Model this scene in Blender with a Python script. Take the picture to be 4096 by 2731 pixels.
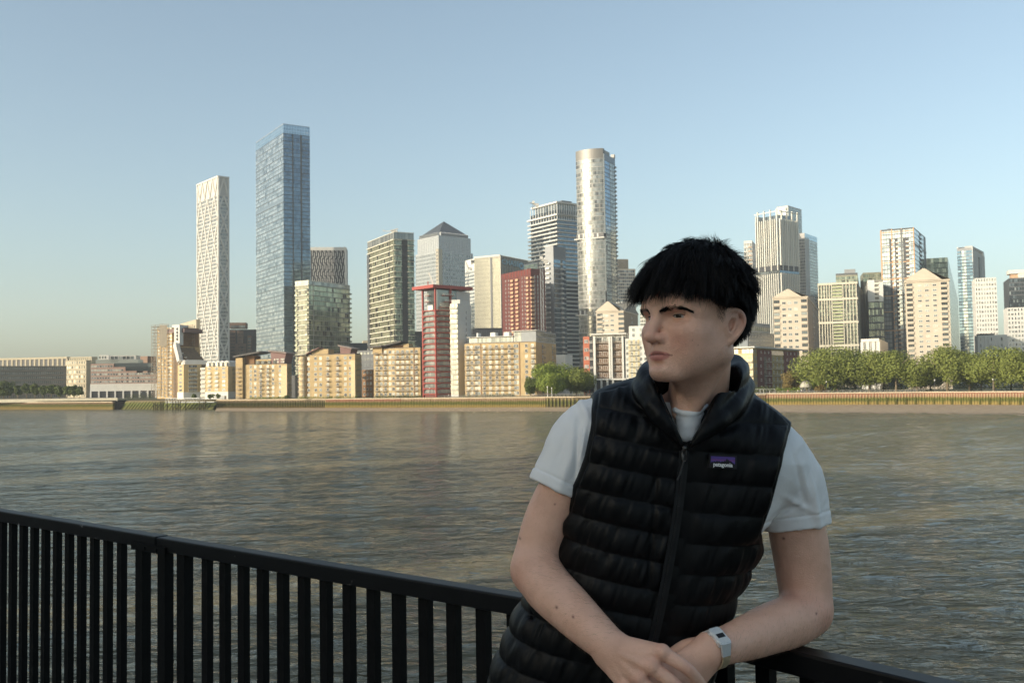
import bpy, bmesh, math, random
import numpy as np
from mathutils import Vector, Matrix

scene = bpy.context.scene
for _o in list(bpy.data.objects):
    bpy.data.objects.remove(_o)
COL = scene.collection
rng = random.Random(7)
nrg = np.random.RandomState(11)

# ------------------------------------------------------------------ camera
FPX, CX, CY = 3982.0, 2048.0, 1365.5          # focal length and centre in photo pixels
CAM = np.array((0.0, 0.0, 10.5))              # river level is z = 0
PITCH, ROLL = math.atan(0.0457), 0.015
_u0 = np.array((0, -math.sin(PITCH), math.cos(PITCH)))
FWD = np.array((0, math.cos(PITCH), math.sin(PITCH)))
_x0 = np.array((1.0, 0, 0))
RGT = math.cos(ROLL) * _x0 - math.sin(ROLL) * _u0
UPV = math.cos(ROLL) * _u0 + math.sin(ROLL) * _x0
cam_data = bpy.data.cameras.new('camera')
cam = bpy.data.objects.new('camera', cam_data)
COL.objects.link(cam)
cam_data.sensor_width = 36.0
cam_data.lens = 36.0 * FPX / 4096.0
cam_data.clip_start = 0.05
cam_data.clip_end = 30000
cam.matrix_world = Matrix(((RGT[0], UPV[0], -FWD[0], CAM[0]), (RGT[1], UPV[1], -FWD[1], CAM[1]),
                           (RGT[2], UPV[2], -FWD[2], CAM[2]), (0, 0, 0, 1)))
scene.camera = cam
cam_data.dof.use_dof = True
cam_data.dof.focus_distance = 1.72
cam_data.dof.aperture_fstop = 30.0

# ------------------------------------------------------------------ world and sun
SUN_EL, SUN_AZ = math.radians(18.0), math.radians(60.0)   # sun: behind the camera, to its left
world = bpy.data.worlds.new('World')
scene.world = world
world.use_nodes = True
wn = world.node_tree
wn.nodes.clear()
w_out = wn.nodes.new('ShaderNodeOutputWorld')
w_bg = wn.nodes.new('ShaderNodeBackground')
w_sky = wn.nodes.new('ShaderNodeTexSky')
w_sky.sky_type = 'NISHITA'
w_sky.sun_disc = False
w_sky.sun_elevation = SUN_EL
sun_dir = Vector((-math.sin(SUN_AZ) * math.cos(SUN_EL), -math.cos(SUN_AZ) * math.cos(SUN_EL), math.sin(SUN_EL)))
w_sky.sun_rotation = math.atan2(sun_dir.x, sun_dir.y)
w_sky.altitude = 0
w_sky.air_density = 1.0
w_sky.dust_density = 2.0
w_sky.ozone_density = 1.2
w_bg.inputs['Strength'].default_value = 0.126
w_tint = wn.nodes.new('ShaderNodeMix')
w_tint.data_type = 'RGBA'
w_tint.blend_type = 'MULTIPLY'
w_tint.inputs[0].default_value = 1.0
w_tint.inputs[7].default_value = (0.925, 0.99, 0.955, 1)
w_hs = wn.nodes.new('ShaderNodeHueSaturation')
w_hs.inputs['Saturation'].default_value = 0.80
wn.links.new(w_sky.outputs[0], w_hs.inputs['Color'])
wn.links.new(w_hs.outputs[0], w_tint.inputs[6])
wn.links.new(w_tint.outputs[2], w_bg.inputs['Color'])
wn.links.new(w_bg.outputs[0], w_out.inputs['Surface'])
sun_data = bpy.data.lights.new('sun', 'SUN')
sun_data.energy = 3.3
sun_data.angle = math.radians(0.53)
sun_data.color = (1.0, 0.88, 0.70)
sun = bpy.data.objects.new('sun', sun_data)
COL.objects.link(sun)
sun.rotation_euler = sun_dir.to_track_quat('Z', 'Y').to_euler()
sun.location = (0, -50, 80)
scene.view_settings.view_transform = 'Standard'
scene.view_settings.look = 'None'
scene.view_settings.gamma = 1.0
scene.view_settings.use_curve_mapping = False
scene.view_settings.exposure = 0.76
scene.render.engine = 'CYCLES'
scene.cycles.max_bounces = 6
scene.cycles.transparent_max_bounces = 8
scene.cycles.use_denoising = True


# ------------------------------------------------------------------ helpers: places
def W(px, py, d):
    """Point at depth d (metres along the view) seen at photo pixel px, py."""
    return CAM + d * (FWD + (px - CX) / FPX * RGT + (CY - py) / FPX * UPV)


def WY(px, py, y):
    r = FWD + (px - CX) / FPX * RGT + (CY - py) / FPX * UPV
    return CAM + r * (y / r[1])


def WZ(px, py, z):
    r = FWD + (px - CX) / FPX * RGT + (CY - py) / FPX * UPV
    return CAM + r * ((z - CAM[2]) / r[2])


# ------------------------------------------------------------------ helpers: objects
def link(o):
    COL.objects.link(o)
    return o


def tag(o, label=None, cat=None, group=None, kind=None):
    if label: o['label'] = label
    if cat: o['category'] = cat
    if group: o['group'] = group
    if kind: o['kind'] = kind
    return o


def empty(name, loc=(0, 0, 0), rotz=0.0):
    o = bpy.data.objects.new(name, None)
    o.empty_display_size = 0.5
    o.location = tuple(float(v) for v in loc)
    o.rotation_euler = (0, 0, rotz)
    return link(o)


def newobj(name, data, parent=None, mat=None, matrix=None):
    o = bpy.data.objects.new(name, data)
    link(o)
    if mat is not None:
        for m in (mat if isinstance(mat, (list, tuple)) else [mat]):
            data.materials.append(m)
    if parent is not None:
        o.parent = parent
    if matrix is not None:
        o.matrix_local = matrix
    return o


def np_mesh(name, V, F, smooth=False, mats=None):
    """V (n,3), F (m,k) array of equal-length faces, or list of faces."""
    me = bpy.data.meshes.new(name)
    if isinstance(F, np.ndarray):
        m, k = F.shape
        me.vertices.add(len(V))
        me.vertices.foreach_set('co', np.ascontiguousarray(V, dtype=np.float32).ravel())
        me.loops.add(m * k)
        me.loops.foreach_set('vertex_index', np.ascontiguousarray(F, dtype=np.int32).ravel())
        me.polygons.add(m)
        me.polygons.foreach_set('loop_start', np.arange(0, m * k, k, dtype=np.int32))
        if mats is not None:
            me.polygons.foreach_set('material_index', np.asarray(mats, dtype=np.int32))
        me.update(calc_edges=True)
        me.validate()
    else:
        me.from_pydata([tuple(map(float, v)) for v in V], [], F)
        if mats is not None:
            me.polygons.foreach_set('material_index', np.asarray(mats, dtype=np.int32))
        me.update()
    if smooth:
        me.polygons.foreach_set('use_smooth', np.ones(len(me.polygons), dtype=bool))
    return me


class MB:
    """Collects boxes, tubes and quads and links them as one mesh object."""
    def __init__(self):
        self.v, self.f, self.m = [], [], []

    def add(self, verts, faces, mi=0):
        b = len(self.v)
        self.v.extend(verts)
        for f in faces:
            self.f.append(tuple(i + b for i in f))
            self.m.append(mi)

    def box(self, x0, x1, y0, y1, z0, z1, mi=0, M=None):
        vs = [(x0, y0, z0), (x1, y0, z0), (x1, y1, z0), (x0, y1, z0), (x0, y0, z1), (x1, y0, z1), (x1, y1, z1), (x0, y1, z1)]
        if M is not None:
            vs = [tuple(M @ Vector(v)) for v in vs]
        self.add(vs, [(0, 3, 2, 1), (4, 5, 6, 7), (0, 1, 5, 4), (1, 2, 6, 5), (2, 3, 7, 6), (3, 0, 4, 7)], mi)

    def prism(self, poly, z0, z1, mi=0, M=None, top_mi=None):
        """poly: list of (x, y) counter-clockwise."""
        n = len(poly)
        vs = [(x, y, z0) for x, y in poly] + [(x, y, z1) for x, y in poly]
        if M is not None:
            vs = [tuple(M @ Vector(v)) for v in vs]
        self.add(vs, [(i, (i + 1) % n, n + (i + 1) % n, n + i) for i in range(n)], mi)
        self.add(vs[n:], [tuple(range(n))], mi if top_mi is None else top_mi)

    def bar(self, p, q, w, h=None, mi=0, up=(0, 0, 1)):
        p, q = Vector(p), Vector(q)
        h = h or w
        t = (q - p).normalized()
        up = Vector(up)
        if abs(t.dot(up)) > 0.98:
            up = Vector((0, 1, 0))
        s = t.cross(up).normalized()
        u = s.cross(t)
        a = [(-w / 2, -h / 2), (w / 2, -h / 2), (w / 2, h / 2), (-w / 2, h / 2)]
        vs = [tuple(p + s * i + u * j) for i, j in a] + [tuple(q + s * i + u * j) for i, j in a]
        self.add(vs, [(0, 1, 2, 3), (7, 6, 5, 4), (0, 4, 5, 1), (1, 5, 6, 2), (2, 6, 7, 3), (3, 7, 4, 0)], mi)

    def tube(self, pts, rad, n=8, mi=0):
        P = [Vector(p) for p in pts]
        R = rad if isinstance(rad, (list, tuple)) else [rad] * len(P)
        rings = []
        up = Vector((0.13, 0.21, 0.97))
        for i, p in enumerate(P):
            t = (P[min(i + 1, len(P) - 1)] - P[max(i - 1, 0)]).normalized()
            s = t.cross(up).normalized() if abs(t.dot(up)) < 0.97 else t.cross(Vector((1, 0, 0))).normalized()
            u = s.cross(t)
            rings.append([tuple(p + (s * math.cos(a) + u * math.sin(a)) * R[i]) for a in [2 * math.pi * k / n for k in range(n)]])
        vs = [v for r in rings for v in r]
        fs = []
        for i in range(len(P) - 1):
            for k in range(n):
                fs.append((i * n + k, (i + 1) * n + k, (i + 1) * n + (k + 1) % n, i * n + (k + 1) % n))
        fs.append(tuple(range(n)))
        fs.append(tuple(reversed(range((len(P) - 1) * n, len(P) * n))))
        self.add(vs, fs, mi)

    def mesh(self, name, smooth=False):
        return np_mesh(name, self.v, self.f, smooth, self.m)

    def build(self, name, mats, parent=None, smooth=False, matrix=None):
        return newobj(name, self.mesh(name, smooth), parent, mats, matrix)


# ------------------------------------------------------------------ helpers: materials
MATS = {}


def nodes_of(name):
    m = bpy.data.materials.new(name)
    m.use_nodes = True
    nt = m.node_tree
    b = nt.nodes['Principled BSDF']
    return m, nt, b


def mixnode(nt, fac, a, b, blend='MIX'):
    n = nt.nodes.new('ShaderNodeMix')
    n.data_type = 'RGBA'
    n.blend_type = blend
    for sock, val in ((n.inputs[0], fac), (n.inputs[6], a), (n.inputs[7], b)):
        if hasattr(val, 'is_output'):
            nt.links.new(val, sock)
        elif isinstance(val, (int, float)):
            sock.default_value = val
        else:
            sock.default_value = (*val, 1)
    return n.outputs[2]


def mathnode(nt, op, a, b=None, c=None):
    n = nt.nodes.new('ShaderNodeMath')
    n.operation = op
    for i, val in enumerate((a, b, c)):
        if val is None:
            continue
        if hasattr(val, 'is_output'):
            nt.links.new(val, n.inputs[i])
        else:
            n.inputs[i].default_value = val
    return n.outputs[0]


def noise(nt, scale, detail=3, coord='Object', rough=0.55, stretch=None):
    tc = nt.nodes.new('ShaderNodeTexCoord')
    out = tc.outputs[coord]
    if stretch:
        mp = nt.nodes.new('ShaderNodeMapping')
        mp.inputs['Scale'].default_value = stretch
        nt.links.new(out, mp.inputs['Vector'])
        out = mp.outputs[0]
    n = nt.nodes.new('ShaderNodeTexNoise')
    n.inputs['Scale'].default_value = scale
    n.inputs['Detail'].default_value = detail
    n.inputs['Roughness'].default_value = rough
    nt.links.new(out, n.inputs['Vector'])
    return n.outputs['Fac']


def ramp(nt, fac, stops):
    n = nt.nodes.new('ShaderNodeValToRGB')
    cr = n.color_ramp
    while len(cr.elements) < len(stops):
        cr.elements.new(0.5)
    for e, (p, c) in zip(cr.elements, stops):
        e.position = p
        e.color = (*c, 1) if len(c) == 3 else c
    nt.links.new(fac, n.inputs[0])
    return n.outputs[0]


def plain(name, col, rough=0.7, metal=0.0, var=0.12, scale=0.6, bump=0.0, bscale=None, spec=0.5):
    """One coloured surface with mild mottling, optional bump."""
    if name in MATS:
        return MATS[name]
    m, nt, b = nodes_of(name)
    f = noise(nt, scale, 4)
    d = tuple(c * (1 - var) for c in col)
    u = tuple(min(1, c * (1 + var)) for c in col)
    nt.links.new(ramp(nt, f, [(0.3, d), (0.7, u)]), b.inputs['Base Color'])
    b.inputs['Roughness'].default_value = rough
    b.inputs['Metallic'].default_value = metal
    b.inputs['Specular IOR Level'].default_value = spec
    if bump:
        bn = nt.nodes.new('ShaderNodeBump')
        bn.inputs['Strength'].default_value = bump
        bn.inputs['Distance'].default_value = 0.02
        nt.links.new(noise(nt, bscale or scale * 8, 3), bn.inputs['Height'])
        nt.links.new(bn.outputs[0], b.inputs['Normal'])
    MATS[name] = m
    return m


def rnd_value(nt):
    """A random value that differs by object and by loose piece."""
    oi = nt.nodes.new('ShaderNodeObjectInfo')
    ge = nt.nodes.new('ShaderNodeNewGeometry')
    return mathnode(nt, 'FRACT', mathnode(nt, 'ADD', oi.outputs['Random'], ge.outputs['Random Per Island']))


def glassy(name, stops, rough=0.08, metal=0.55, spec=0.6):
    """Window glass seen from outside: each pane takes a tone of its own (blinds, rooms, coatings)."""
    if name in MATS:
        return MATS[name]
    m, nt, b = nodes_of(name)
    c = ramp(nt, rnd_value(nt), stops)
    for n in nt.nodes:
        if n.type == 'VALTORGB':
            n.color_ramp.interpolation = 'CONSTANT'
    nt.links.new(c, b.inputs['Base Color'])
    b.inputs['Roughness'].default_value = rough
    b.inputs['Metallic'].default_value = metal
    b.inputs['Specular IOR Level'].default_value = spec
    MATS[name] = m
    return m
# =================================================================== materials for the setting
BRICK_Y = plain('yellow_brick', (0.44, 0.325, 0.175), 0.85, var=0.14, scale=0.35, spec=0.2)
BRICK_P = plain('pale_brick', (0.50, 0.375, 0.20), 0.85, var=0.10, scale=0.3, spec=0.2)
BRICK_BR = plain('brown_brick', (0.22, 0.125, 0.065), 0.85, var=0.12, scale=0.3, spec=0.2)
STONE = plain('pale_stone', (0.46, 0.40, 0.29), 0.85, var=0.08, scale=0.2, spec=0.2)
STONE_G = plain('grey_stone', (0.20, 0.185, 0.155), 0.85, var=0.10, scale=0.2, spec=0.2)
STONE_PINK = plain('pink_stone', (0.34, 0.225, 0.18), 0.85, var=0.08, scale=0.2, spec=0.2)
STONE_BR = plain('brown_stone', (0.20, 0.125, 0.085), 0.8, var=0.1, scale=0.2)
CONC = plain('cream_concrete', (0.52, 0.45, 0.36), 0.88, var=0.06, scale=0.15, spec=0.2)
CONC_T = plain('tan_shade_concrete', (0.30, 0.245, 0.185), 0.88, var=0.07, scale=0.15, spec=0.2)  # tan panels; darkened to paint the shaded sides of the council towers
WHITE = plain('white_render', (0.62, 0.60, 0.55), 0.8, var=0.05, scale=0.3, spec=0.3)
WHITE_M = plain('white_metal', (0.62, 0.61, 0.57), 0.45, var=0.04, scale=0.4)
GREY_R = plain('pale_grey_render', (0.50, 0.48, 0.44), 0.85, var=0.05, scale=0.2)
GREY_D = plain('dark_grey_metal', (0.085, 0.09, 0.095), 0.5, var=0.12, scale=0.4)
GREY_M = plain('grey_metal', (0.26, 0.27, 0.275), 0.45, var=0.08, scale=0.4)
BLACKISH = plain('black_cladding', (0.03, 0.032, 0.035), 0.5, var=0.15, scale=0.4)
RED = plain('red_steel', (0.30, 0.055, 0.042), 0.5, var=0.10, scale=0.5)
RED_B = plain('dark_red_brick', (0.125, 0.036, 0.030), 0.8, var=0.12, scale=0.4)
RED_O = plain('orange_brick', (0.40, 0.13, 0.075), 0.8, var=0.12, scale=0.4)
PURPLE = plain('plum_cladding', (0.17, 0.085, 0.072), 0.6, var=0.08, scale=0.4)
ROOF_D = plain('dark_roof', (0.075, 0.068, 0.062), 0.7, var=0.15, scale=0.4)
ROOF_G = plain('grey_green_roof', (0.235, 0.215, 0.170), 0.7, var=0.08, scale=0.4)
OLIVE = plain('olive_render', (0.36, 0.27, 0.12), 0.85, var=0.08, scale=0.3)
YELLOW = plain('cream_yellow_render', (0.52, 0.44, 0.27), 0.85, var=0.06, scale=0.3)
BALC = plain('balcony_metal', (0.22, 0.19, 0.165), 0.5, var=0.15, scale=1.5)
BALC_W = plain('balcony_white', (0.66, 0.63, 0.52), 0.6, var=0.1, scale=1.0)
BALC_O = plain('balcony_tan', (0.50, 0.32, 0.20), 0.7, var=0.1, scale=1.0)
SCAFF = plain('scaffold_tube', (0.30, 0.25, 0.19), 0.5, 0.3, var=0.2, scale=2)
SCAFF_P = plain('scaffold_board', (0.36, 0.27, 0.16), 0.8, var=0.2, scale=1)
G_HOME = glassy('home_glass', [(0.0, (0.05, 0.06, 0.065)), (0.30, (0.22, 0.25, 0.25)), (0.55, (0.46, 0.47, 0.43)), (0.75, (0.10, 0.115, 0.12)), (0.88, (0.60, 0.58, 0.50))], 0.12, 0.35)
G_BLUE = glassy('blue_glass', [(0.0, (0.34, 0.38, 0.40)), (0.25, (0.46, 0.50, 0.51)), (0.60, (0.58, 0.61, 0.61)), (0.80, (0.27, 0.32, 0.35)), (0.93, (0.13, 0.17, 0.20))], 0.08, 0.75)
G_GREEN = glassy('green_glass', [(0.0, (0.20, 0.24, 0.19)), (0.22, (0.30, 0.34, 0.26)), (0.50, (0.42, 0.45, 0.34)), (0.75, (0.12, 0.14, 0.12)), (0.90, (0.045, 0.05, 0.05))], 0.10, 0.65)
G_GREEN_LIT = glassy('lit_green_glass', [(0.0, (0.17, 0.17, 0.115)), (0.20, (0.22, 0.22, 0.15)), (0.45, (0.28, 0.275, 0.195)), (0.66, (0.19, 0.185, 0.13)), (0.86, (0.03, 0.03, 0.026))], 0.25, 0.15)  # green glass lightened: sunlight on the left faces put into the colour
G_DARK = glassy('dark_glass', [(0.0, (0.045, 0.055, 0.065)), (0.45, (0.08, 0.095, 0.11)), (0.75, (0.15, 0.18, 0.20)), (0.92, (0.32, 0.34, 0.34))], 0.08, 0.6)
G_PALE = glassy('pale_glass', [(0.0, (0.28, 0.30, 0.29)), (0.30, (0.38, 0.39, 0.37)), (0.65, (0.46, 0.46, 0.43)), (0.86, (0.20, 0.22, 0.22))], 0.12, 0.5)
G_GREY = glassy('grey_glass', [(0.0, (0.20, 0.22, 0.22)), (0.4, (0.27, 0.29, 0.28)), (0.75, (0.34, 0.35, 0.33)), (0.92, (0.13, 0.15, 0.15))], 0.12, 0.6)
G_GOLD = glassy('bronze_glass', [(0.0, (0.24, 0.24, 0.22)), (0.25, (0.31, 0.31, 0.285)), (0.55, (0.37, 0.37, 0.345)), (0.80, (0.19, 0.19, 0.175)), (0.93, (0.11, 0.11, 0.11))], 0.22, 0.6)

CITY_N = {'pieces': 0}
PIECE_CAP = 290


def px_x(P):
    q = np.asarray(P) - CAM
    return CX + FPX * (q @ RGT) / (q @ FWD)


class Bld:
    """A building seen at a corner: a left and a right face that meet at photo column xc."""
    def __init__(s, name, label, cat, xc, xl, xr, ytop, d, th, zbase=6.0, group=None, recede=None):
        s.C = WY(xc, ytop, d)
        s.zt = s.C[2]
        s.zb = zbase
        s.C[2] = zbase
        s.H = s.zt - zbase
        t = math.radians(th)
        s.L = np.array((-math.cos(t), math.sin(t), 0))
        s.R = np.array((math.sin(t), math.cos(t), 0))
        s.wl = s._solve(s.L, xl) if xl is not None else 12.0
        s.wr = s._solve(s.R, xr) if xr is not None else 12.0
        s.e = empty(name, s.C)
        tag(s.e, label, cat, group)
        s.d = d

    def _solve(s, A, x):
        k = (x - CX) / FPX
        n = RGT - k * FWD
        top = s.C.copy()
        top[2] = s.zt
        return abs(-((top - CAM) @ n) / (A @ n))

    def z(s, py, xc=None):
        """Height above the base of photo row py (measured at the corner)."""
        p = s.C - CAM
        # solve for z on the vertical through the corner
        a = p @ FWD
        k = (CY - py) / FPX
        # (p + z*ez)·UPV = k * (p + z*ez)·FWD
        z = (k * (p @ FWD) - p @ UPV) / (UPV[2] - k * FWD[2])
        return z

    def u(s, face, px):
        """Position along a face of photo column px (at the roof line), from the face's left end."""
        if face == 'l':
            return s.wl - s._solve(s.L, px)
        return s._solve(s.R, px)

    def M(s, face):
        if face == 'l':
            o, u = s.L * s.wl, -s.L
        elif face == 'r':
            o, u = np.zeros(3), s.R
        elif face == 'b':                       # far left-hand side
            o, u = s.L * s.wl + s.R * s.wr, -s.R
        else:                                   # far right-hand side
            o, u = s.R * s.wr, s.L
        inw = np.cross((0, 0, 1), u)
        return Matrix(((u[0], inw[0], 0, o[0]), (u[1], inw[1], 0, o[1]), (0, 0, 1, o[2]), (0, 0, 0, 1)))

    def w(s, face):
        return s.wl if face in 'lc' else s.wr

    def body(s, mat, name='wall', z0=0.0, z1=None, inset=0.0, roof=None):
        mb = MB()
        z1 = s.H if z1 is None else z1
        M = s.M('l')
        i = inset
        mb.box(i, s.wl - i, i, s.wr - i, z0, z1, 0, M)
        if roof is not None:
            mb.box(i + 0.4, s.wl - i - 0.4, i + 0.4, s.wr - i - 0.4, z1, z1 + 0.35, 1, M)
        return mb.build(name, [mat, roof or mat], s.e)

    def block(s, name, mat, face, u0, u1, y0, y1, z0, z1):
        mb = MB()
        mb.box(u0, u1, y0, y1, z0, z1, 0, s.M(face))
        return mb.build(name, [mat], s.e)

    def pieces(s, name, me, face_uv, cap=None, single=True):
        """Copies of one mesh on the faces: (face, u, v[, y]) each. Past the cap they are joined."""
        cap = PIECE_CAP if cap is None else cap
        if not single:
            cap = 0
        rest = MB()
        vs = [tuple(v.co) for v in me.vertices] if len(face_uv) > cap else None
        fs = [(tuple(p.vertices), p.material_index) for p in me.polygons] if len(face_uv) > cap else None
        out = []
        for i, t in enumerate(face_uv):
            f, u, v = t[:3]
            y = t[3] if len(t) > 3 else 0.0
            mm = s.M(f) @ Matrix.Translation((u, y, v))
            if i < cap:
                o = bpy.data.objects.new(name, me)
                COL.objects.link(o)
                o.parent = s.e
                o.matrix_local = mm
                CITY_N['pieces'] += 1
                out.append(o)
            else:
                b = len(rest.v)
                rest.v.extend(tuple(mm @ Vector(q)) for q in vs)
                for f_, mi in fs:
                    rest.f.append(tuple(k + b for k in f_))
                    rest.m.append(mi)
        if rest.v:
            o = rest.build(name, list(me.materials), s.e)
            o['kind'] = 'stuff'
            out.append(o)
        return out


_mesh_cache = {}


def win_mesh(w, h, glass, frame, fr=0.12, mull=1, proud=0.10, trans=0):
    key = ('win', round(w, 2), round(h, 2), glass.name, frame.name, fr, mull, proud, trans)
    if key in _mesh_cache:
        return _mesh_cache[key]
    mb = MB()
    mb.box(-w / 2, w / 2, -0.03, 0.10, 0, h, 0)
    f = fr
    if f > 0:
        mb.box(-w / 2, -w / 2 + f, -proud, 0.08, 0, h, 1)
        mb.box(w / 2 - f, w / 2, -proud, 0.08, 0, h, 1)
        mb.box(-w / 2 + f, w / 2 - f, -proud, 0.08, h - f, h, 1)
        mb.box(-w / 2 + f, w / 2 - f, -proud - 0.05, 0.08, 0, f, 1)
        for i in range(mull):
            x = -w / 2 + w * (i + 1) / (mull + 1)
            mb.box(x - f * 0.35, x + f * 0.35, -proud * 0.8, 0.08, f, h - f, 1)
        if trans:
            mb.box(-w / 2 + f, w / 2 - f, -proud * 0.7, 0.08, h * 0.62, h * 0.62 + f * 0.7, 1)
    me = mb.mesh('window')
    me.materials.append(glass)
    me.materials.append(frame)
    _mesh_cache[key] = me
    return me


def balc_mesh(w, dep, mat, rail=1.05, bars=5, slab_mat=None, solid=False, slab=0.18):
    key = ('bal', round(w, 2), dep, mat.name, bars, solid, slab_mat.name if slab_mat else '', slab)
    if key in _mesh_cache:
        return _mesh_cache[key]
    mb = MB()
    mb.box(-w / 2, w / 2, -dep, 0.05, -slab, 0, 1)
    if solid:
        mb.box(-w / 2, w / 2, -dep - 0.02, -dep + 0.06, 0.0, rail, 0)
        mb.box(-w / 2, -w / 2 + 0.06, -dep + 0.06, 0, 0.0, rail, 0)
        mb.box(w / 2 - 0.06, w / 2, -dep + 0.06, 0, 0.0, rail, 0)
    else:
        for z in (rail - 0.08, rail * 0.45):
            mb.box(-w / 2, w / 2, -dep - 0.02, -dep + 0.05, z, z + 0.08, 0)
        mb.box(-w / 2, -w / 2 + 0.06, -dep + 0.05, 0, rail - 0.08, rail, 0)
        mb.box(w / 2 - 0.06, w / 2, -dep + 0.05, 0, rail - 0.08, rail, 0)
        for i in range(bars):
            x = -w / 2 + 0.04 + (w - 0.08) * i / (bars - 1)
            mb.box(x - 0.035, x + 0.035, -dep - 0.01, -dep + 0.04, 0, rail - 0.08, 0)
    me = mb.mesh('balcony')
    me.materials.append(mat)
    me.materials.append(slab_mat or mat)
    _mesh_cache[key] = me
    return me


def slab_mesh(w, proud, h, mat):
    key = ('slab', round(w, 2), round(proud, 2), round(h, 2), mat.name)
    if key not in _mesh_cache:
        mb = MB()
        mb.box(0, w, -proud, 0.05, -h / 2, h / 2)
        me = mb.mesh('floor_band')
        me.materials.append(mat)
        _mesh_cache[key] = me
    return _mesh_cache[key]


def fin_mesh(h, w, proud, mat, name='fin'):
    key = ('fin', round(w, 2), round(proud, 2), round(h, 2), mat.name, name)
    if key not in _mesh_cache:
        mb = MB()
        mb.box(-w / 2, w / 2, -proud, 0.05, 0, h)
        me = mb.mesh(name)
        me.materials.append(mat)
        _mesh_cache[key] = me
    return _mesh_cache[key]


def panes(b, face, z0, z1, nf, nb, glass, gx=0.10, gz=0.35, u0=0.0, u1=None, proud=0.05, jitter=0.0, skip=None):
    """A wall of glass panes, floors by bays, joined as one part."""
    u1 = b.w(face) if u1 is None else u1
    fh, bw = (z1 - z0) / nf, (u1 - u0) / nb
    M = b.M(face)
    mb = MB()
    for i in range(nf):
        for j in range(nb):
            if skip and skip(i, j):
                continue
            a, c = u0 + j * bw + gx / 2, u0 + (j + 1) * bw - gx / 2
            e, f = z0 + i * fh + gz / 2, z0 + (i + 1) * fh - gz / 2
            p = proud + (rng.uniform(-jitter, jitter) if jitter else 0)
            t = rng.uniform(-jitter, jitter) * 0.5 if jitter else 0
            vs = [tuple(M @ Vector(v)) for v in ((a, -p, e), (c, -p - t, e), (c, -p - t, f), (a, -p, f))]
            mb.add(vs, [(0, 1, 2, 3)])
    o = mb.build('glazing', [glass], b.e)
    o['kind'] = 'stuff'
    return o


def bands(b, face, z0, z1, nf, mat, proud=0.2, h=0.35, u0=0.0, u1=None, single=True, name='floor_band', first=0):
    u1 = b.w(face) if u1 is None else u1
    me = slab_mesh(u1 - u0, proud, h, mat)
    fh = (z1 - z0) / nf
    b.pieces(name, me, [(face, u0, z0 + i * fh) for i in range(first, nf + 1)], single=single)


def fins(b, face, z0, z1, n, mat, w=0.3, proud=0.3, u0=0.0, u1=None, name='fin', single=True):
    u1 = b.w(face) if u1 is None else u1
    me = fin_mesh(z1 - z0, w, proud, mat, name)
    b.pieces(name, me, [(face, u0 + (u1 - u0) * i / n, z0) for i in range(n + 1)], single=single)


def punched(b, face, us, vs, w, h, glass=None, frame=None, name='window', **k):
    me = win_mesh(w, h, glass or G_HOME, frame or WHITE_M, **k)
    b.pieces(name, me, [(face, u, v) for v in vs for u in us])


def frange(a, b, n):
    return [a + (b - a) * (i + 0.5) / n for i in range(n)]


# =================================================================== water
WX = (np.linspace(-1, 1, 331))
WYS = np.concatenate([np.linspace(2.2, 34, 40), 34 * (900 / 34.0) ** (np.linspace(0, 1, 640)[1:])])
half = 40 + WYS * 0.72
gx_ = WX[None, :] * half[:, None]
gy_ = np.repeat(WYS[:, None], len(WX), 1)
h_ = np.zeros_like(gx_)
for i in range(34):
    lam = 0.55 * (7.0 / 0.55) ** (i / 33.0)
    a = math.radians(38) + nrg.randn() * 0.55
    kx, ky = 2 * math.pi / lam * math.sin(a), 2 * math.pi / lam * math.cos(a)
    amp = 0.0105 * lam ** 0.75 * (0.6 + 0.8 * nrg.rand())
    fadeout = np.clip(1.6 - gy_ * 0.0045 / lam, 0, 1)          # the grid cannot carry short waves far out
    p = kx * gx_ + ky * gy_ + nrg.rand() * 6.28
    h_ += amp * fadeout * (np.abs(np.sin(p * 0.5)) * -1.6 + 1.0) * 0.6

nY, nX = gx_.shape
idx = np.arange(nY * nX).reshape(nY, nX)
Fw = np.stack([idx[:-1, :-1], idx[:-1, 1:], idx[1:, 1:], idx[1:, :-1]], -1).reshape(-1, 4)
m, nt, b = nodes_of('river_water')
tc = nt.nodes.new('ShaderNodeTexCoord')


def mapped(rot, scl):
    mp = nt.nodes.new('ShaderNodeMapping')
    mp.vector_type = 'TEXTURE'
    mp.inputs['Rotation'].default_value = (0, 0, math.radians(rot))
    mp.inputs['Scale'].default_value = scl
    nt.links.new(tc.outputs['Object'], mp.inputs['Vector'])
    return mp.outputs[0]


def wnoise(vec, scale, detail=3, rough=0.55, dist=0.0):
    n = nt.nodes.new('ShaderNodeTexNoise')
    n.inputs['Scale'].default_value = scale
    n.inputs['Detail'].default_value = detail
    n.inputs['Roughness'].default_value = rough
    n.inputs['Distortion'].default_value = dist
    nt.links.new(vec, n.inputs['Vector'])
    return n.outputs['Fac']


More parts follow.
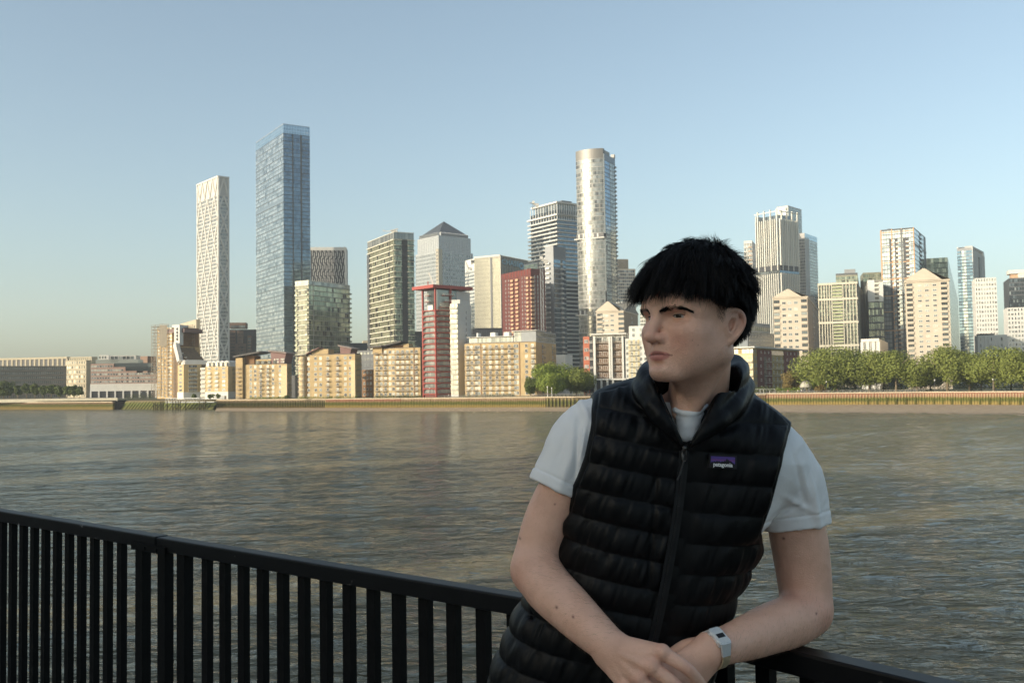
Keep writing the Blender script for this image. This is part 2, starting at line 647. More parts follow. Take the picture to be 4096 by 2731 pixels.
streak = ramp(nt, wnoise(mapped(38, (170, 15, 1)), 1.0, 4, 0.6, 0.6), [(0.40, (0, 0, 0)), (0.60, (1, 1, 1))])   # wind lanes
nt.links.new(ramp(nt, wnoise(mapped(20, (60, 18, 1)), 1.0, 4), [(0.3, (0.108, 0.097, 0.060)), (0.7, (0.155, 0.140, 0.090))]), b.inputs['Base Color'])
b.inputs['Roughness'].default_value = 0.13
b.inputs['IOR'].default_value = 1.33
b.inputs['Specular IOR Level'].default_value = 0.36
hgt = mathnode(nt, 'ADD', mathnode(nt, 'MULTIPLY', wnoise(mapped(-9, (2.6, 0.85, 1)), 0.8, 4, 0.62, 0.5), 0.75),
               mathnode(nt, 'MULTIPLY', wnoise(mapped(7, (7.5, 2.6, 1)), 0.8, 3, 0.5, 0.6), 1.7))
hgt = mathnode(nt, 'ADD', hgt, mathnode(nt, 'MULTIPLY', wnoise(mapped(-14, (0.8, 0.30, 1)), 0.8, 2, 0.5, 0.2), 0.22))
bn = nt.nodes.new('ShaderNodeBump')
bn.inputs['Distance'].default_value = 1.6
nt.links.new(hgt, bn.inputs['Height'])
nt.links.new(mathnode(nt, 'MULTIPLY_ADD', streak, 0.45, 0.75), bn.inputs['Strength'])
nt.links.new(bn.outputs[0], b.inputs['Normal'])
WATER = m
Vw = np.stack([gx_, gy_, h_], -1).reshape(-1, 3)
wo = newobj('water', np_mesh('water', Vw, Fw, True), None, WATER)
tag(wo, kind='structure')
far = MB()
far.box(-1800, 1800, 2.5, 1500, -1.2, -0.35)
fo = far.build('river_water_bed', [plain('river_mud', (0.10, 0.08, 0.05), 0.9)])
tag(fo, kind='structure')

# =================================================================== near bank: promenade, railing, the added block behind the photographer
GZ = CAM[2] - 1.55
ZR = CAM[2] - 0.47                                        # top of the railing
RA, RB, RC = WZ(0, 2030, ZR), WZ(2772, 2473, ZR), WZ(3901, 2731, ZR)
dirL, dirR = (RB - RA) / np.linalg.norm(RB - RA), (RC - RB) / np.linalg.norm(RC - RB)
R0 = RA - dirL * 6.0
R3 = RB + dirR * 6.0
mb = MB()
edge = [R0 - dirL * 40, RB, R3 + dirR * 30]
outn = np.array((0.10, 0.26, 0))
poly = [(-70, -80), (60, -80)] + [(p[0] + outn[0], p[1] + outn[1]) for p in reversed(edge)]
mb.prism(poly, -2.0, GZ)
pr = mb.build('promenade', [plain('river_wall_stone', (0.20, 0.19, 0.17), 0.9, var=0.15, scale=1.2)])
tag(pr, kind='structure')
PAVE = plain('paving', (0.26, 0.245, 0.22), 0.9, var=0.12, scale=2.0)
mb = MB()
for i in range(-10, 11):
    for j in range(-8, 7):
        x, y = i * 0.6 + (0.3 if j % 2 else 0), j * 0.6
        e = RB if x > RB[0] else RA
        dd_ = dirR if x > RB[0] else dirL
        yl = e[1] + (x - e[0]) * dd_[1] / dd_[0]
        if y + 0.6 < yl - 0.15:
            mb.box(x, x + 0.59, y, y + 0.59, GZ + 0.002, GZ + 0.010 + 0.002 * ((i * 7 + j * 3) % 3))
pv = mb.build('paving_slabs', [PAVE])
tag(pv, kind='structure')

RAILP = plain('black_rail_paint', (0.0030, 0.0033, 0.0034), 0.55, var=0.3, scale=25, bump=0.06, bscale=60, spec=0.14)
m, nt, b = nodes_of('worn_rail_paint')
c = ramp(nt, noise(nt, 18, 4), [(0.35, (0.0030, 0.0033, 0.0036)), (0.7, (0.0050, 0.0054, 0.0060))])
sc_ = ramp(nt, noise(nt, 30, 6, rough=0.8), [(0.63, (0, 0, 0)), (0.66, (1, 1, 1))])
sc2 = ramp(nt, noise(nt, 3.0, 2), [(0.50, (0, 0, 0)), (0.62, (1, 1, 1))])
nt.links.new(mixnode(nt, mathnode(nt, 'MULTIPLY', sc_, sc2), c, (0.22, 0.21, 0.20)), b.inputs['Base Color'])
b.inputs['Roughness'].default_value = 0.46
b.inputs['Specular IOR Level'].default_value = 0.22
bn = nt.nodes.new('ShaderNodeBump')
bn.inputs['Strength'].default_value = 0.12
bn.inputs['Distance'].default_value = 0.003
nt.links.new(noise(nt, 45, 4), bn.inputs['Height'])
nt.links.new(bn.outputs[0], b.inputs['Normal'])
RAILW = m


def rail_panel(A, Bp, label, n, d0, posts, dz=0.0, sp=None):
    """One railing panel from A to Bp (points on the back top edge)."""
    A, Bp = np.array(A), np.array(Bp)
    t = (Bp - A) / np.linalg.norm(Bp - A)
    Ln = np.linalg.norm(Bp - A)
    e = empty('railing', (A[0], A[1], GZ))
    e.rotation_euler = (0, 0, math.atan2(t[1], t[0]))
    tag(e, label, 'railing', 'railing panels along the promenade edge')
    H_ = ZR - GZ + dz
    mb = MB()
    mb.box(0, Ln, -0.050, 0, H_ - 0.043, H_)
    o = mb.build('top_rail', [RAILW], e)
    bv = o.modifiers.new('bevel', 'BEVEL')
    bv.width = 0.005
    bv.segments = 2
    mb = MB()
    mb.box(0, Ln, -0.045, -0.005, 0.10, 0.14)
    mb.build('bottom_rail', [RAILP], e)
    mb = MB()
    mb.box(-0.0155, 0.0155, -0.0360, -0.0140, 0.14, H_ - 0.043)
    me = mb.mesh('baluster')
    me.materials.append(RAILP)
    for i in range(n):
        o = newobj('baluster', me, e)
        o.location = (d0 + i * sp, 0, 0)
    for p, w in posts:
        mb = MB()
        mb.box(p - w / 2, p + w / 2, -0.041, -0.009, 0, H_ - 0.0435)
        mb.build('post', [RAILP], e)
    return e


# columns of the balusters in the photograph fix their spacing on the ground


def on_line(px, A, dr):
    """Distance from A along dr at which the rail line crosses photo column px (at mid rail height)."""
    k = (px - CX) / FPX
    n_ = RGT - k * FWD
    a = A.copy()
    a[2] = ZR - 0.25
    return -((a - CAM) @ n_) / (dr @ n_)


t1, t2 = on_line(1025, RA, dirL), on_line(2001, RA, dirL)
SPB = (t2 - t1) / 10.0
tj = on_line(678, RA, dirL)                                # the joint
# left panel: balusters up to the joint, post at its end
nL = 70
dJ = tj + 6.0
tl = on_line(515, RA, dirL) + 6.0
k0 = int((tl - 0.1) / SPB)
rail_panel(R0, R0 + dirL * (dJ - 0.003), 'black railing panel at the far left, ending at the joint', k0 + 1, tl - k0 * SPB, [(on_line(600, RA, dirL) + 6.0, 0.045)], 0.0, SPB)
J = R0 + dirL * (dJ + 0.003)
tb = on_line(858, J, dirL)
lenM = np.linalg.norm(RB - J)
nM = int((lenM - tb - 0.02) / SPB) + 1
rail_panel(J, RB, 'long black railing panel between the joint and the man', nM, tb, [(on_line(682, J, dirL) + 0.012, 0.045), (on_line(768, J, dirL), 0.045)], -0.0015, SPB)
rail_panel(RB, R3, 'black railing panel under the left forearm of the man', 50, 0.10, [(0.02, 0.06)], -0.002, SPB)
mb = MB()
jb = R0 + dirL * (on_line(655, RA, dirL) + 6.0)
e = empty('rail_bracket', (jb[0], jb[1], ZR - 0.058))
e.rotation_euler = (0, 0, math.atan2(dirL[1], dirL[0]))
tag(e, 'small black bracket bridging the joint between two railing panels', 'bracket')
mb.box(on_line(588, RA, dirL) - on_line(655, RA, dirL), on_line(724, RA, dirL) - on_line(655, RA, dirL), -0.058, -0.0505, 0.006, 0.030)
mb.build('plate', [RAILP], e)
for x in (-0.018, 0.055):
    mb = MB()
    mb.tube([(x, -0.0585, 0.018), (x, -0.0615, 0.018)], [0.005, 0.004], 8)
    mb.build('bolt', [RAILP], e)

# unseen block added behind the photographer to keep the evening sun off the promenade
_az = SUN_AZ
NB_ = empty('unseen_block', (-30 * math.sin(_az), -30 * math.cos(_az), GZ), -_az + math.pi)
tag(NB_, 'unseen yellow brick block behind the photographer, added to shade the promenade', 'building')
mb = MB()
mb.box(-36, 40, 0, 14, 0, 12.3)
mb.build('wall', [BRICK_Y], NB_)
mb = MB()
mb.box(-36.6, 40.6, -0.6, 14.6, 12.3, 12.6)
mb.build('roof', [ROOF_D], NB_)
me = win_mesh(1.5, 1.8, G_HOME, WHITE_M, 0.12, 1)
for f in range(4):
    for k in range(19):
        o = bpy.data.objects.new('window', me)
        COL.objects.link(o)
        o.parent = NB_
        o.matrix_local = Matrix.Translation((-27.5 + k * 3.25, 0, 0.8 + f * 2.9))

# unseen blocks along the near bank, placed and sized to cast shadow bands across the river
_sd = np.array((math.sin(_az), math.cos(_az)))
for lab_, tip, s_len, wid, dep in (('unseen broad brick riverside tower on the near bank', (31, 125), 190, 75, 18), ('unseen narrow brick tower on the near bank', (-17, 167), 142, 26, 16),
                                   ('unseen slim rendered tower on the near bank', (-66, 207), 152, 24, 14), ('unseen tall slender tower far along the near bank', (-50, 275), 205, 30, 16),
                                   ('unseen low brick terrace beside the riverside block', (46, 60), 104, 40, 14)):
    c_ = np.array(tip) - _sd * s_len
    e = empty('unseen_tower', (c_[0], c_[1], GZ), -_az + math.pi)
    tag(e, lab_, 'building')
    hh_ = s_len * math.tan(SUN_EL) - GZ
    mb = MB()
    mb.box(-wid / 2, wid / 2, 0, dep, -9, hh_)
    mb.build('wall', [BRICK_Y if 'brick' in lab_ else GREY_R], e)
    mb = MB()
    mb.box(-wid / 2 - 0.4, wid / 2 + 0.4, -0.4, dep + 0.4, hh_, hh_ + 0.4)
    mb.build('roof', [ROOF_D], e)
    for f in range(max(2, int(hh_ / 3.4))):
        for k in range(int(wid / 4)):
            o = bpy.data.objects.new('window', me)
            COL.objects.link(o)
            o.parent = e
            o.matrix_local = Matrix.Translation((-wid / 2 + 2 + k * 4, 0, 0.9 + f * 3.3))
# =================================================================== far bank: shore, river wall, land
WALL_PX = [(-900, 870), (-300, 760), (0, 709), (455, 633)]
WALL_C = [(865, 582), (1100, 552), (1300, 534), (1500, 516), (1750, 495), (2000, 475), (2300, 455), (2700, 448), (3075, 444), (3400, 425), (3700, 410), (4096, 375), (4700, 335), (5600, 290)]


def P2(px, d, py=1560):
    q = WY(px, py, d)
    return np.array((q[0], q[1]))


WA = [P2(*p) for p in WALL_PX]
WC = [P2(*p) for p in WALL_C]
INL = [P2(470, 680), P2(520, 690), P2(600, 640), P2(860, 600)]
bankline = WA + INL[:2] + [P2(590, 650), P2(700, 632)] + WC
mb = MB()
n = len(bankline)
pts = [(p[0], p[1]) for p in bankline]
top = [(x, y, 5.72) for x, y in pts] + [(2000, 420, 5.72), (2000, 2600, 5.72), (-2000, 2600, 5.72), (-2000, 1200, 5.72)]
mb.v = list(top)
mb.f = [tuple(range(len(top)))]
mb.m = [0]
lo = mb.build('land', [plain('park_ground', (0.105, 0.105, 0.05), 0.95, var=0.2, scale=0.05)])
tag(lo, kind='structure')

# foreshore: mud and shingle shelving into the river
SH = [(860, 574, 1645), (1100, 0, 1646), (1300, 0, 1645), (1500, 0, 1645), (1750, 0, 1647), (2000, 0, 1646), (2300, 0, 1646), (2700, 0, 1650), (3075, 0, 1652), (3400, 0, 1655), (3700, 0, 1658), (4096, 0, 1662), (4700, 0, 1668), (5600, 0, 1680)]
mb = MB()
rows = []
for (px, _, py), w in zip(SH, WC):
    we = WZ(px, py, -0.02)
    col = []
    for k in range(7):
        f = k / 6
        x, y = w[0] + (we[0] - w[0]) * f, w[1] + 0.6 + (we[1] - w[1] - 0.6) * f
        z = 0.9 * (1 - f) ** 1.4 - 0.06 * f + 0.05 * math.sin(px * 0.02 + k * 2.1)
        col.append((x, y, z))
    col.append((we[0] * 0.97, we[1] * 0.96, -0.5))
    rows.append(col)
fine = []
for a, c in zip(rows[:-1], rows[1:]):
    for j in range(10):
        f = j / 10
        fine.append([tuple(p[i] * (1 - f) + q[i] * f + (nrg.randn() * 0.03 if i == 2 and 0 < k < 7 else 0) for i in range(3)) for k, (p, q) in enumerate(zip(a, c))])
fine.append(rows[-1])
vs = [p for r in fine for p in r]
fs = []
for i in range(len(fine) - 1):
    for k in range(7):
        fs.append((i * 8 + k, i * 8 + k + 1, (i + 1) * 8 + k + 1, (i + 1) * 8 + k))
mb.add(vs, fs)
m, nt, b = nodes_of('foreshore_mud')
c = ramp(nt, noise(nt, 0.35, 6, rough=0.7), [(0.30, (0.24, 0.165, 0.095)), (0.5, (0.34, 0.245, 0.150)), (0.72, (0.44, 0.34, 0.22))])
wet = nt.nodes.new('ShaderNodeSeparateXYZ')
tc = nt.nodes.new('ShaderNodeTexCoord')
nt.links.new(tc.outputs['Object'], wet.inputs[0])
wf = ramp(nt, mathnode(nt, 'ADD', wet.outputs['Z'], mathnode(nt, 'MULTIPLY', noise(nt, 0.2, 3), 0.3)), [(0.06, (0, 0, 0)), (0.30, (1, 1, 1))])
nt.links.new(mixnode(nt, wf, (0.20, 0.140, 0.085), c), b.inputs['Base Color'])
b.inputs['Roughness'].default_value = 0.75
MUD = m
fo = mb.build('foreshore', [MUD], None, True)
tag(fo, kind='structure')
# pebbles and flotsam along the foot of the wall
mb = MB()
for i in range(2200):
    k = rng.randrange(3, len(WC) - 4)
    f = rng.random()
    w = WC[k] * (1 - f) + WC[k + 1] * f
    off = abs(rng.gauss(0, 1)) * (7 if rng.random() < 0.7 else 22) + 1.2
    dn = -w / np.linalg.norm(w)
    x, y = w + dn * off
    s_ = rng.uniform(0.06, 0.22)
    z = 0.35 if off < 12 else 0.05
    mb.box(x - s_, x + s_ * 1.6, y - s_, y + s_, z, z + s_ * 0.8 + 0.22)
o = mb.build('pebbles', [plain('shingle', (0.36, 0.29, 0.20), 0.9, var=0.4, scale=0.8)])
tag(o, kind='stuff')


def algae_wall(name, base, top, green=(0.085, 0.098, 0.018), yellow=(0.30, 0.215, 0.075)):
    """Tidal wall: pale above, weedy green in the middle, ochre mud at the foot."""
    m, nt, b = nodes_of(name)
    tc = nt.nodes.new('ShaderNodeTexCoord')
    sp = nt.nodes.new('ShaderNodeSeparateXYZ')
    nt.links.new(tc.outputs['Object'], sp.inputs[0])
    z = mathnode(nt, 'ADD', sp.outputs['Z'], mathnode(nt, 'MULTIPLY', mathnode(nt, 'SUBTRACT', noise(nt, 0.5, 4), 0.5), 2.2))
    f = mathnode(nt, 'DIVIDE', z, 6.0)
    c = ramp(nt, f, [(0.10, yellow), (0.30, (yellow[0] * 0.9, yellow[1] * 0.95, yellow[2] * 0.8)), (0.42, green), (0.58, (green[0] * 1.35, green[1] * 1.25, green[2] * 1.4)), (0.70, base), (0.86, top)])
    c2 = mixnode(nt, mathnode(nt, 'MULTIPLY', noise(nt, 1.6, 4, stretch=(1, 1, 0.25)), 0.55), c, (0.05, 0.042, 0.02))
    nt.links.new(c2, b.inputs['Base Color'])
    b.inputs['Roughness'].default_value = 0.85
    b.inputs['Specular IOR Level'].default_value = 0.25
    return m


SHEET = algae_wall('sheet_pile_wall', (0.22, 0.145, 0.080), (0.30, 0.165, 0.105))
SHEET_P = algae_wall('sheet_pile_pale', (0.36, 0.26, 0.155), (0.44, 0.33, 0.215))
SHEET_R = algae_wall('sheet_pile_rust', (0.30, 0.160, 0.095), (0.36, 0.16, 0.105))
TIMBER = algae_wall('weedy_timber', (0.095, 0.078, 0.045), (0.19, 0.15, 0.09), (0.030, 0.034, 0.010), (0.07, 0.055, 0.026))
TIMBER_G = algae_wall('mossy_timber', (0.20, 0.17, 0.06), (0.30, 0.23, 0.12), (0.085, 0.10, 0.02), (0.14, 0.12, 0.035))
COPE = plain('coping_stone', (0.44, 0.355, 0.25), 0.85, var=0.12, scale=0.4)


def interp_line(L, PX, px):
    for i in range(len(PX) - 1):
        if PX[i][0] <= px <= PX[i + 1][0]:
            f = (px - PX[i][0]) / (PX[i + 1][0] - PX[i][0])
            return L[i] * (1 - f) + L[i + 1] * f
    return L[-1]


def wall_run(name, label, px0, px1, line, PX, zt, zb, mat, pile, pitch, pw, pp, cope=True, top_h=0.5, pile_mat=None, pile_top=None, cap=300, lean=0.0):
    """A stretch of tidal wall with its row of vertical piles."""
    e = empty(name, (0, 0, 0))
    tag(e, label, 'river wall')
    cuts = [px0] + [p[0] for p in PX if px0 < p[0] < px1] + [px1]
    mb, mc = MB(), MB()
    made = 0
    rest = MB()
    pm = pile_mat or mat
    me_cache = None
    for a, c in zip(cuts[:-1], cuts[1:]):
        A, B_ = interp_line(line, PX, a), interp_line(line, PX, c)
        t = (B_ - A) / np.linalg.norm(B_ - A)
        L_ = np.linalg.norm(B_ - A)
        rot = Matrix(((t[0], -t[1], 0, A[0]), (t[1], t[0], 0, A[1]), (0, 0, 1, 0), (0, 0, 0, 1)))
        mb.box(0, L_, 0, 1.2, zb, zt, 0, rot)
        if cope:
            mc.box(0, L_, -0.45, 1.6, zt + 0.002, zt + top_h, 0, rot)
        k = int(L_ / pitch)
        ph = pile_top if pile_top is not None else zt - 0.35
        if me_cache is None:
            q = MB()
            q.box(-pw / 2, pw / 2, -pp, 0.02, 0, ph - zb)
            me_cache = q.mesh(pile)
            me_cache.materials.append(pm)
        for i in range(k):
            u = (i + 0.5) * L_ / k
            mm = rot @ Matrix.Translation((u, 0, zb + rng.uniform(-0.12, 0.12))) @ Matrix.Rotation(lean + rng.uniform(-0.004, 0.004), 4, 'Y')
            if made < cap:
                o = bpy.data.objects.new(pile, me_cache)
                COL.objects.link(o)
                o.parent = e
                o.matrix_local = mm
                made += 1
            else:
                b0 = len(rest.v)
                rest.v.extend(tuple(mm @ v.co) for v in me_cache.vertices)
                for p in me_cache.polygons:
                    rest.f.append(tuple(j + b0 for j in p.vertices))
                    rest.m.append(0)
    mb.build('wall', [mat], e)
    if cope:
        mc.build('coping', [COPE], e)
    if rest.v:
        o = rest.build(pile, [pm], e)
        o['kind'] = 'stuff'
    return e


PXA, PXC = WALL_PX, WALL_C
wall_run('river_wall', 'low brown sheet pile river wall at far left below the row of dark trees', -600, 92, WA, PXA, 4.6, -0.5, SHEET_P, 'pile', 1.3, 0.55, 0.28, cap=150)
wall_run('river_wall', 'brown sheet pile river wall between the dark pier and the inlet', 93, 452, WA, PXA, 4.6, -0.5, SHEET, 'pile', 1.3, 0.55, 0.28, cap=150)
wall_run('river_wall', 'river wall with heavy dark timber fenders below the yellow brick flats', 868, 1302, WC, PXC, 5.3, 0.0, SHEET_P, 'timber_fender', 1.18, 0.42, 0.42, pile_mat=TIMBER)
wall_run('river_wall', 'green and ochre sheet pile wall with a rusty red upper band', 1303, 1606, WC, PXC, 5.3, 0.0, SHEET_R, 'pile', 0.98, 0.42, 0.30, pile_mat=SHEET_R)
wall_run('river_wall', 'ochre sheet pile wall in front of the red framed tower', 1607, 1944, WC, PXC, 5.3, 0.0, SHEET_P, 'pile', 0.98, 0.42, 0.30, pile_mat=SHEET)
wall_run('river_wall', 'ochre sheet pile wall in front of the large round tree clump', 1945, 2186, WC, PXC, 5.3, 0.0, SHEET_P, 'pile', 0.98, 0.42, 0.30, pile_mat=SHEET)
wall_run('river_wall', 'short river wall with widely spaced pale timber fenders beside the white sleeve', 2187, 2420, WC, PXC, 5.3, 0.0, TIMBER, 'timber_fender', 1.75, 0.62, 0.5, pile_mat=TIMBER_G)
wall_run('river_wall', 'plain river wall behind the man', 2421, 3062, WC, PXC, 5.3, 0.0, SHEET, 'pile', 1.0, 0.4, 0.3, cap=40)
wall_run('river_wall', 'sheet pile river wall below the domed bandstand', 3063, 3500, WC, PXC, 5.6, 0.0, SHEET_R, 'pile', 1.15, 0.42, 0.30, pile_mat=SHEET_P)
wall_run('river_wall', 'tall ochre river wall with bright yellow bays below the park trees', 3501, 4400, WC, PXC, 5.6, 0.0, SHEET_R, 'pile', 1.15, 0.46, 0.30, pile_mat=SHEET_P)
# bigger bay posts on the right-hand wall are drawn by broader piles
bay = MB()
for k in range(26):
    px = 3470 + k * 38
    w = interp_line(WC, PXC, px)
    bay.box(w[0] - 0.35, w[0] + 0.35, w[1] - 0.75, w[1], 0.1, 3.2 + 0.3 * (k % 3))
o = bay.build('fender_posts', [TIMBER_G])
o.name = 'fender_post'
tag(o, kind='stuff')

# promenade railing and hedge strip along the top of the far wall
mb = MB()
for i in range(4, len(WC) - 4):
    A, B_ = WC[i], WC[i + 1]
    t = (B_ - A) / np.linalg.norm(B_ - A)
    L_ = np.linalg.norm(B_ - A)
    rot = Matrix(((t[0], -t[1], 0, A[0]), (t[1], t[0], 0, A[1]), (0, 0, 1, 0), (0, 0, 0, 1)))
    mb.box(0, L_, 0.4, 0.48, 6.82, 6.90, 0, rot)
    mb.box(0, L_, 0.4, 0.46, 6.30, 6.35, 0, rot)
    for k in range(int(L_ / 2)):
        mb.box(k * 2.0, k * 2.0 + 0.08, 0.4, 0.48, 5.8, 6.82, 0, rot)
o = mb.build('promenade_railing', [plain('grey_rail', (0.28, 0.27, 0.25), 0.6)])
tag(o, 'thin grey railing along the far promenade above the river wall', 'railing')

# ------------------------------------------------------------------- greenery


def leaf_mat(name, a, c, e):
    m, nt, b = nodes_of(name)
    nt.links.new(ramp(nt, rnd_value(nt), [(0.0, a), (0.5, c), (1.0, e)]), b.inputs['Base Color'])
    b.inputs['Roughness'].default_value = 0.7
    b.inputs['Specular IOR Level'].default_value = 0.25
    b.inputs['Subsurface Weight'].default_value = 0.0
    return m


LEAF = leaf_mat('plane_leaves', (0.122, 0.145, 0.032), (0.150, 0.176, 0.038), (0.190, 0.212, 0.048))
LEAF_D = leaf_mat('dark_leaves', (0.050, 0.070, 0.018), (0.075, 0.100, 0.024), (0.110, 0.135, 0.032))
LEAF_B = leaf_mat('bright_leaves', (0.105, 0.145, 0.022), (0.150, 0.195, 0.030), (0.210, 0.250, 0.045))
LEAF_R = leaf_mat('bronze_leaves', (0.115, 0.085, 0.030), (0.160, 0.120, 0.040), (0.210, 0.155, 0.050))
BARK = plain('bark', (0.20, 0.155, 0.10), 0.9, var=0.3, scale=1.5)


def leaf_cloud(clumps, n, size, r_):
    """Leaf faces spread over the shells and through the volume of many clumps: (centre, radii)."""
    cs = np.array([c for c, _ in clumps])
    rs = np.array([q for _, q in clumps])
    w = (rs ** 2).mean(1)
    k = r_.choice(len(cs), n, p=w / w.sum())
    d = r_.randn(n, 3)
    d /= np.linalg.norm(d, axis=1, keepdims=True)
    rad = r_.uniform(0.35, 1.06, n) ** 0.5
    p = cs[k] + d * rs[k] * rad[:, None]
    # leaf frames: roughly facing outward, hanging a little
    nn = d + r_.randn(n, 3) * 0.55 + np.array((0, 0, 0.25))
    nn /= np.linalg.norm(nn, axis=1, keepdims=True)
    a = np.cross(nn, r_.randn(n, 3))
    a /= np.linalg.norm(a, axis=1, keepdims=True)
    c = np.cross(nn, a)
    s = size * r_.uniform(0.6, 1.4, n)[:, None]
    V = np.stack([p - a * s, p - c * s * 0.6, p + a * s, p + c * s * 0.6], 1).reshape(-1, 3)
    F = np.arange(n * 4).reshape(n, 4)
    return V, F


def crown_mesh(rx, rz, n, size, seed, lobes=16, low=0.0):
    r_ = np.random.RandomState(seed)
    cl = []
    for i in range(lobes):
        d = r_.randn(3)
        d /= np.linalg.norm(d)
        d[2] = d[2] * 0.9 + low
        f = r_.uniform(0.42, 0.74)
        c = d * np.array((rx, rx, rz)) * f
        q = rx * r_.uniform(0.30, 0.48)
        cl.append((c, np.array((q, q, q * r_.uniform(0.7, 0.95)))))
    cl.append((np.zeros(3), np.array((rx * 0.62, rx * 0.62, rz * 0.62))))
    V, F = leaf_cloud(cl, int(n * 3.2), size * 0.92, r_)
    return np_mesh('crown', V, F)


def tree(name, label, px, d, pytop, pw, zg, mat, seed, group=None, n=2600, size=0.42, trunk=True, low=0.30, cat='tree'):
    """A tree whose crown spans pw photo pixels and whose top shows at photo row pytop."""
    base = WY(px, 1560, d)
    top = WY(px, pytop, d)[2]
    hgt = top - zg
    rx = pw * d / FPX / 2 * (1.16 if pw > 100 else 1.0)
    low = low * 0.62
    zlow = hgt * low
    rz = (hgt - zlow) / 2
    e = empty(name, (base[0], base[1], zg))
    tag(e, label, cat, group)
    r_ = random.Random(seed)
    if trunk:
        mb = MB()
        tw = max(0.16, hgt * 0.022)
        mb.tube([(0, 0, -0.2), (0.05, 0, hgt * 0.2), (0.1 * r_.uniform(-1, 1), 0.1, hgt * 0.42), (0, 0, hgt * 0.66)], [tw * 1.35, tw, tw * 0.8, tw * 0.4], 8)
        for k in range(5):
            a = k * 1.257 + r_.random()
            z0 = hgt * (0.30 + 0.05 * k)
            mb.tube([(0, 0, z0), (math.cos(a) * rx * 0.3, math.sin(a) * rx * 0.3, z0 + hgt * 0.13), (math.cos(a) * rx * 0.62, math.sin(a) * rx * 0.62, z0 + hgt * 0.24)], [tw * 0.55, tw * 0.38, tw * 0.15], 6)
        mb.build('trunk', [BARK], e, True)
    me = crown_mesh(rx, rz, n, size, seed, lobes=r_.randrange(14, 22))
    o = newobj('crown', me, e, mat)
    o.location = (0, 0, zlow + rz)
    o.rotation_euler = (0, 0, r_.random() * 6)
    return e


def hedge(name, label, px0, px1, d, zg, h, wdt, mat, seed, n=900, cat='hedge', group=None, size=0.22):
    A, B_ = WY(px0, 1560, d), WY(px1, 1560, d)
    L_ = B_[0] - A[0]
    r_ = np.random.RandomState(seed)
    k = max(2, int(L_ / 1.2))
    cl = [(np.array((L_ * (i + 0.5) / k, 0, h * 0.5 * r_.uniform(0.85, 1.2))), np.array((L_ / k * 0.9, wdt, h * 0.55))) for i in range(k)]
    V, F = leaf_cloud(cl, n, size, r_)
    e = newobj(name, np_mesh(name, V, F), None, mat)
    e.location = (A[0], A[1], zg)
    tag(e, label, cat, group)
    return e


# plane trees along the right-hand park: crown centre px, top row, crown width px, depth
PARK = [(3335, 1432, 300, 452, 'tallest'), (3505, 1400, 190, 440, 0), (3590, 1420, 160, 436, 0), (3690, 1412, 0, 0, 0)]
GPK = 'plane trees along the riverside park'
tree('plane_tree', 'broad pale green park tree with its crown against the beige gridded flats', 3335, 448, 1390, 310, 6.0, LEAF, 1, GPK, 5200, 0.46, low=0.10)
tree('plane_tree', 'light green park tree directly below the small white block', 3478, 440, 1388, 215, 6.0, LEAF, 2, GPK, 3800, 0.44, low=0.16)
tree('plane_tree', 'park tree in front of the orange and glass tower', 3585, 432, 1390, 200, 6.0, LEAF, 3, GPK, 3400, 0.44, low=0.17)
tree('plane_tree', 'low dipping tree in front of the middle of the nearest cream tower', 3668, 430, 1436, 150, 6.0, LEAF, 4, GPK, 2200, 0.42, low=0.15)
tree('plane_tree', 'rounded tall tree at the right edge of the nearest cream tower', 3790, 424, 1380, 215, 6.0, LEAF, 5, GPK, 3800, 0.44, low=0.17)
tree('plane_tree', 'small tree filling the gap under the slim glass tower', 3878, 424, 1410, 140, 6.0, LEAF, 6, GPK, 2000, 0.42, low=0.15)
tree('plane_tree', 'wide tree in front of the white block with dark windows', 3975, 408, 1392, 210, 6.0, LEAF, 7, GPK, 3600, 0.44, low=0.17)
tree('plane_tree', 'tree cut off by the right edge of the picture', 4100, 392, 1388, 185, 6.0, LEAF, 8, GPK, 3200, 0.44, low=0.17)
tree('plane_tree', 'tree just outside the right edge beyond the last park tree', 4215, 390, 1400, 170, 6.0, LEAF, 9, GPK, 2400, 0.44, low=0.17)
tree('plane_tree', 'back row tree filling the gap between the broad pale tree and its right neighbour', 3420, 470, 1404, 150, 6.0, LEAF, 10, GPK, 2400, 0.44, low=0.10)
tree('plane_tree', 'back row tree in the gap under the white framed flats', 3535, 466, 1408, 130, 6.0, LEAF, 11, GPK, 2200, 0.44, low=0.10)
tree('plane_tree', 'back row tree in front of the lower middle of the nearest cream tower', 3722, 458, 1440, 130, 6.0, LEAF, 12, GPK, 2200, 0.44, low=0.10)
tree('plane_tree', 'back row tree in front of the left edge of the white low block', 3925, 450, 1412, 130, 6.0, LEAF, 13, GPK, 2200, 0.44, low=0.10)
tree('plane_tree', 'back row tree between the last two park trees at the right edge', 4045, 440, 1408, 130, 6.0, LEAF, 14, GPK, 2200, 0.44, low=0.10)
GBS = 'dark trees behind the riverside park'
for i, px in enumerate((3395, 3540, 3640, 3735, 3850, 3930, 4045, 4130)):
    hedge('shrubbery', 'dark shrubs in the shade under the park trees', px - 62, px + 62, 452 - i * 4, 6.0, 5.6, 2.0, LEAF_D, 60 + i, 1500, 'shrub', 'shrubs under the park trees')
tree('bronze_tree', 'brownish leaved tree beside the red and olive flats', 3160, 455, 1470, 95, 6.0, LEAF_R, 21, None, 1700, 0.34, low=0.05)
tree('green_tree', 'dark green tree between the bandstand dome and the cream tower', 3228, 470, 1468, 100, 6.0, LEAF_D, 22, None, 1700, 0.36, low=0.05)
tree('bright_bush', 'bright green bush to the right of the bandstand dome', 3283, 445, 1500, 78, 6.0, LEAF_B, 23, None, 1300, 0.30, low=0.02, cat='bush')
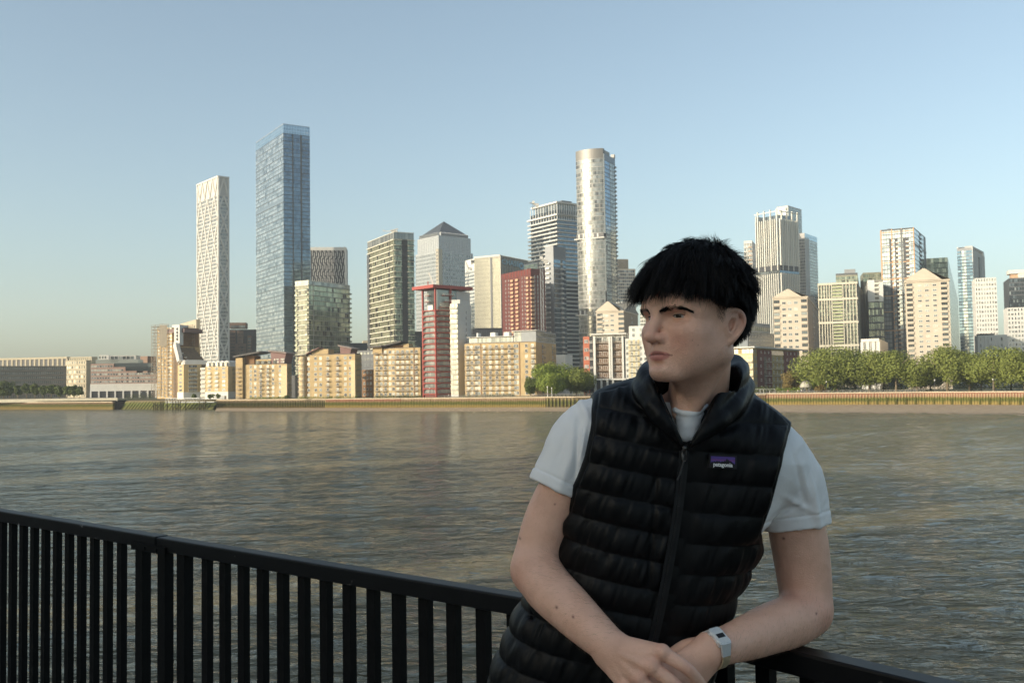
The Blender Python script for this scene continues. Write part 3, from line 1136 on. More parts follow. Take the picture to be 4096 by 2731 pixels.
tree('red_bush', 'reddish bush at the foot of the bright green bush', 3278, 440, 1538, 62, 6.0, LEAF_R, 24, None, 900, 0.26, False, 0.0, cat='bush')
hedge('hedge', 'low green hedge to the left of the bandstand', 3105, 3205, 446, 6.0, 2.4, 1.2, LEAF_B, 25, 1100)
hedge('hedge', 'small hedge behind the white gate by the olive flats', 3010, 3095, 448, 6.0, 2.9, 1.2, LEAF_D, 26, 900)
# the round clump left of the man's sleeve
GCL = 'trees of the round clump by the white flats'
tree('lime_tree', 'dark green small tree at the left end of the round clump', 2122, 478, 1500, 82, 6.0, LEAF_D, 31, GCL, 1600, 0.34, low=0.10)
tree('lime_tree', 'large bright crown in the middle of the round clump', 2215, 486, 1446, 180, 6.0, LEAF_B, 32, GCL, 4200, 0.40, low=0.12)
tree('lime_tree', 'lower front crown of the round clump above two white posts', 2208, 470, 1490, 130, 6.0, LEAF_B, 33, GCL, 2600, 0.38, low=0.12)
tree('lime_tree', 'right hand crown of the round clump next to the orange brick strip', 2305, 484, 1462, 130, 6.0, LEAF, 34, GCL, 2800, 0.38, low=0.12)
tree('lime_tree', 'dark back crown behind the right end of the round clump', 2345, 492, 1480, 85, 6.0, LEAF_D, 35, GCL, 1600, 0.36, low=0.10)
# dark row at far left
GRW = 'row of dark trees before the long stone offices'
for i, (px, yt, w_) in enumerate([(-40, 1520, 70), (15, 1515, 80), (38, 1533, 34), (72, 1532, 34), (106, 1528, 38), (140, 1530, 36), (172, 1530, 36), (205, 1533, 38), (238, 1533, 36), (268, 1535, 36), (296, 1535, 34), (318, 1540, 28)]):
    lab = ['tree just outside the left edge of the row', 'tallest dark tree at the left edge of the picture', 'small lollipop tree first in the row from the left edge', 'second small tree in the row before the long offices',
           'third small tree in the row with a high dark crown', 'fourth small tree in the row before the long offices', 'fifth small tree halfway along the dark row', 'sixth small tree just past the middle of the row',
           'seventh small tree in front of the lit stone corner block', 'eighth small tree in front of the lit stone corner block', 'ninth small tree near the right end of the dark row', 'last small tree at the right end of the dark row'][i]
    tree('plane_tree', lab, px, 715 - px * 0.12, yt, w_ * 1.25, 7.2, LEAF_D, 40 + i, GRW, 900 if i > 1 else 1500, 0.5, low=0.22)
# lower terrace and pier posts at the left
ter = MB()
A, B_ = P2(-300, 775), P2(470, 668)
ter_pts = [P2(-300, 742), P2(0, 700), P2(262, 672), P2(470, 655), P2(470, 720), P2(-300, 900)]
ter.prism([(p[0], p[1]) for p in ter_pts], 5.0, 7.2)
o = ter.build('terrace', [plain('terrace_stone', (0.36, 0.33, 0.25), 0.9, var=0.1, scale=0.3)])
tag(o, kind='structure')
hedge('shrubbery', 'shrubs above the mouth of the inlet', 500, 612, 650, 6.0, 3.6, 1.5, LEAF_D, 71, 700, 'shrub')
for i, (a, c) in enumerate(((1000, 1140), (1190, 1430), (1500, 1690), (1850, 2060))):
    hedge('hedge', ['clipped hedge at the foot of the first yellow brick block with the plum penthouse', 'clipped hedge in front of the flats with the round balcony corner', 'thin hedge below the flats with rows of angled balconies', 'long dark hedge below the wide yellow brick block'][i],
          a, c, 560 - i * 22, 5.8, 1.3, 0.8, LEAF_B if i < 2 else LEAF_D, 80 + i, 900)
for i, (px, d_) in enumerate(((665, 604), (744, 604), (775, 602), (838, 596), (872, 592), (1148, 566))):
    tree('round_shrub', ['clipped round shrub below the first white roofed block', 'clipped round shrub beside the jetty roof', 'second clipped round shrub beside the jetty roof', 'round shrub before the white arcade',
                         'round shrub at the right end of the white arcade', 'round shrub at the dark right side of the first brick block'][i], px + 112 if i < 2 else px, d_ - 6, 1572 if i < 5 else 1578, 22, 5.8, LEAF_D, 90 + i, 'clipped round shrubs on the far promenade', 400, 0.25, False, 0.0, cat='shrub')

# jetty with timber dolphins
e = empty('jetty', P2(760, 560).tolist() + [0])
jt = e.location.copy()
tag(e, 'long white jetty bridge on dark timber piles below the white roofed flats', 'jetty')


def jl(px, d):
    p = P2(px, d)
    return p[0] - jt[0], p[1] - jt[1]


mb = MB()
(ax, ay), (bx, by) = jl(668, 590), jl(862, 574)
dx, dy = bx - ax, by - ay
ln = math.hypot(dx, dy)
rot = Matrix(((dx / ln, -dy / ln, 0, ax), (dy / ln, dx / ln, 0, ay), (0, 0, 1, 0), (0, 0, 0, 1)))
mb.box(0, ln, -1.2, 1.2, 4.2, 4.8, 0, rot)
mb.build('deck', [GREY_M], e)
mb = MB()
for y in (-1.2, 1.2):
    mb.box(0, ln * 0.7, y - 0.06, y + 0.06, 6.6, 6.8, 0, rot)
    for k in range(13):
        x = k * ln * 0.7 / 12
        mb.box(x - 0.07, x + 0.07, y - 0.05, y + 0.05, 4.8, 6.6, 0, rot)
        if k < 12:
            mb.bar(rot @ Vector((x, y, 4.8)), rot @ Vector((x + ln * 0.7 / 12, y, 6.6)), 0.1)
mb.build('truss', [GREY_R], e)
mb = MB()
mb.box(0, ln * 0.7, -1.3, 1.3, 6.802, 6.95, 0, rot)
mb.build('canopy', [WHITE_M], e)
for px in (640, 646, 652, 668, 690, 702, 712, 720, 742, 796, 803, 812, 820):
    x, y = jl(px, 572 + (px % 3) * 3)
    mb = MB()
    mb.tube([(x, y, -1.0), (x + 0.15, y, 5.4)], [0.34, 0.30], 8)
    mb.build('timber_pile', [TIMBER], e)
mb = MB()
for a, c in ((612, 652), (686, 722), (792, 822)):
    (ax, ay), (bx, by) = jl(a, 574), jl(c, 574)
    mb.bar((ax, ay, 3.4), (bx, by, 3.4), 0.45)
    mb.bar((ax, ay, 1.4), (bx, by, 1.6), 0.4)
mb.build('cross_beam', [TIMBER], e)
for px in (614, 622, 630):
    x, y = jl(px, 576)
    mb = MB()
    mb.tube([(x, y, -1.0), (x, y, 4.6)], 0.34, 8)
    mb.build('timber_pile', [TIMBER], e)
# weedy slope with timber ribs behind the jetty
mb = MB()
A, B_ = P2(500, 640), P2(868, 584)
t = (B_ - A) / np.linalg.norm(B_ - A)
L_ = np.linalg.norm(B_ - A)
rot = Matrix(((t[0], -t[1], 0, A[0]), (t[1], t[0], 0, A[1]), (0, 0, 1, 0), (0, 0, 0, 1)))
e = empty('weedy_embankment', (0, 0, 0))
tag(e, 'mossy sloping river bank with slanted timber ribs behind the jetty', 'embankment')
mb.add([tuple(rot @ Vector(v)) for v in ((0, -3.5, -0.5), (L_, -3.5, -0.5), (L_, 0.5, 5.0), (0, 0.5, 5.0), (0, 3, 5.6), (L_, 3, 5.6))], [(0, 1, 2, 3), (3, 2, 5, 4)])
mb.build('bank', [algae_wall('weedy_bank', (0.13, 0.13, 0.035), (0.26, 0.20, 0.11), (0.09, 0.11, 0.02), (0.12, 0.12, 0.03))], e)
q = MB()
q.bar((0, -3.7, -0.3), (0.9, 0.3, 4.8), 0.34)
me = q.mesh('timber_rib')
me.materials.append(TIMBER)
for i in range(26):
    o = bpy.data.objects.new('timber_rib', me)
    COL.objects.link(o)
    o.parent = e
    o.matrix_local = rot @ Matrix.Translation((6 + i * (L_ - 8) / 26, 0, 0))
# inlet mouth, pier and low terrace wall
mb = MB()
a, c = P2(456, 636), P2(482, 640)
mb.box(a[0], c[0], a[1], a[1] + 40, -0.5, 4.4)
o = mb.build('lock_gate', [plain('lock_timber', (0.035, 0.03, 0.022), 0.9)])
tag(o, 'dark lock gate closing the narrow inlet', 'lock gate')
mb = MB()
a = P2(90, 697)
mb.box(a[0] - 0.7, a[0] + 0.7, a[1] - 1.6, a[1] + 1, -0.5, 5.0)
o = mb.build('mooring_pier', [TIMBER])
tag(o, 'dark upright mooring post on the low wall at far left', 'post')
# bandstand
b0 = WY(3224, 1560, 440)
e = empty('bandstand', (b0[0], b0[1], 6.0))
tag(e, 'small round bandstand with pale domed roof beside the park trees', 'bandstand')
s_ = 440 / FPX
rr = 24 * s_
zb_ = (1566 - 1545) * s_
prof = [(rr * math.cos(a), zb_ + 27 * s_ * math.sin(a)) for a in [math.pi / 2 * k / 7 for k in range(8)]]
vs, fs = [], []
for r_, z in prof:
    for k in range(24):
        a = 2 * math.pi * k / 24
        vs.append((r_ * math.cos(a), r_ * math.sin(a), z))
for i in range(7):
    for k in range(24):
        fs.append((i * 24 + k, i * 24 + (k + 1) % 24, (i + 1) * 24 + (k + 1) % 24, (i + 1) * 24 + k))
fs.append(tuple(reversed(range(24))))
newobj('dome', np_mesh('dome', vs, fs, True), e, plain('dome_lead', (0.36, 0.34, 0.28), 0.6, var=0.08, scale=0.8))
mb = MB()
for k in range(8):
    a = 2 * math.pi * k / 8 + 0.2
    pts_ = [((r_ + 0.06) * math.cos(a), (r_ + 0.06) * math.sin(a), z + 0.03) for r_, z in prof]
    mb.tube(pts_, 0.07, 4)
o = mb.build('dome_rib', [plain('dome_rib', (0.22, 0.20, 0.165), 0.7)], e)
o['kind'] = 'stuff'
q = MB()
q.tube([(0, 0, -0.2), (0, 0, zb_)], 0.14, 8)
me = q.mesh('column', True)
me.materials.append(GREY_D)
for k in range(8):
    a = 2 * math.pi * k / 8 + 0.2
    o = bpy.data.objects.new('column', me)
    COL.objects.link(o)
    o.parent = e
    o.location = (rr * 0.93 * math.cos(a), rr * 0.93 * math.sin(a), 0)
# white gate, white posts, small lamp posts
mb = MB()
for px in (2996, 3012, 3040, 3054, 3078, 3100):
    w = P2(px, 447)
    mb.box(w[0] - 0.08, w[0] + 0.08, w[1], w[1] + 0.1, 5.8, 7.9)
a, c = P2(2990, 447), P2(3102, 447)
mb.box(a[0], c[0], a[1], a[1] + 0.1, 7.75, 7.9)
mb.box(a[0], c[0], a[1], a[1] + 0.1, 6.0, 6.15)
o = mb.build('gate', [WHITE_M])
tag(o, 'white barred gate on the promenade below the olive flats', 'gate')
for i, (px, h) in enumerate(((2190, 4.2), (2207, 3.6))):
    w = P2(px, 462)
    e = empty('lamp_post', (w[0], w[1], 5.8))
    tag(e, ['left one of two short white posts before the round tree clump', 'right one of two short white posts before the round tree clump'][i], 'post', 'white posts before the round tree clump')
    mb = MB()
    mb.tube([(0, 0, 0), (0, 0, h)], [0.14, 0.10], 8)
    mb.build('pole', [WHITE_M], e)
    mb = MB()
    mb.tube([(0, 0, h), (0, 0, h + 0.5), (0, 0, h + 0.6)], [0.28, 0.28, 0.1], 8)
    mb.build('lantern', [WHITE_M], e)
GLP = 'lamp posts along the far promenade'
for i, px in enumerate((566, 585, 607, 1196, 1718, 1886, 1940, 3315, 3752, 3990)):
    dd_ = np.linalg.norm(interp_line(WC, PXC, max(px, 868))) if px > 866 else 632
    w = interp_line(WC, PXC, px) + np.array((0, 2.0)) if px > 866 else P2(px, 640)
    e = empty('lamp_post', (w[0], w[1], 5.8))
    lab = ['lamp post above the mouth of the inlet', 'lamp post left of the scaffolded tower', 'lamp post at the foot of the scaffolded tower', 'lamp post below the round balcony corner', 'lamp post left of the red framed tower',
           'lamp post right of the red framed tower', 'lamp post below the wide yellow brick block', 'lamp post right of the reddish bush', 'lamp post under the tall tree beside the cream tower', 'lamp post below the wide tree at the right'][i]
    tag(e, lab, 'lamp post', GLP)
    mb = MB()
    mb.tube([(0, 0, 0), (0, 0, 4.6)], [0.09, 0.06], 6)
    mb.build('pole', [GREY_D], e)
    mb = MB()
    mb.tube([(0, 0, 4.6), (0, 0, 4.75), (0, 0, 5.1), (0, 0, 5.2)], [0.1, 0.26, 0.26, 0.08], 8)
    mb.build('lantern', [WHITE_M], e)


def small_person(label, px, top_col, leg_col, seed):
    w = interp_line(WC, PXC, px) + np.array((0, 1.6))
    r_ = random.Random(seed)
    mb = MB()
    st = r_.uniform(-0.12, 0.12)
    mb.tube([(-0.09, st, 0), (-0.09, st * 0.3, 0.45), (-0.07, 0, 0.88)], [0.06, 0.075, 0.10], 8, 1)
    mb.tube([(0.09, -st, 0), (0.09, -st * 0.3, 0.45), (0.07, 0, 0.88)], [0.06, 0.075, 0.10], 8, 1)
    mb.tube([(0, 0, 0.82), (0, 0, 1.0), (0, 0, 1.25), (0, 0, 1.42), (0, 0, 1.48)], [0.15, 0.15, 0.19, 0.17, 0.07], 10, 0)
    for s in (-1, 1):
        mb.tube([(s * 0.19, 0, 1.40), (s * 0.24, 0.02, 1.12), (s * 0.22, -0.08, 0.88)], [0.065, 0.052, 0.04], 8, 0)
        mb.tube([(s * 0.22, -0.08, 0.88), (s * 0.215, -0.11, 0.78)], [0.04, 0.03], 6, 2)
    mb.tube([(0, 0, 1.46), (0, 0, 1.54)], [0.055, 0.06], 8, 2)
    mb.tube([(0, -0.01, 1.52), (0, -0.01, 1.58), (0, 0, 1.66), (0, 0.01, 1.74), (0, 0.01, 1.78)], [0.055, 0.085, 0.098, 0.075, 0.02], 10, 2)
    mb.tube([(0, 0.02, 1.66), (0, 0.02, 1.75), (0, 0.015, 1.80)], [0.103, 0.088, 0.02], 10, 3)
    o = mb.build('person', [plain('far_top%d' % seed, top_col, 0.9), plain('far_legs%d' % seed, leg_col, 0.9), SKINF, HAIRF], None, True)
    o.location = (w[0], w[1], 5.82)
    o.rotation_euler = (0, 0, r_.random() * 6)
    tag(o, label, 'person', 'people walking on the far promenade')


SKINF = plain('far_skin', (0.45, 0.28, 0.2), 0.6)
HAIRF = plain('far_hair', (0.03, 0.02, 0.015), 0.6)
small_person('walker in dark clothes beside the white gate on the far bank', 3071, (0.05, 0.06, 0.09), (0.04, 0.04, 0.05), 1)
small_person('walker in a pink top left of the bandstand', 3158, (0.5, 0.22, 0.18), (0.07, 0.07, 0.1), 2)
small_person('walker in a pale top just left of the bandstand', 3199, (0.55, 0.5, 0.45), (0.1, 0.09, 0.08), 3)
small_person('walker in white below the bandstand dome', 3214, (0.7, 0.68, 0.64), (0.25, 0.15, 0.12), 4)
small_person('walker in a brown top under the broad pale park tree', 3355, (0.22, 0.12, 0.08), (0.05, 0.05, 0.06), 5)
small_person('walker in a pale top right of the red framed tower', 1795, (0.6, 0.58, 0.52), (0.06, 0.06, 0.08), 6)
# =================================================================== the skyline
GBR = 'yellow brick riverside flats'
GCT = 'cream council towers with pitched gables'
GTW = 'glass towers of the skyline'


def fhm(b, px):
    return px * b.d / FPX


# ---- far left offices ------------------------------------------------
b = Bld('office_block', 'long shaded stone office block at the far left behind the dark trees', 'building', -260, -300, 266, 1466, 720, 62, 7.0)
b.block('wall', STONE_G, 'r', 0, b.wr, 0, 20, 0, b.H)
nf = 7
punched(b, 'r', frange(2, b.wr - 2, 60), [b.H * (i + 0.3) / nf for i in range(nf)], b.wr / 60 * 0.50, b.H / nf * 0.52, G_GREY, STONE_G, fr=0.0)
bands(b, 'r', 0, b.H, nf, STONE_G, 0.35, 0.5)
b2 = Bld('office_block', 'set back colonnaded top storeys above the long stone offices', 'building', 268, -200, 300, 1427, 880, 12, 7.0)
b2.body(BLACKISH)
z0 = b2.z(1462)
b2.block('attic_slab', STONE, 'l', -0.3, b2.wl + 0.3, -0.5, 6, b2.H - 1.6, b2.H + 0.1)
fins(b2, 'l', z0, b2.H - 1.6, 26, STONE, 1.6, 0.35, name='pier')
b2.block('base_band', STONE, 'l', -0.2, b2.wl, -0.4, 6, z0 - 3, z0)
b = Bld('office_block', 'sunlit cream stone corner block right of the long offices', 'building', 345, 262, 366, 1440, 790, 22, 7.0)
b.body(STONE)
nf = 8
punched(b, 'l', frange(1, b.wl - 0.6, 8), [b.H * (i + 0.25) / nf for i in range(nf)], b.wl / 8 * 0.45, b.H / nf * 0.55, G_HOME, STONE, fr=0.0)
bands(b, 'l', 0, b.H, nf, STONE, 0.3, 0.4)
b = Bld('office_block', 'pale colonnaded block rising behind the lit stone corner', 'building', 366, 280, 390, 1426, 860, 10, 7.0)
b.body(STONE)
fins(b, 'l', b.z(1448), b.z(1430), 10, STONE, 1.0, 0.4, name='pier')
panes(b, 'l', b.z(1448), b.z(1432), 1, 20, G_GREY)

# ---- pink and cream stepped offices ----------------------------------
b = Bld('stepped_offices', 'pink and cream stepped riverside offices with a ground floor colonnade', 'building', 363, 361, 640, 1455, 742, 82, 6.5)
F = 'r'
uu = lambda px: b.u(F, px)
zz = b.z
b.block('wall', STONE_PINK, F, 0, uu(455), 0, 22, 0, zz(1455))
b.block('wall', STONE_PINK, F, uu(455) + 0.01, uu(502), 0.02, 22, 0, zz(1469))
b.block('wall', STONE_PINK, F, uu(502) + 0.01, uu(546), 0.04, 22, 0, zz(1485))
b.block('wall', STONE_PINK, F, uu(546) + 0.01, uu(640), 0.06, 22, 0, zz(1498))
b.block('cream_base', WHITE, F, -0.2, uu(640), -0.5, 1, zz(1565), zz(1536))
b.block('glass_attic', G_DARK, F, uu(378), uu(548), 3, 20, zz(1455), zz(1438))
b.block('glass_attic', G_DARK, F, uu(456), uu(590), 1.2, 18, zz(1470), zz(1453))
b.block('glass_attic', G_DARK, F, uu(500), uu(612), 1.0, 16, zz(1486), zz(1469))
b.block('penthouse', WHITE, F, uu(390), uu(430), 4, 19, zz(1438), zz(1420))
b.block('penthouse', GREY_R, F, uu(430), uu(538), 4.3, 19, zz(1438), zz(1422))
punched(b, F, [uu(p) for p in (400, 411, 422)], [zz(1436)], fhm(b, 8), fhm(b, 12), G_GREY, WHITE, proud=0.2, mull=0)
for r_ in b.pieces('window', win_mesh(fhm(b, 13), fhm(b, 12), G_DARK, GREY_M, mull=1), [(F, uu(443 + k * 16), zz(1437), 4.28) for k in range(6)]):
    pass
rows = [(1470, 455), (1486, 502), (1502, 640), (1517, 640), (1532, 640)]
for py, pxe in rows:
    us = [uu(p) for p in np.arange(370, pxe - 6, 10.8)]
    punched(b, F, us, [zz(py)], fhm(b, 8.6), fhm(b, 9), G_HOME, GREY_R, fr=0.15, mull=1, proud=0.06)
us = [uu(p) for p in np.arange(381, 632, 32.5)]
punched(b, F, us, [zz(1551)], fhm(b, 24), fhm(b, 11), G_HOME, WHITE, proud=0.62, mull=3, fr=0.25, trans=1)
b.block('loggia_shade', BLACKISH, F, 0, uu(640), -0.05, 0.6, 0, zz(1565))  # black panel paints the shade behind the columns
me = fin_mesh(zz(1564), fhm(b, 6), 0.5, WHITE, 'column')
b.pieces('column', me, [(F, uu(p), 0, -0.1) for p in np.arange(364, 640, 32.5)])
b = Bld('office_block', 'brown slanted roof block behind the stepped offices', 'building', 590, 535, 625, 1424, 820, 30, 6.5)
b.body(STONE_BR)
panes(b, 'l', b.z(1480), b.z(1455), 2, 8, G_DARK)

# ---- ochre tower with scaffolding ------------------------------------
b = Bld('stepped_tower', 'ochre ziggurat apartment tower wrapped in scaffolding with a white sloping chute', 'building', 712, 629, 745, 1308, 690, 24, 6.0)
OCH = plain('ochre_brick', (0.50, 0.34, 0.16), 0.85, var=0.1, scale=0.3, spec=0.2)
TERR = plain('terrace_brick', (0.20, 0.135, 0.08), 0.85, var=0.15, scale=0.4)
b.block('wall', OCH, 'l', 0, b.u('l', 688), 0, 22, 0, b.H)
b.block('wall', OCH, 'l', b.u('l', 688) + 0.01, b.wl, 0.3, 22, 0, b.z(1385))
b.block('wall', BRICK_BR, 'l', b.u('l', 688) + 0.02, b.wl, 4, 21, b.z(1385), b.H)
b.block('attic', plain('penthouse_slate', (0.16, 0.09, 0.075), 0.6), 'l', b.u('l', 668), b.wl + 6, -0.5, 18, b.z(1330), b.z(1315))
b.block('penthouse', WHITE, 'l', b.u('l', 680), b.u('l', 706), 2, 12, b.H, b.z(1298))
fm = fhm(b, 1)
for k in range(11):                                         # stepped terraces falling away to the right
    u0 = b.wl - fm * 22 + k * fm * 9
    b.block('terrace', TERR, 'l', u0, u0 + fm * 9.2, -0.6 - 0.05 * k, 16, 0, b.z(1372 + k * 8.5))
    b.block('terrace_rail', BALC_W if k % 2 else BALC, 'l', u0, u0 + fm * 9.0, -1.2 - 0.05 * k, -0.7, b.z(1374 + k * 8.5), b.z(1374 + k * 8.5) + 1.0)
b.block('chute_head', WHITE, 'l', b.wl - fm * 6, b.wl + fm * 22, -2.6, 1, b.z(1380), b.z(1300))
pa = b.M('l') @ Vector((b.wl + fm * 8, -3.4, b.z(1376)))
pb_ = b.M('l') @ Vector((b.wl + fm * 36, -4.6, b.z(1446)))
q = MB()
q.bar(pa, pb_, 3.0, 3.4, 0)
q.build('chute', [WHITE], b.e)
for k in range(10):
    c0 = pa.lerp(pb_, (k + 0.5) / 10)
    q = MB()
    q.box(c0.x + 0.2, c0.x + 2.6, c0.y - 1.9, c0.y - 1.6, c0.z - 0.3, c0.z + 0.5)
    q.build('chute_louvre', [GREY_M], b.e)
for k in range(4):
    q = MB()
    c0 = b.M('l') @ Vector((b.wl + fm * 12, -2.62, b.z(1317 + 13.5 * k)))
    q.tube([(c0.x, c0.y + 0.1, c0.z), (c0.x, c0.y - 0.15, c0.z)], 0.95, 12)
    q.build('porthole', [BLACKISH], b.e)
nf = 20
punched(b, 'l', [b.u('l', p) for p in (636, 648, 660, 676, 684)], [b.H * (i + 0.3) / nf for i in range(nf)], 1.3, 1.5, G_HOME, WHITE_M)
punched(b, 'l', [b.u('l', p) for p in (696, 706)], [b.H * (i + 0.3) / nf for i in range(13)], 1.3, 1.5, G_HOME, WHITE_M, proud=-0.2)
q = balc_mesh(2.2, 1.2, BALC)
b.pieces('balcony', q, [('l', b.u('l', 672), b.H * (i + 0.2) / nf) for i in range(1, nf)] + [('l', b.u('l', 700), b.H * (i + 0.2) / nf) for i in range(1, 12)])
# scaffolding: a thing of its own
e = empty('scaffolding', WY(640, 1580, 672))
e.location.z = 6.0
tag(e, 'tall tube scaffolding with board decks round the ochre ziggurat tower', 'scaffolding')
ex0 = e.location.copy()


def scaf(px0, px1, py0, py1, d, dep, name='bay'):
    a, c = WY(px0, py0, d), WY(px1, py0, d)
    zt = a[2] - 6.0
    zb = max(0, WY(px0, py1, d)[2] - 6.0)
    x0, x1 = a[0] - ex0.x, c[0] - ex0.x
    y0 = d - ex0.y
    q, p = MB(), MB()
    nx = max(1, int((x1 - x0) / 2.4))
    nz = max(2, int((zt - zb) / 2.1))
    for i in range(nx + 1):
        x = x0 + (x1 - x0) * i / nx
        for y in (y0, y0 + dep):
            q.box(x - 0.09, x + 0.09, y - 0.09, y + 0.09, zb, zt + rng.uniform(0.3, 1.6))
    for k in range(nz + 1):
        z = zb + (zt - zb) * k / nz
        for y in (y0, y0 + dep):
            q.box(x0 - 0.6, x1 + 0.6, y - 0.07, y + 0.07, z + 1.0, z + 1.12)
        p.box(x0 - 0.4, x1 + 0.4, y0 - 0.1, y0 + dep + 0.1, z - 0.14, z)
    for i in range(0, nx):
        for k in range(0, nz, 2):
            xa, xb = x0 + (x1 - x0) * i / nx, x0 + (x1 - x0) * (i + 1) / nx
            q.bar((xa, y0 - 0.1, zb + (zt - zb) * k / nz), (xb, y0 - 0.1, zb + (zt - zb) * min(nz, k + 2) / nz), 0.11)
    o = q.build('tube_frame', [SCAFF], e)
    o2 = p.build('deck', [SCAFF_P], e)


scaf(606, 636, 1306, 1585, 668, 5)
scaf(640, 668, 1302, 1385, 668, 3)
scaf(640, 670, 1395, 1585, 668, 2)
scaf(752, 770, 1305, 1415, 700, 4)
q = MB()
a, c = WY(639, 1302, 667), WY(668, 1302, 667)
q.box(a[0] - ex0.x, c[0] - ex0.x, 667 - ex0.y, 667.2 - ex0.y, WY(639, 1384, 667)[2] - 6, WY(639, 1300, 667)[2] - 6)
q.build('debris_netting', [plain('netting', (0.34, 0.29, 0.22), 0.9, var=0.2, scale=1)], e)

# ---- pale stone slab behind -------------------------------------------
b = Bld('office_tower', 'pale stone slab with square windows between the ochre tower and the white diagrid tower', 'building', 785, 720, 800, 1277, 1000, 60)
b.body(STONE)
nf = 26
punched(b, 'l', frange(b.wl * 0.55, b.wl - 1, 3), [b.H * (i + 0.3) / nf for i in range(nf - 2)], 2.2, 2.2, G_GREY, STONE, fr=0)
fins(b, 'l', b.H - 16, b.H - 6, 8, GREY_R, 0.8, 0.1, u0=1, u1=b.wl * 0.7)

# ---- white diagrid tower ---------------------------------------------
b = Bld('diagrid_tower', 'slender white diagrid tower with a crown of open triangles', 'tower', 873, 789, 915.5, 703, 968, 50)
b.body(GREY_R, 'wall', 0, b.H - fhm(b, 4))
zc = b.z(781)
DIAG = glassy('diagrid_glass', [(0.0, (0.20, 0.21, 0.205)), (0.5, (0.25, 0.255, 0.245)), (0.93, (0.15, 0.155, 0.155))], 0.2, 0.3)
for f, nb in (('l', 14), ('r', 8)):
    nf = 54
    panes(b, f, 0, zc, nf, nb, DIAG if f == 'l' else G_GREY, 0.5, 1.2, proud=0.08)
    bands(b, f, 0, zc, 27, GREY_R, 0.20, 0.7, single=True)


def diag(face, u0, u1, z0, z1, cols, wd, name, mat, half=False):
    """Diamond lattice between z0 and z1."""
    M = b.M(face)
    cw = (u1 - u0) / cols
    hgt = cw * 2.75 if face == 'l' else cw * 2.62
    n = int((z1 - z0) / hgt) + 1
    for c in range(cols):
        for k in range(n):
            za, zb_ = z1 - k * hgt, z1 - (k + 1) * hgt
            if zb_ < z0 - hgt:
                continue
            xm = u0 + cw * (c + 0.5)
            q = MB()
            for (xa, xb) in ((xm, u0 + cw * c), (xm, u0 + cw * (c + 1))):
                q.bar(M @ Vector((xa, -0.35, za)), M @ Vector((xb, -0.35, (za + zb_) / 2)), wd, 0.5, up=tuple((M.to_3x3() @ Vector((0, -1, 0)))))
                q.bar(M @ Vector((xb, -0.35, (za + zb_) / 2)), M @ Vector((xm, -0.35, zb_)), wd, 0.5, up=tuple((M.to_3x3() @ Vector((0, -1, 0)))))
            q.build(name, [mat], b.e)


diag('l', 0.5, b.wl - 0.8, 2, zc, 3, 1.35, 'diagrid_brace', WHITE)
diag('r', 0.8, b.wr - 0.4, 2, zc, 1, 1.5, 'diagrid_brace', WHITE)
me = fin_mesh(b.H, 1.4, 0.6, WHITE, 'corner_post')
b.pieces('corner_post', me, [('l', 0.4, 0), ('l', b.wl - 0.7, 0), ('r', 0.7, 0), ('r', b.wr - 0.5, 0)])
M = b.M('l')
cw = (b.wl - 1.5) / 4
for c in range(4):
    q = MB()
    xm = 0.8 + cw * (c + 0.5)
    upv = tuple(M.to_3x3() @ Vector((0, -1, 0)))
    q.bar(M @ Vector((0.8 + cw * c, -0.5, b.H - 1)), M @ Vector((xm, -0.5, zc)), 1.1, 0.8, up=upv)
    q.bar(M @ Vector((0.8 + cw * (c + 1), -0.5, b.H - 1)), M @ Vector((xm, -0.5, zc)), 1.1, 0.8, up=upv)
    q.build('crown_triangle', [WHITE], b.e)
M = b.M('r')
q = MB()
upv = tuple(M.to_3x3() @ Vector((0, -1, 0)))
q.bar(M @ Vector((0.8, -0.5, zc)), M @ Vector((b.wr / 2, -0.5, b.H - 2)), 1.2, 0.8, up=upv)
q.bar(M @ Vector((b.wr - 0.8, -0.5, zc)), M @ Vector((b.wr / 2, -0.5, b.H - 2)), 1.2, 0.8, up=upv)
q.build('crown_triangle', [WHITE], b.e)
b.block('crown_soffit', CONC_T, 'l', 0.6, b.wl, 0.05, 0.4, zc, b.H - 1)
b.block('top_ring', WHITE, 'l', -0.3, b.wl + 0.3, -0.75, 1.2, b.H - 1.4, b.H)
b.block('top_ring', WHITE, 'r', 0.4, b.wr + 0.3, -0.75, 1.2, b.H - 1.4, b.H)

# ---- brown stone block between the towers ------------------------------
b = Bld('office_tower', 'brown stone offices with stepped bays between the diagrid and the blue glass tower', 'building', 918, 900, 1030, 1290, 1030, 80)
b.block('wall', BLACKISH, 'r', 0, b.wr, 0, 20, 0, b.z(1318))
b.block('attic', STONE_BR, 'r', 0, b.u('r', 985), 1, 18, b.z(1312), b.z(1290))
panes(b, 'r', b.z(1312), b.z(1300), 1, 12, G_GREY, u0=1, u1=b.u('r', 980), proud=-0.9)
fins(b, 'r', b.z(1345), b.z(1318), 22, GREY_D, 0.5, 0.3)
for a, c, t in ((917, 942, 1323), (950, 974, 1323), (990, 1006, 1342), (917, 950, 1375), (962, 985, 1375)):
    b.block('stone_bay', STONE_BR, 'r', b.u('r', a), b.u('r', c), -1.4, 0.2, 0, b.z(t))
    panes(b, 'r', b.z(1435), b.z(t + 8), max(3, int((1427 - t) / 12)), 4, G_DARK, 1.6, 1.4, u0=b.u('r', a) + 0.6, u1=b.u('r', c) - 0.6, proud=1.46)

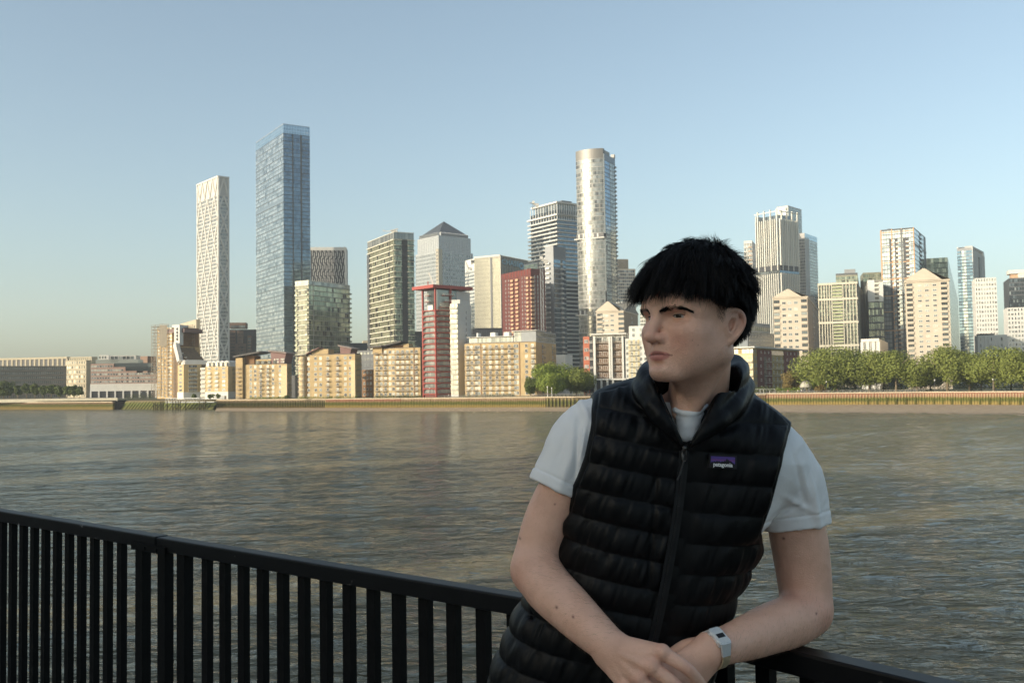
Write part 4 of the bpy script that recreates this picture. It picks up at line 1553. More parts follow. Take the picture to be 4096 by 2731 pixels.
# ---- blue glass tower --------------------------------------------------
b = Bld('glass_tower', 'tallest tower of the skyline, blue glass with a sharp front corner', 'tower', 1133, 1023, 1238.5, 495, 838, 58)
b.body(plain('spandrel_blue', (0.16, 0.21, 0.25), 0.4, 0.4, var=0.1), 'wall', 0, b.z(533))
nf = 68
zt = b.z(533)
panes(b, 'l', 0, zt, nf, 26, G_BLUE, 0.10, 0.75, proud=0.06, jitter=0.02)
bl = glassy('deep_blue_glass', [(0.0, (0.12, 0.19, 0.26)), (0.3, (0.16, 0.24, 0.32)), (0.7, (0.20, 0.29, 0.37)), (0.92, (0.09, 0.13, 0.18))], 0.06, 0.85)  # darker glass for the right face: its shade is put into the colour
w3 = b.wr / 3
panes(b, 'r', 0, zt, nf, 6, bl, 0.15, 0.75, u0=0.2, u1=w3 * 0.98, proud=0.06)
panes(b, 'r', 0, zt, nf, 5, bl, 0.15, 0.35, u0=w3 * 1.12, u1=w3 * 1.9, proud=0.30)
panes(b, 'r', 0, zt, nf, 5, bl, 0.15, 0.75, u0=w3 * 2.1, u1=b.wr - 0.2, proud=0.06)
for u0, u1 in ((w3 * 0.99, w3 * 1.11), (w3 * 1.91, w3 * 2.09)):
    b.block('recess', GREY_D, 'r', u0, u1, -0.04, 0.3, 0, zt)
bands(b, 'l', 0, zt, 34, GREY_D, 0.14, 0.28, single=True)
bands(b, 'r', 0, zt, 34, GREY_D, 0.20, 0.26, single=True)
b.block('plant_band', G_BLUE, 'l', 0, b.wl, -0.12, 0.2, b.z(806), b.z(792))
crown = glassy('crown_glass', [(0.0, (0.30, 0.42, 0.50)), (0.5, (0.36, 0.48, 0.56))], 0.05, 0.8)
for f in 'lr':
    panes(b, f, zt, b.H, 3, 14 if f == 'l' else 10, crown, 0.12, 0.15, proud=0.05)
    b.block('crown_frame', GREY_M, f, 0, b.w(f), -0.1, 0.12, b.H - 0.4, b.H)
b.block('crown_back', GREY_M, 'l', 0, b.wl, b.wr - 0.6, b.wr, zt, b.H - 3)
b.block('crown_core', GREY_D, 'l', b.wl * 0.25, b.wl * 0.85, b.wr * 0.25, b.wr * 0.8, zt, b.H - 5)

# ---- dark striped block behind ----------------------------------------
b = Bld('striped_block', 'dark block with thin broken white vertical stripes behind the green glass flats', 'building', 1242, 1232, 1385, 990, 1080, 84)
b.body(BLACKISH)
z0 = 0
us = frange(b.u('r', 1245), b.u('r', 1378), 16)
for row in range(7):
    za = b.z(1002 + row * 26 + 22)
    hh = fhm(b, 22)
    pc = fin_mesh(hh, fhm(b, 2.2), 0.4, WHITE, 'white_stripe')
    b.pieces('white_stripe', pc, [('r', u + (0.9 if (row + k) % 2 else 0), za + (4.5 if k % 2 else 0)) for k, u in enumerate(us)])
b.block('frame', WHITE, 'r', -0.3, b.wr + 0.3, -0.7, 1, b.H - 3.2, b.H + 0.2)
b.block('frame', WHITE, 'r', b.wr - 1.8, b.wr + 0.3, -0.7, 1, 0, b.H - 3.3)

# ---- green glass residential pair --------------------------------------


def slab_flats(label, xc, xl, xr, ytop, d, th, nf, crown_py, lit_glass, shade_glass, pxl, group=None, recess=None, slab_l=0.9, slab_r=0.9):
    b = Bld('residential_tower', label, 'tower', xc, xl, xr, ytop, d, th, 6.0, group)
    b.body(plain('olive_panel', (0.20, 0.20, 0.16), 0.6, var=0.1), 'wall', 0, b.H)
    zt = b.z(crown_py)
    panes(b, 'l', 0, zt, nf, pxl[0], lit_glass, 0.35, 0.7, proud=0.08)
    panes(b, 'r', 0, zt, nf, pxl[1], shade_glass, 0.35, 0.7, proud=0.08)
    bands(b, 'l', 0, zt, nf, BALC_W, slab_l, 0.62, name='floor_slab')
    if recess:
        u0, u1 = b.u('r', recess[0]), b.u('r', recess[1])
        b.block('recess', BLACKISH, 'r', u0, u1, -0.2, 0.3, 0, zt)
        bands(b, 'r', 0, zt, nf, BALC_W, slab_r, 0.30, 0, u0, name='floor_slab')
        bands(b, 'r', 0, zt, nf, BALC_W, slab_r, 0.30, u1, b.wr + 0.8, name='floor_slab')
    else:
        bands(b, 'r', 0, zt, nf, GREY_R, slab_r, 0.26, name='floor_slab')
    for f in 'lr':
        panes(b, f, zt + 0.4, b.H, 1, 22 if f == 'l' else 14, G_PALE if f == 'l' else G_GREY, 0.1, 0.3, proud=0.12)  # paler glass stands for sun on the left face
        b.block('parapet', BALC_W, f, -0.1, b.w(f) + 0.1, -0.25, 0.4, b.H - 0.3, b.H + 0.1)
    return b


b = slab_flats('wide green glass flats with white balcony slabs below the blue glass tower', 1235, 1181, 1399, 1121, 815, 30, 22, 1140, G_GREEN_LIT, G_GREEN, (7, 22), None)
gr = balc_mesh(fhm(b, 10), 1.6, G_GREEN, 1.1, slab_mat=BALC_W, solid=True, slab=0.35)
b.pieces('balcony', gr, [('l', b.wl * 0.12, b.z(1140) * i / 22) for i in range(1, 22)] + [('l', b.wl * 0.88, b.z(1140) * i / 22) for i in range(1, 22)] + [('r', b.wr * 0.99, b.z(1140) * i / 22) for i in range(1, 22)])
q = MB()
q.box(-0.15, 0.15, -0.5, -0.2, 0, b.H, 0, b.M('r') @ Matrix.Translation((b.u('r', 1252), 0, 0)))
q.build('cable', [GREY_R], b.e)
b = slab_flats('tall olive glass flats with cream slab lines left of the pyramid topped tower', 1576, 1470, 1655, 927, 765, 62, 29, 958, G_GREEN_LIT, G_GREEN, (24, 16), None, (1606, 1629))
gr2 = balc_mesh(fhm(b, 22), 1.5, G_GREEN, 1.1, slab_mat=BALC_W, solid=True, slab=0.3)
b.pieces('balcony', gr2, [('r', b.wr * 0.16, b.z(958) * i / 29) for i in range(1, 29)] + [('r', b.wr * 0.84, b.z(958) * i / 29) for i in range(1, 29)])
b.block('dark_strip', GREY_D, 'l', b.wl * 0.015, b.wl * 0.10, -0.95, 0, 0, b.z(985))
q = MB()
q.box(-0.12, 0.12, -1.2, -1.0, 0, b.H, 0, b.M('l') @ Matrix.Translation((b.u('l', 1563), 0, 0)))
q.build('cable', [GREY_D], b.e)
q = MB()
M = b.M('l')
p0 = M @ Vector((b.u('l', 1562), 3, b.H))
q.box(p0.x - 1.4, p0.x + 1.4, p0.y - 1, p0.y + 1, p0.z, p0.z + 2.2)
q.bar((p0.x - 9, p0.y, p0.z + 2.0), (p0.x + 1, p0.y, p0.z + 1.4), 0.4)
q.bar((p0.x - 9, p0.y, p0.z + 3.4), (p0.x - 6.5, p0.y, p0.z + 1.7), 0.3)
p1 = b.M('r') @ Vector((1.5, 2, b.H))
q.box(p1.x - 2.5, p1.x + 2, p1.y, p1.y + 2, p1.z, p1.z + 1.6)
q.bar((p1.x - 3.5, p1.y, p1.z + 1.2), (p1.x + 2.5, p1.y, p1.z + 2.7), 0.7)
q.build('cleaning_cradle', [GREY_R], b.e)

# ---- pyramid topped tower ------------------------------------------------
b = Bld('pyramid_tower', 'pale gridded tower topped by a dark pyramid roof', 'tower', 1755, 1671, 1881, 941, 1312, 50)
STEELW = plain('stainless_cladding', (0.42, 0.43, 0.43), 0.42, 0.25, var=0.04)
zs = b.z(1003)
b.body(STEELW, 'wall', zs, b.H)
i_ = -2.2
q = MB()
q.box(i_, b.wl - i_, i_, b.wr - i_, 0, zs, 0, b.M('l'))
q.build('wall', [STEELW], b.e)
q = MB()
q.box(3.5, b.wl - 3.5, 3.5, b.wr - 3.5, b.H, b.z(926), 0, b.M('l'))
q.build('attic', [STEELW], b.e)
for f in 'lr':
    n_ = 12
    panes(b, f, zs, b.H - 1, 10, n_, G_GREY, 1.5, 1.6, proud=0.06)
    fins(b, f, zs, b.H, n_, STEELW, 0.7, 0.35)
    nf = 36
    fh_ = zs / nf
    panes(b, f, 0, zs - 2, nf, 15, G_GREY, 1.6, 1.7, proud=2.26, u0=-1.8, u1=b.w(f) - 4 if f == 'l' else b.w(f) + 1.8)
    fins(b, f, 0, zs, 15, STEELW, 0.6, 2.5, u0=-1.8, u1=b.w(f) - 4 if f == 'l' else b.w(f) + 1.8)
    fins(b, f, b.H, b.z(927), 26, STEELW, 0.35, -3.2, u0=3.6, u1=b.w(f) - 3.6, single=False)
ap = b.z(868)
c0 = b.M('l') @ Vector((b.wl / 2, b.wr / 2, ap))
zb_ = b.z(927)
cs = [b.M('l') @ Vector((x, y, zb_)) for x, y in ((3.2, 3.2), (b.wl - 3.2, 3.2), (b.wl - 3.2, b.wr - 3.2), (3.2, b.wr - 3.2))]
q = MB()
# horizontally ribbed pyramid
nR_ = 16
vs = []
for k in range(nR_ + 1):
    f = k / nR_
    for c in cs:
        vs.append(tuple(c.lerp(c0, f)))
fs = []
for k in range(nR_):
    for j in range(4):
        fs.append((k * 4 + j, k * 4 + (j + 1) % 4, (k + 1) * 4 + (j + 1) % 4, (k + 1) * 4 + j))
q.add(vs, fs)
q.build('pyramid_roof', [plain('pyramid_metal', (0.115, 0.125, 0.135), 0.45, 0.6, var=0.12, scale=0.15)], b.e)
M = b.M('l')
q = MB()
q.box(b.wl - 3.6, b.wl + 2.6, -2.6, 3.6, 0, zs + 2, 0, M)
q.build('corner_bay', [plain('warm_cladding', (0.42, 0.36, 0.27), 0.45, 0.3, var=0.05)], b.e)
for k in range(30):
    pass
q = MB()
for k in range(40):
    z = zs * k / 40
    for u in (b.wl - 3.0, b.wl - 1.3, b.wl + 0.4):
        q.box(u, u + 1.1, -2.68, -2.5, z + 1.2, z + 4.0, 0, M)
o = q.build('glazing', [G_GOLD], b.e)
o['kind'] = 'stuff'

# ---- bank towers ----------------------------------------------------------
b = Bld('bank_tower', 'pale bank tower slab mostly hidden behind the pyramid topped tower', 'tower', 1912, 1860, 1990, 1030, 1180, 60)
b.body(WHITE)
nf = 34
panes(b, 'l', 0, b.H - 14, nf, 10, G_PALE, 0.3, 1.5, proud=0.06)
bands(b, 'l', 0, b.H - 14, nf, WHITE, 0.25, 1.2)
text_mesh_later = []
text_mesh_later.append(('lettering', 'BC', 6.6, b, 'l', b.u('l', 1895), b.z(1043), -0.5, plain('sign_black', (0.02, 0.02, 0.02), 0.5)))
b = Bld('bank_tower', 'wide bronze glass bank tower with vertical mullions and a blue name sign', 'tower', 2000, 1898, 2150, 1020, 1078, 32)
b.body(plain('bronze_spandrel', (0.27, 0.25, 0.20), 0.5, 0.3, var=0.06), 'wall', 0, b.H)
nf = 32
CB = glassy('bank_glass', [(0.0, (0.30, 0.30, 0.23)), (0.4, (0.36, 0.36, 0.28)), (0.8, (0.44, 0.43, 0.34)), (0.95, (0.25, 0.26, 0.21))], 0.14, 0.7)
panes(b, 'l', 0, b.H - 3, nf, 28, CB, 0.55, 1.0, proud=0.06)
fins(b, 'l', 0, b.H - 1, 28, plain('bronze_mullion', (0.42, 0.40, 0.33), 0.5, 0.4), 0.35, 0.5, single=False)
b.block('dark_column', GREY_D, 'l', b.u('l', 1961), b.u('l', 1968), -0.62, 0, 0, b.H - 2)
b.block('parapet', WHITE, 'l', -0.4, b.wl + 0.2, -0.7, 1, b.H - 1.4, b.H + 0.6)
panes(b, 'r', 0, b.H - 3, nf, 24, G_GREY, 0.3, 0.5, proud=0.06)
fins(b, 'r', 0, b.H, 24, plain('stone_fin', (0.40, 0.385, 0.33), 0.7), 0.65, 0.9)
text_mesh_later.append(('lettering', 'CHASE', 7.6, b, 'r', b.u('r', 2038), b.z(1046), -1.3, plain('sign_blue', (0.20, 0.36, 0.44), 0.5)))
# octagonal four-bar emblem after the name
M = b.M('r')
uc, zc_ = b.u('r', 2082), b.z(1049)
q = MB()
for k in range(4):
    a0 = math.radians(90 * k + 45)
    r0, r1 = 1.5, 3.9
    ctr = (uc + 0, zc_)
    ca, sa = math.cos(math.radians(90 * k)), math.sin(math.radians(90 * k))
    pl = [(-1.5, 1.7), (1.5, 1.7), (3.8, 1.7), (1.5, 4.0), (-1.5, 4.0)]
    pl = [(-1.3, 1.5), (3.6, 1.5), (1.4, 3.9), (-1.3, 3.9)]
    v0 = [tuple(M @ Vector((uc + (x * ca - y * sa) * 1.5, -1.3, zc_ + (x * sa + y * ca)))) for x, y in pl]
    v1 = [tuple(M @ Vector((uc + (x * ca - y * sa) * 1.5, -1.05, zc_ + (x * sa + y * ca)))) for x, y in pl]
    q.add(v0 + v1, [(0, 1, 2, 3), (7, 6, 5, 4), (0, 4, 5, 1), (1, 5, 6, 2), (2, 6, 7, 3), (3, 7, 4, 0)])
q.build('emblem', [MATS['sign_blue']], b.e)
b = Bld('low_block', 'low dark block with vertical ribs at the foot of the bank tower', 'building', 1890, 1880, 2015, 1312, 900, 84)
b.body(BLACKISH)
fins(b, 'r', 0, b.H - 2, 18, GREY_D, 0.8, 0.4)
b = Bld('low_block', 'low dark block between the olive flats and the red framed tower', 'building', 1655, 1640, 1720, 1325, 900, 80)
b.body(BLACKISH)
panes(b, 'r', 4, b.H - 4, 7, 8, G_DARK, 0.8, 1.5)
b = Bld('low_block', 'low grey roofed shed between the two pairs of flats', 'building', 1395, 1380, 1480, 1372, 900, 80)
b.body(GREY_D)
b = Bld('low_block', 'small pale stepped block on the horizon right of the green glass flats', 'building', 1452, 1448, 1475, 1362, 1300, 80)
b.body(STONE)

# ---- red brick tower with tan balconies --------------------------------------
b = Bld('red_tower', 'dark red tower with tan balconies and white window strips', 'tower', 2122, 2007, 2180, 1074, 760, 58)
b.body(RED_B)
nf = 19
zt = b.z(1096)
fh_ = fhm(b, 16.4)
rows_ = [zt - (i + 1) * fh_ for i in range(19)]
strip = win_mesh(fhm(b, 5.5), fh_ * 0.62, G_PALE, WHITE_M, 0.08, 0)
b.pieces('window', strip, [('l', b.u('l', p), z) for z in rows_ for p in (2022, 2034, 2088, 2099)])
bm_ = balc_mesh(fhm(b, 20), 1.4, BALC_O, 1.1, slab_mat=BALC_O, solid=True, slab=0.5)
b.pieces('balcony', bm_, [('l', b.u('l', p), z) for z in rows_ for p in (2051, 2071)])
bm2 = balc_mesh(fhm(b, 15), 1.4, BALC_O, 1.1, slab_mat=BALC_O, solid=True, slab=0.5)
b.pieces('balcony', bm2, [('l', b.u('l', 2113), z) for z in rows_] + [('r', b.wr * 0.08, z) for z in rows_], cap=40)
strip2 = win_mesh(fhm(b, 4.5), fh_ * 0.7, G_PALE, WHITE_M, 0.08, 0)
b.pieces('window', strip2, [('r', b.u('r', p), z) for z in rows_ for p in (2138, 2150, 2161, 2172)], cap=120)
bands(b, 'l', zt - 19 * fh_, zt, 19, RED_B, 0.18, 0.5)
fins(b, 'l', b.z(1096), b.H, 10, RED, 0.5, 0.25)

# ---- red framed riverside tower ----------------------------------------------
b = Bld('red_framed_tower', 'red steel framed riverside tower with a wide flat red roof canopy', 'tower', 1745, 1693, 1803, 1240, 528, 48, 5.8)
b.body(plain('red_core', (0.16, 0.05, 0.04), 0.7))
nf = 15
for f, n_ in (('l', 9), ('r', 7)):
    panes(b, f, 1.5, b.H, nf, n_, G_PALE if f == 'l' else G_GREY, 0.18, 0.9, proud=0.08)  # pale panes paint the sunlit face, grey ones the shaded face
    bands(b, f, 1.5, b.H, nf, RED, 1.0, 0.42, name='red_beam')
    me = balc_mesh(b.w(f) - 0.6, 0.85, G_PALE if f == 'l' else G_GREY, 0.9, 12, RED, slab=0.2)
    b.pieces('balcony', me, [(f, b.w(f) / 2, 1.5 + (b.H - 1.5) * i / nf + 0.22) for i in range(nf)])
pt = b.z(1150)
me = fin_mesh(pt, 0.75, 0.9, RED, 'red_column')
b.pieces('red_column', me, [('l', 0.3, 0), ('l', b.wl - 0.1, 0), ('r', b.wr - 0.4, 0)])
# curved knees below the beams
q = MB()
for f in 'lr':
    M = b.M(f)
    for i in range(1, nf + 1):
        z = 1.5 + (b.H - 1.5) * i / nf
        for u, s in ((0.7, 1), (b.w(f) - 0.7, -1)):
            q.bar(M @ Vector((u, -0.7, z - 0.9)), M @ Vector((u + s * 1.1, -0.7, z - 0.25)), 0.28)
o = q.build('knee_brace', [RED], b.e)
o['kind'] = 'stuff'
b.block('penthouse', G_PALE, 'l', b.wl * 0.30, b.wl, 0.8, 9, b.H, b.z(1158))
b.block('penthouse', G_GREY, 'r', 0.8, b.wr + 7, 0.8, 9, b.H, b.z(1158))  # penthouse glass greyed to paint the shaded side
b.block('penthouse_wall', GREY_R, 'r', b.wr + 4.5, b.wr + 14, 0.6, 9, b.z(1216), b.z(1160))
b.block('roof_terrace', WHITE, 'l', b.wl * 0.3, b.wl * 0.7, 0.3, 2, b.H, b.H + 3)
q = MB()
M = b.M('l')
zr_ = b.z(1152)
us = b.u('l', 1668)
we = b._solve(b.R, 1885)
q.box(us, b.wl + 1.6, -3.2, 0, zr_, zr_ + 1.7, 0, M)
q.box(us, b.wl + 1.6, 0.001, we, zr_ + 0.001, zr_ + 1.701, 0, M)
q.build('roof_canopy', [RED], b.e)
me = balc_mesh(fhm(b, 26), 1.6, BALC_W, 1.1, 8, RED)
b.pieces('balcony', me, [('l', b.wl * 0.45, b.z(1205)), ('l', b.wl * 0.45, b.z(1180))])
me = balc_mesh(fhm(b, 60), 1.6, BALC_W, 1.1, 14, RED)
b.pieces('balcony', me, [('r', b.wr * 0.9, b.z(1205)), ('r', b.wr * 0.75, b.z(1180)), ('r', b.wr * 0.6, b.z(1228))])
q = MB()
p0 = b.M('r') @ Vector((3, 6, zr_ + 1.7))
q.bar((p0.x, p0.y, p0.z), (p0.x - 1.2, p0.y, p0.z + 4.2), 1.1)
q.bar((p0.x - 1.2, p0.y, p0.z + 4.2), (p0.x - 2.6, p0.y, p0.z + 7.4), 0.9)
q.build('window_cleaning_arm', [WHITE], b.e)
q = MB()
q.bar((p0.x - 3.0, p0.y, p0.z), (p0.x - 3.0, p0.y, p0.z + 2.6), 0.5)
q.build('window_cleaning_mast', [RED], b.e)

b = Bld('white_stair_tower', 'blank pale grey slab with a glazed corner strip beside the red framed tower', 'building', 1830, 1800, 1884, 1213, 523, 24, 5.8)
b.body(GREY_R)
nf = 18
panes(b, 'l', 1, b.H, nf, 4, G_PALE, 0.25, 0.7, proud=0.08)
me = balc_mesh(b.wl * 0.95, 0.9, G_PALE, 0.9, 8, BALC_W)
b.pieces('balcony', me, [('l', b.wl / 2, 1 + (b.H - 1) * i / nf) for i in range(1, nf)])
punched(b, 'r', [b.wr * 0.62], [b.H * (0.02 + i / 16) for i in range(15)], 0.7, 1.6, G_DARK, GREY_R, fr=0.0)
me = balc_mesh(2.6, 1.2, G_GREY, 1.0, 5, BALC_W)
b.pieces('balcony', me, [('r', b.wr + 0.6, b.H * (0.1 + i / 14)) for i in range(12)])
b.block('terrace', GREY_R, 'r', b.wr * 0.3, b.wr, 1, 6, b.H, b.H + 2.4)

# ---- yellow brick riverside flats ------------------------------------------------
ANG = balc_mesh(2.5, 1.35, BALC, 1.05, 6)


def flats(label, xc, xl, xr, ytop, d, th, nf, cols, bcols, ybase=1585, rw=None, wcols_r=(), pitched=None, balc=ANG, wsize=(1.55, 1.75), top_gap=0.35):
    b = Bld('brick_flats', label, 'building', xc, xl, xr, ytop, d, th, 5.8, GBR)
    b.body(BRICK_Y, roof=ROOF_D)
    z1 = b.H - fhm(b, 10) * top_gap
    fh_ = z1 / nf
    rows_ = [fh_ * (i + 0.28) for i in range(nf)]
    us = [b.u('l', p) for p in cols]
    punched(b, 'l', us, rows_, wsize[0], wsize[1], G_HOME, WHITE_M, fr=0.11, mull=1)
    if bcols:
        b.pieces('balcony', balc, [('l', b.u('l', p), z - fh_ * 0.10) for z in rows_ for p in bcols])
    if wcols_r:
        punched(b, 'r', [b.u('r', p) for p in wcols_r], rows_, wsize[0], wsize[1], G_HOME, WHITE_M, fr=0.11, mull=1)
        b.pieces('balcony', balc, [('r', b.u('r', p), z - fh_ * 0.1) for z in rows_ for p in wcols_r])
    return b, rows_, fh_


def mono_roof(b, name, face, u0, u1, y0, y1, z0, z1, th, mat, over=0.8):
    """A single-slope roof slab rising from u0 to u1."""
    M = b.M(face)
    q = MB()
    vs = [(u0 - over, y0 - over, z0), (u1 + over, y0 - over, z1), (u1 + over, y1 + over, z1), (u0 - over, y1 + over, z0)]
    vs += [(x, y, z + th) for x, y, z in vs]
    q.add([tuple(M @ Vector(v)) for v in vs], [(3, 2, 1, 0), (4, 5, 6, 7), (0, 1, 5, 4), (1, 2, 6, 5), (2, 3, 7, 6), (3, 0, 4, 7)])
    q.build(name, [mat], b.e)


# first block
b, rows_, fh_ = flats('yellow brick flats with dark slanted roof and plum penthouse under the blue tower', 1148, 978, 1166, 1455, 585, 15, 8,
                      [1003, 1021, 1043, 1071, 1092, 1120], [1043, 1071])
b.block('plaster_return', plain('pale_plaster', (0.62, 0.49, 0.30), 0.85, var=0.05), 'l', b.u('l', 1125), b.wl + 0.05, -0.35, 0.4, 0, b.H - 1.0)
q = balc_mesh(b.wr * 0.5, 1.0, BALC)
b.pieces('balcony', q, [('r', b.wr * 0.45, z) for z in rows_])
b.block('stair_tower', BRICK_Y, 'l', b.u('l', 948), b.u('l', 975), -1.5, 8, 0, b.z(1427))
b.block('stair_tower_side', BRICK_BR, 'l', b.u('l', 975) + 0.01, b.u('l', 1012), 1.5, 9, b.H * 0.9, b.z(1418))
q = MB()
zz_ = b.z(1440)
b.pieces('balcony', ANG, [('l', b.u('l', 961), z, -1.5) for z in rows_])
mono_roof(b, 'slanted_roof', 'l', b.u('l', 946), b.u('l', 1042), -2, 10, b.z(1425), b.z(1408), 0.9, ROOF_D)
b.block('upper_storey', BRICK_Y, 'l', b.u('l', 1014), b.u('l', 1105), 2.2, 10, b.H, b.z(1434))
punched(b, 'l', [b.u('l', p) for p in (1028, 1050, 1076, 1098)], [b.z(1453)], 1.6, 1.9, G_HOME, WHITE_M, proud=-2.05)


def plum_penthouse(b, p0, p1, ylow, ytl, ytr):
    M = b.M('l')
    u0, u1 = b.u('l', p0), b.u('l', p1)
    q = MB()
    pl = [(u0, b.z(ytl)), (u0 + 0.6, b.z(ylow)), (u1 - 1.6, b.z(ylow)), (u1, b.z(ytr))]
    v0 = [tuple(M @ Vector((x, 0.6, z))) for x, z in pl]
    v1 = [tuple(M @ Vector((x, 10.0, z))) for x, z in pl]
    q.add(v0 + v1, [(0, 1, 2, 3), (7, 6, 5, 4), (0, 4, 5, 1), (1, 5, 6, 2), (2, 6, 7, 3), (3, 7, 4, 0)])
    q.build('plum_penthouse', [PURPLE], b.e)
    mono_roof(b, 'penthouse_roof', 'l', u0, u1, 0, 10.4, b.z(ytl) + 0.05, b.z(ytr) + 0.05, 0.6, plain('zinc_roof', (0.24, 0.18, 0.15), 0.6))
    us = [u0 + (u1 - u0) * f for f in (0.28, 0.42, 0.50, 0.70, 0.78, 0.86)]
    zs_ = [b.z(ylow - 6), b.z(ylow - 16), b.z(ylow - 26)]
    me = win_mesh(0.75, fhm(b, 5.5), G_PALE, WHITE, 0.1, 0)
    b.pieces('window', me, [('l', u, z, 0.6) for u in us for z in zs_[:2 if len(zs_) > 2 else 3]], cap=60)


plum_penthouse(b, 1080, 1154, 1455, 1403, 1414)

# second block with round balcony corner
b, rows_, fh_ = flats('yellow brick flats with a round balcony corner and slanted plum penthouse', 1420, 1232, 1446, 1416, 562, 14, 8,
                      [1234, 1262, 1282, 1311, 1350, 1381, 1401], [1311, 1350], top_gap=0.5)
b.block('plaster_return', MATS['pale_plaster'], 'l', b.u('l', 1404), b.wl + 0.05, -0.35, 0.4, 0, b.H - 3.4)
q = balc_mesh(b.wr * 0.5, 1.0, BALC)
b.pieces('balcony', q, [('r', b.wr * 0.45, z) for z in rows_])
b.block('step_cut', PURPLE, 'l', b.u('l', 1335), b.wl * 0.985, 1.2, 9, b.H, b.H + 0.6)
# round corner
uc_ = b.u('l', 1206)
M = b.M('l')
q = MB()
rad = fhm(b, 20)
prof = [(rad * 0.80 * math.cos(math.pi * (1 + k / 10.0)) + uc_, rad * 0.80 * math.sin(math.pi * (1 + k / 10.0)) + 1.5) for k in range(11)]
q.prism(prof + [(uc_ + rad * 0.8, 4), (uc_ - rad * 0.8, 4)], 0, b.H - 0.3, 0, M)
q.build('round_bay', [MATS['pale_plaster']], b.e)
q = MB()
for k in range(10):
    pass
slabp = MB()
pr2 = [(rad * math.cos(math.pi * (1 + k / 10.0)), rad * math.sin(math.pi * (1 + k / 10.0))) for k in range(11)]
slabp.prism(pr2 + [(rad, 1.5), (-rad, 1.5)], -0.25, 0.0, 1)
for k in range(11):
    x, y = pr2[k]
    slabp.box(x - 0.05, x + 0.05, y - 0.02, y + 0.08, 0, 1.05, 0)
    if k < 10:
        x2, y2 = pr2[k + 1]
        slabp.bar((x, y, 1.0), (x2, y2, 1.0), 0.09, 0.09, 0)
        slabp.bar((x, y, 0.5), (x2, y2, 0.5), 0.07, 0.07, 0)
me = slabp.mesh('round_balcony')
me.materials.append(BALC)
me.materials.append(MATS['pale_plaster'])
b.pieces('round_balcony', me, [('l', uc_, z - 0.3, 1.5) for z in rows_])
wmm = win_mesh(fhm(b, 6), 1.9, G_DARK, WHITE_M, 0.1, 1)
b.pieces('window', wmm, [('l', uc_ + dx_, z, 1.5 - rad * 0.80 + 0.35) for z in rows_ for dx_ in (-rad * 0.3, rad * 0.3)])
b.block('corner_lantern', G_PALE, 'l', b.u('l', 1190), b.u('l', 1226), -0.3, 4, b.H - 0.3, b.H + 0.6)
mono_roof(b, 'slanted_roof', 'l', b.u('l', 1182), b.u('l', 1222), -1.0, 5, b.z(1420), b.z(1416), 0.5, ROOF_D)
b.block('upper_storey', BRICK_Y, 'l', b.u('l', 1238), b.u('l', 1304), 3, 11, b.H, b.z(1392))
mono_roof(b, 'slanted_roof', 'l', b.u('l', 1225), b.u('l', 1266), 2, 9, b.z(1411), b.z(1388), 0.5, PURPLE)
plum_penthouse(b, 1358, 1437, 1440, 1382, 1396)

# gap buildings in shade
b = Bld('rear_flats', 'shaded rear flats seen through the gap beside the round cornered block', 'building', 1492, 1448, 1520, 1478, 590, 40, 5.8)
b.body(BRICK_BR)
punched(b, 'l', frange(0.5, b.wl - 0.5, 3), [b.H * (i + 0.25) / 5 for i in range(5)], 1.5, 1.6, G_HOME, WHITE_M)
b = Bld('rear_flats', 'grey rear block behind the gap with small lit windows', 'building', 1500, 1405, 1520, 1400, 640, 20, 5.8)
b.body(GREY_D)
punched(b, 'l', frange(1, b.wl - 1, 6), [b.H * (i + 0.25) / 8 for i in range(8)], 1.3, 1.6, G_GREY, GREY_M)
b = Bld('rear_flats', 'dark rear block in the gap right of the first yellow brick flats', 'building', 1200, 1150, 1215, 1500, 615, 30, 5.8)
b.body(BLACKISH)

# third block
b, rows_, fh_ = flats('yellow brick flats with seven stacks of angled balconies left of the red tower', 1681, 1494, 1693, 1390, 541, 16, 9,
                      [1507, 1524, 1541, 1559, 1573, 1590, 1610, 1629, 1646, 1665], [1507, 1537, 1586, 1607, 1629, 1662], top_gap=0.6)
b.block('recess', BRICK_BR, 'l', b.u('l', 1654), b.u('l', 1658), -0.1, 0.3, 0, b.H + 0.2)
b.block('stair_tower', BRICK_Y, 'l', b.u('l', 1493), b.u('l', 1530), -0.8, 8, b.H * 0.9, b.z(1386))
mono_roof(b, 'slanted_roof', 'l', b.u('l', 1485), b.u('l', 1528), -2, 9, b.z(1387), b.z(1384), 0.9, ROOF_D)
mono_roof(b, 'slanted_roof', 'l', b.u('l', 1530), b.u('l', 1600), 0, 9, b.z(1384), b.z(1366), 0.8, ROOF_D)
b.block('lift_house', BRICK_Y, 'l', b.u('l', 1608), b.u('l', 1630), 2, 8, b.H, b.z(1372))
b.block('lift_house', BRICK_BR, 'l', b.u('l', 1534), b.u('l', 1608), 3, 9, b.H, b.z(1376))

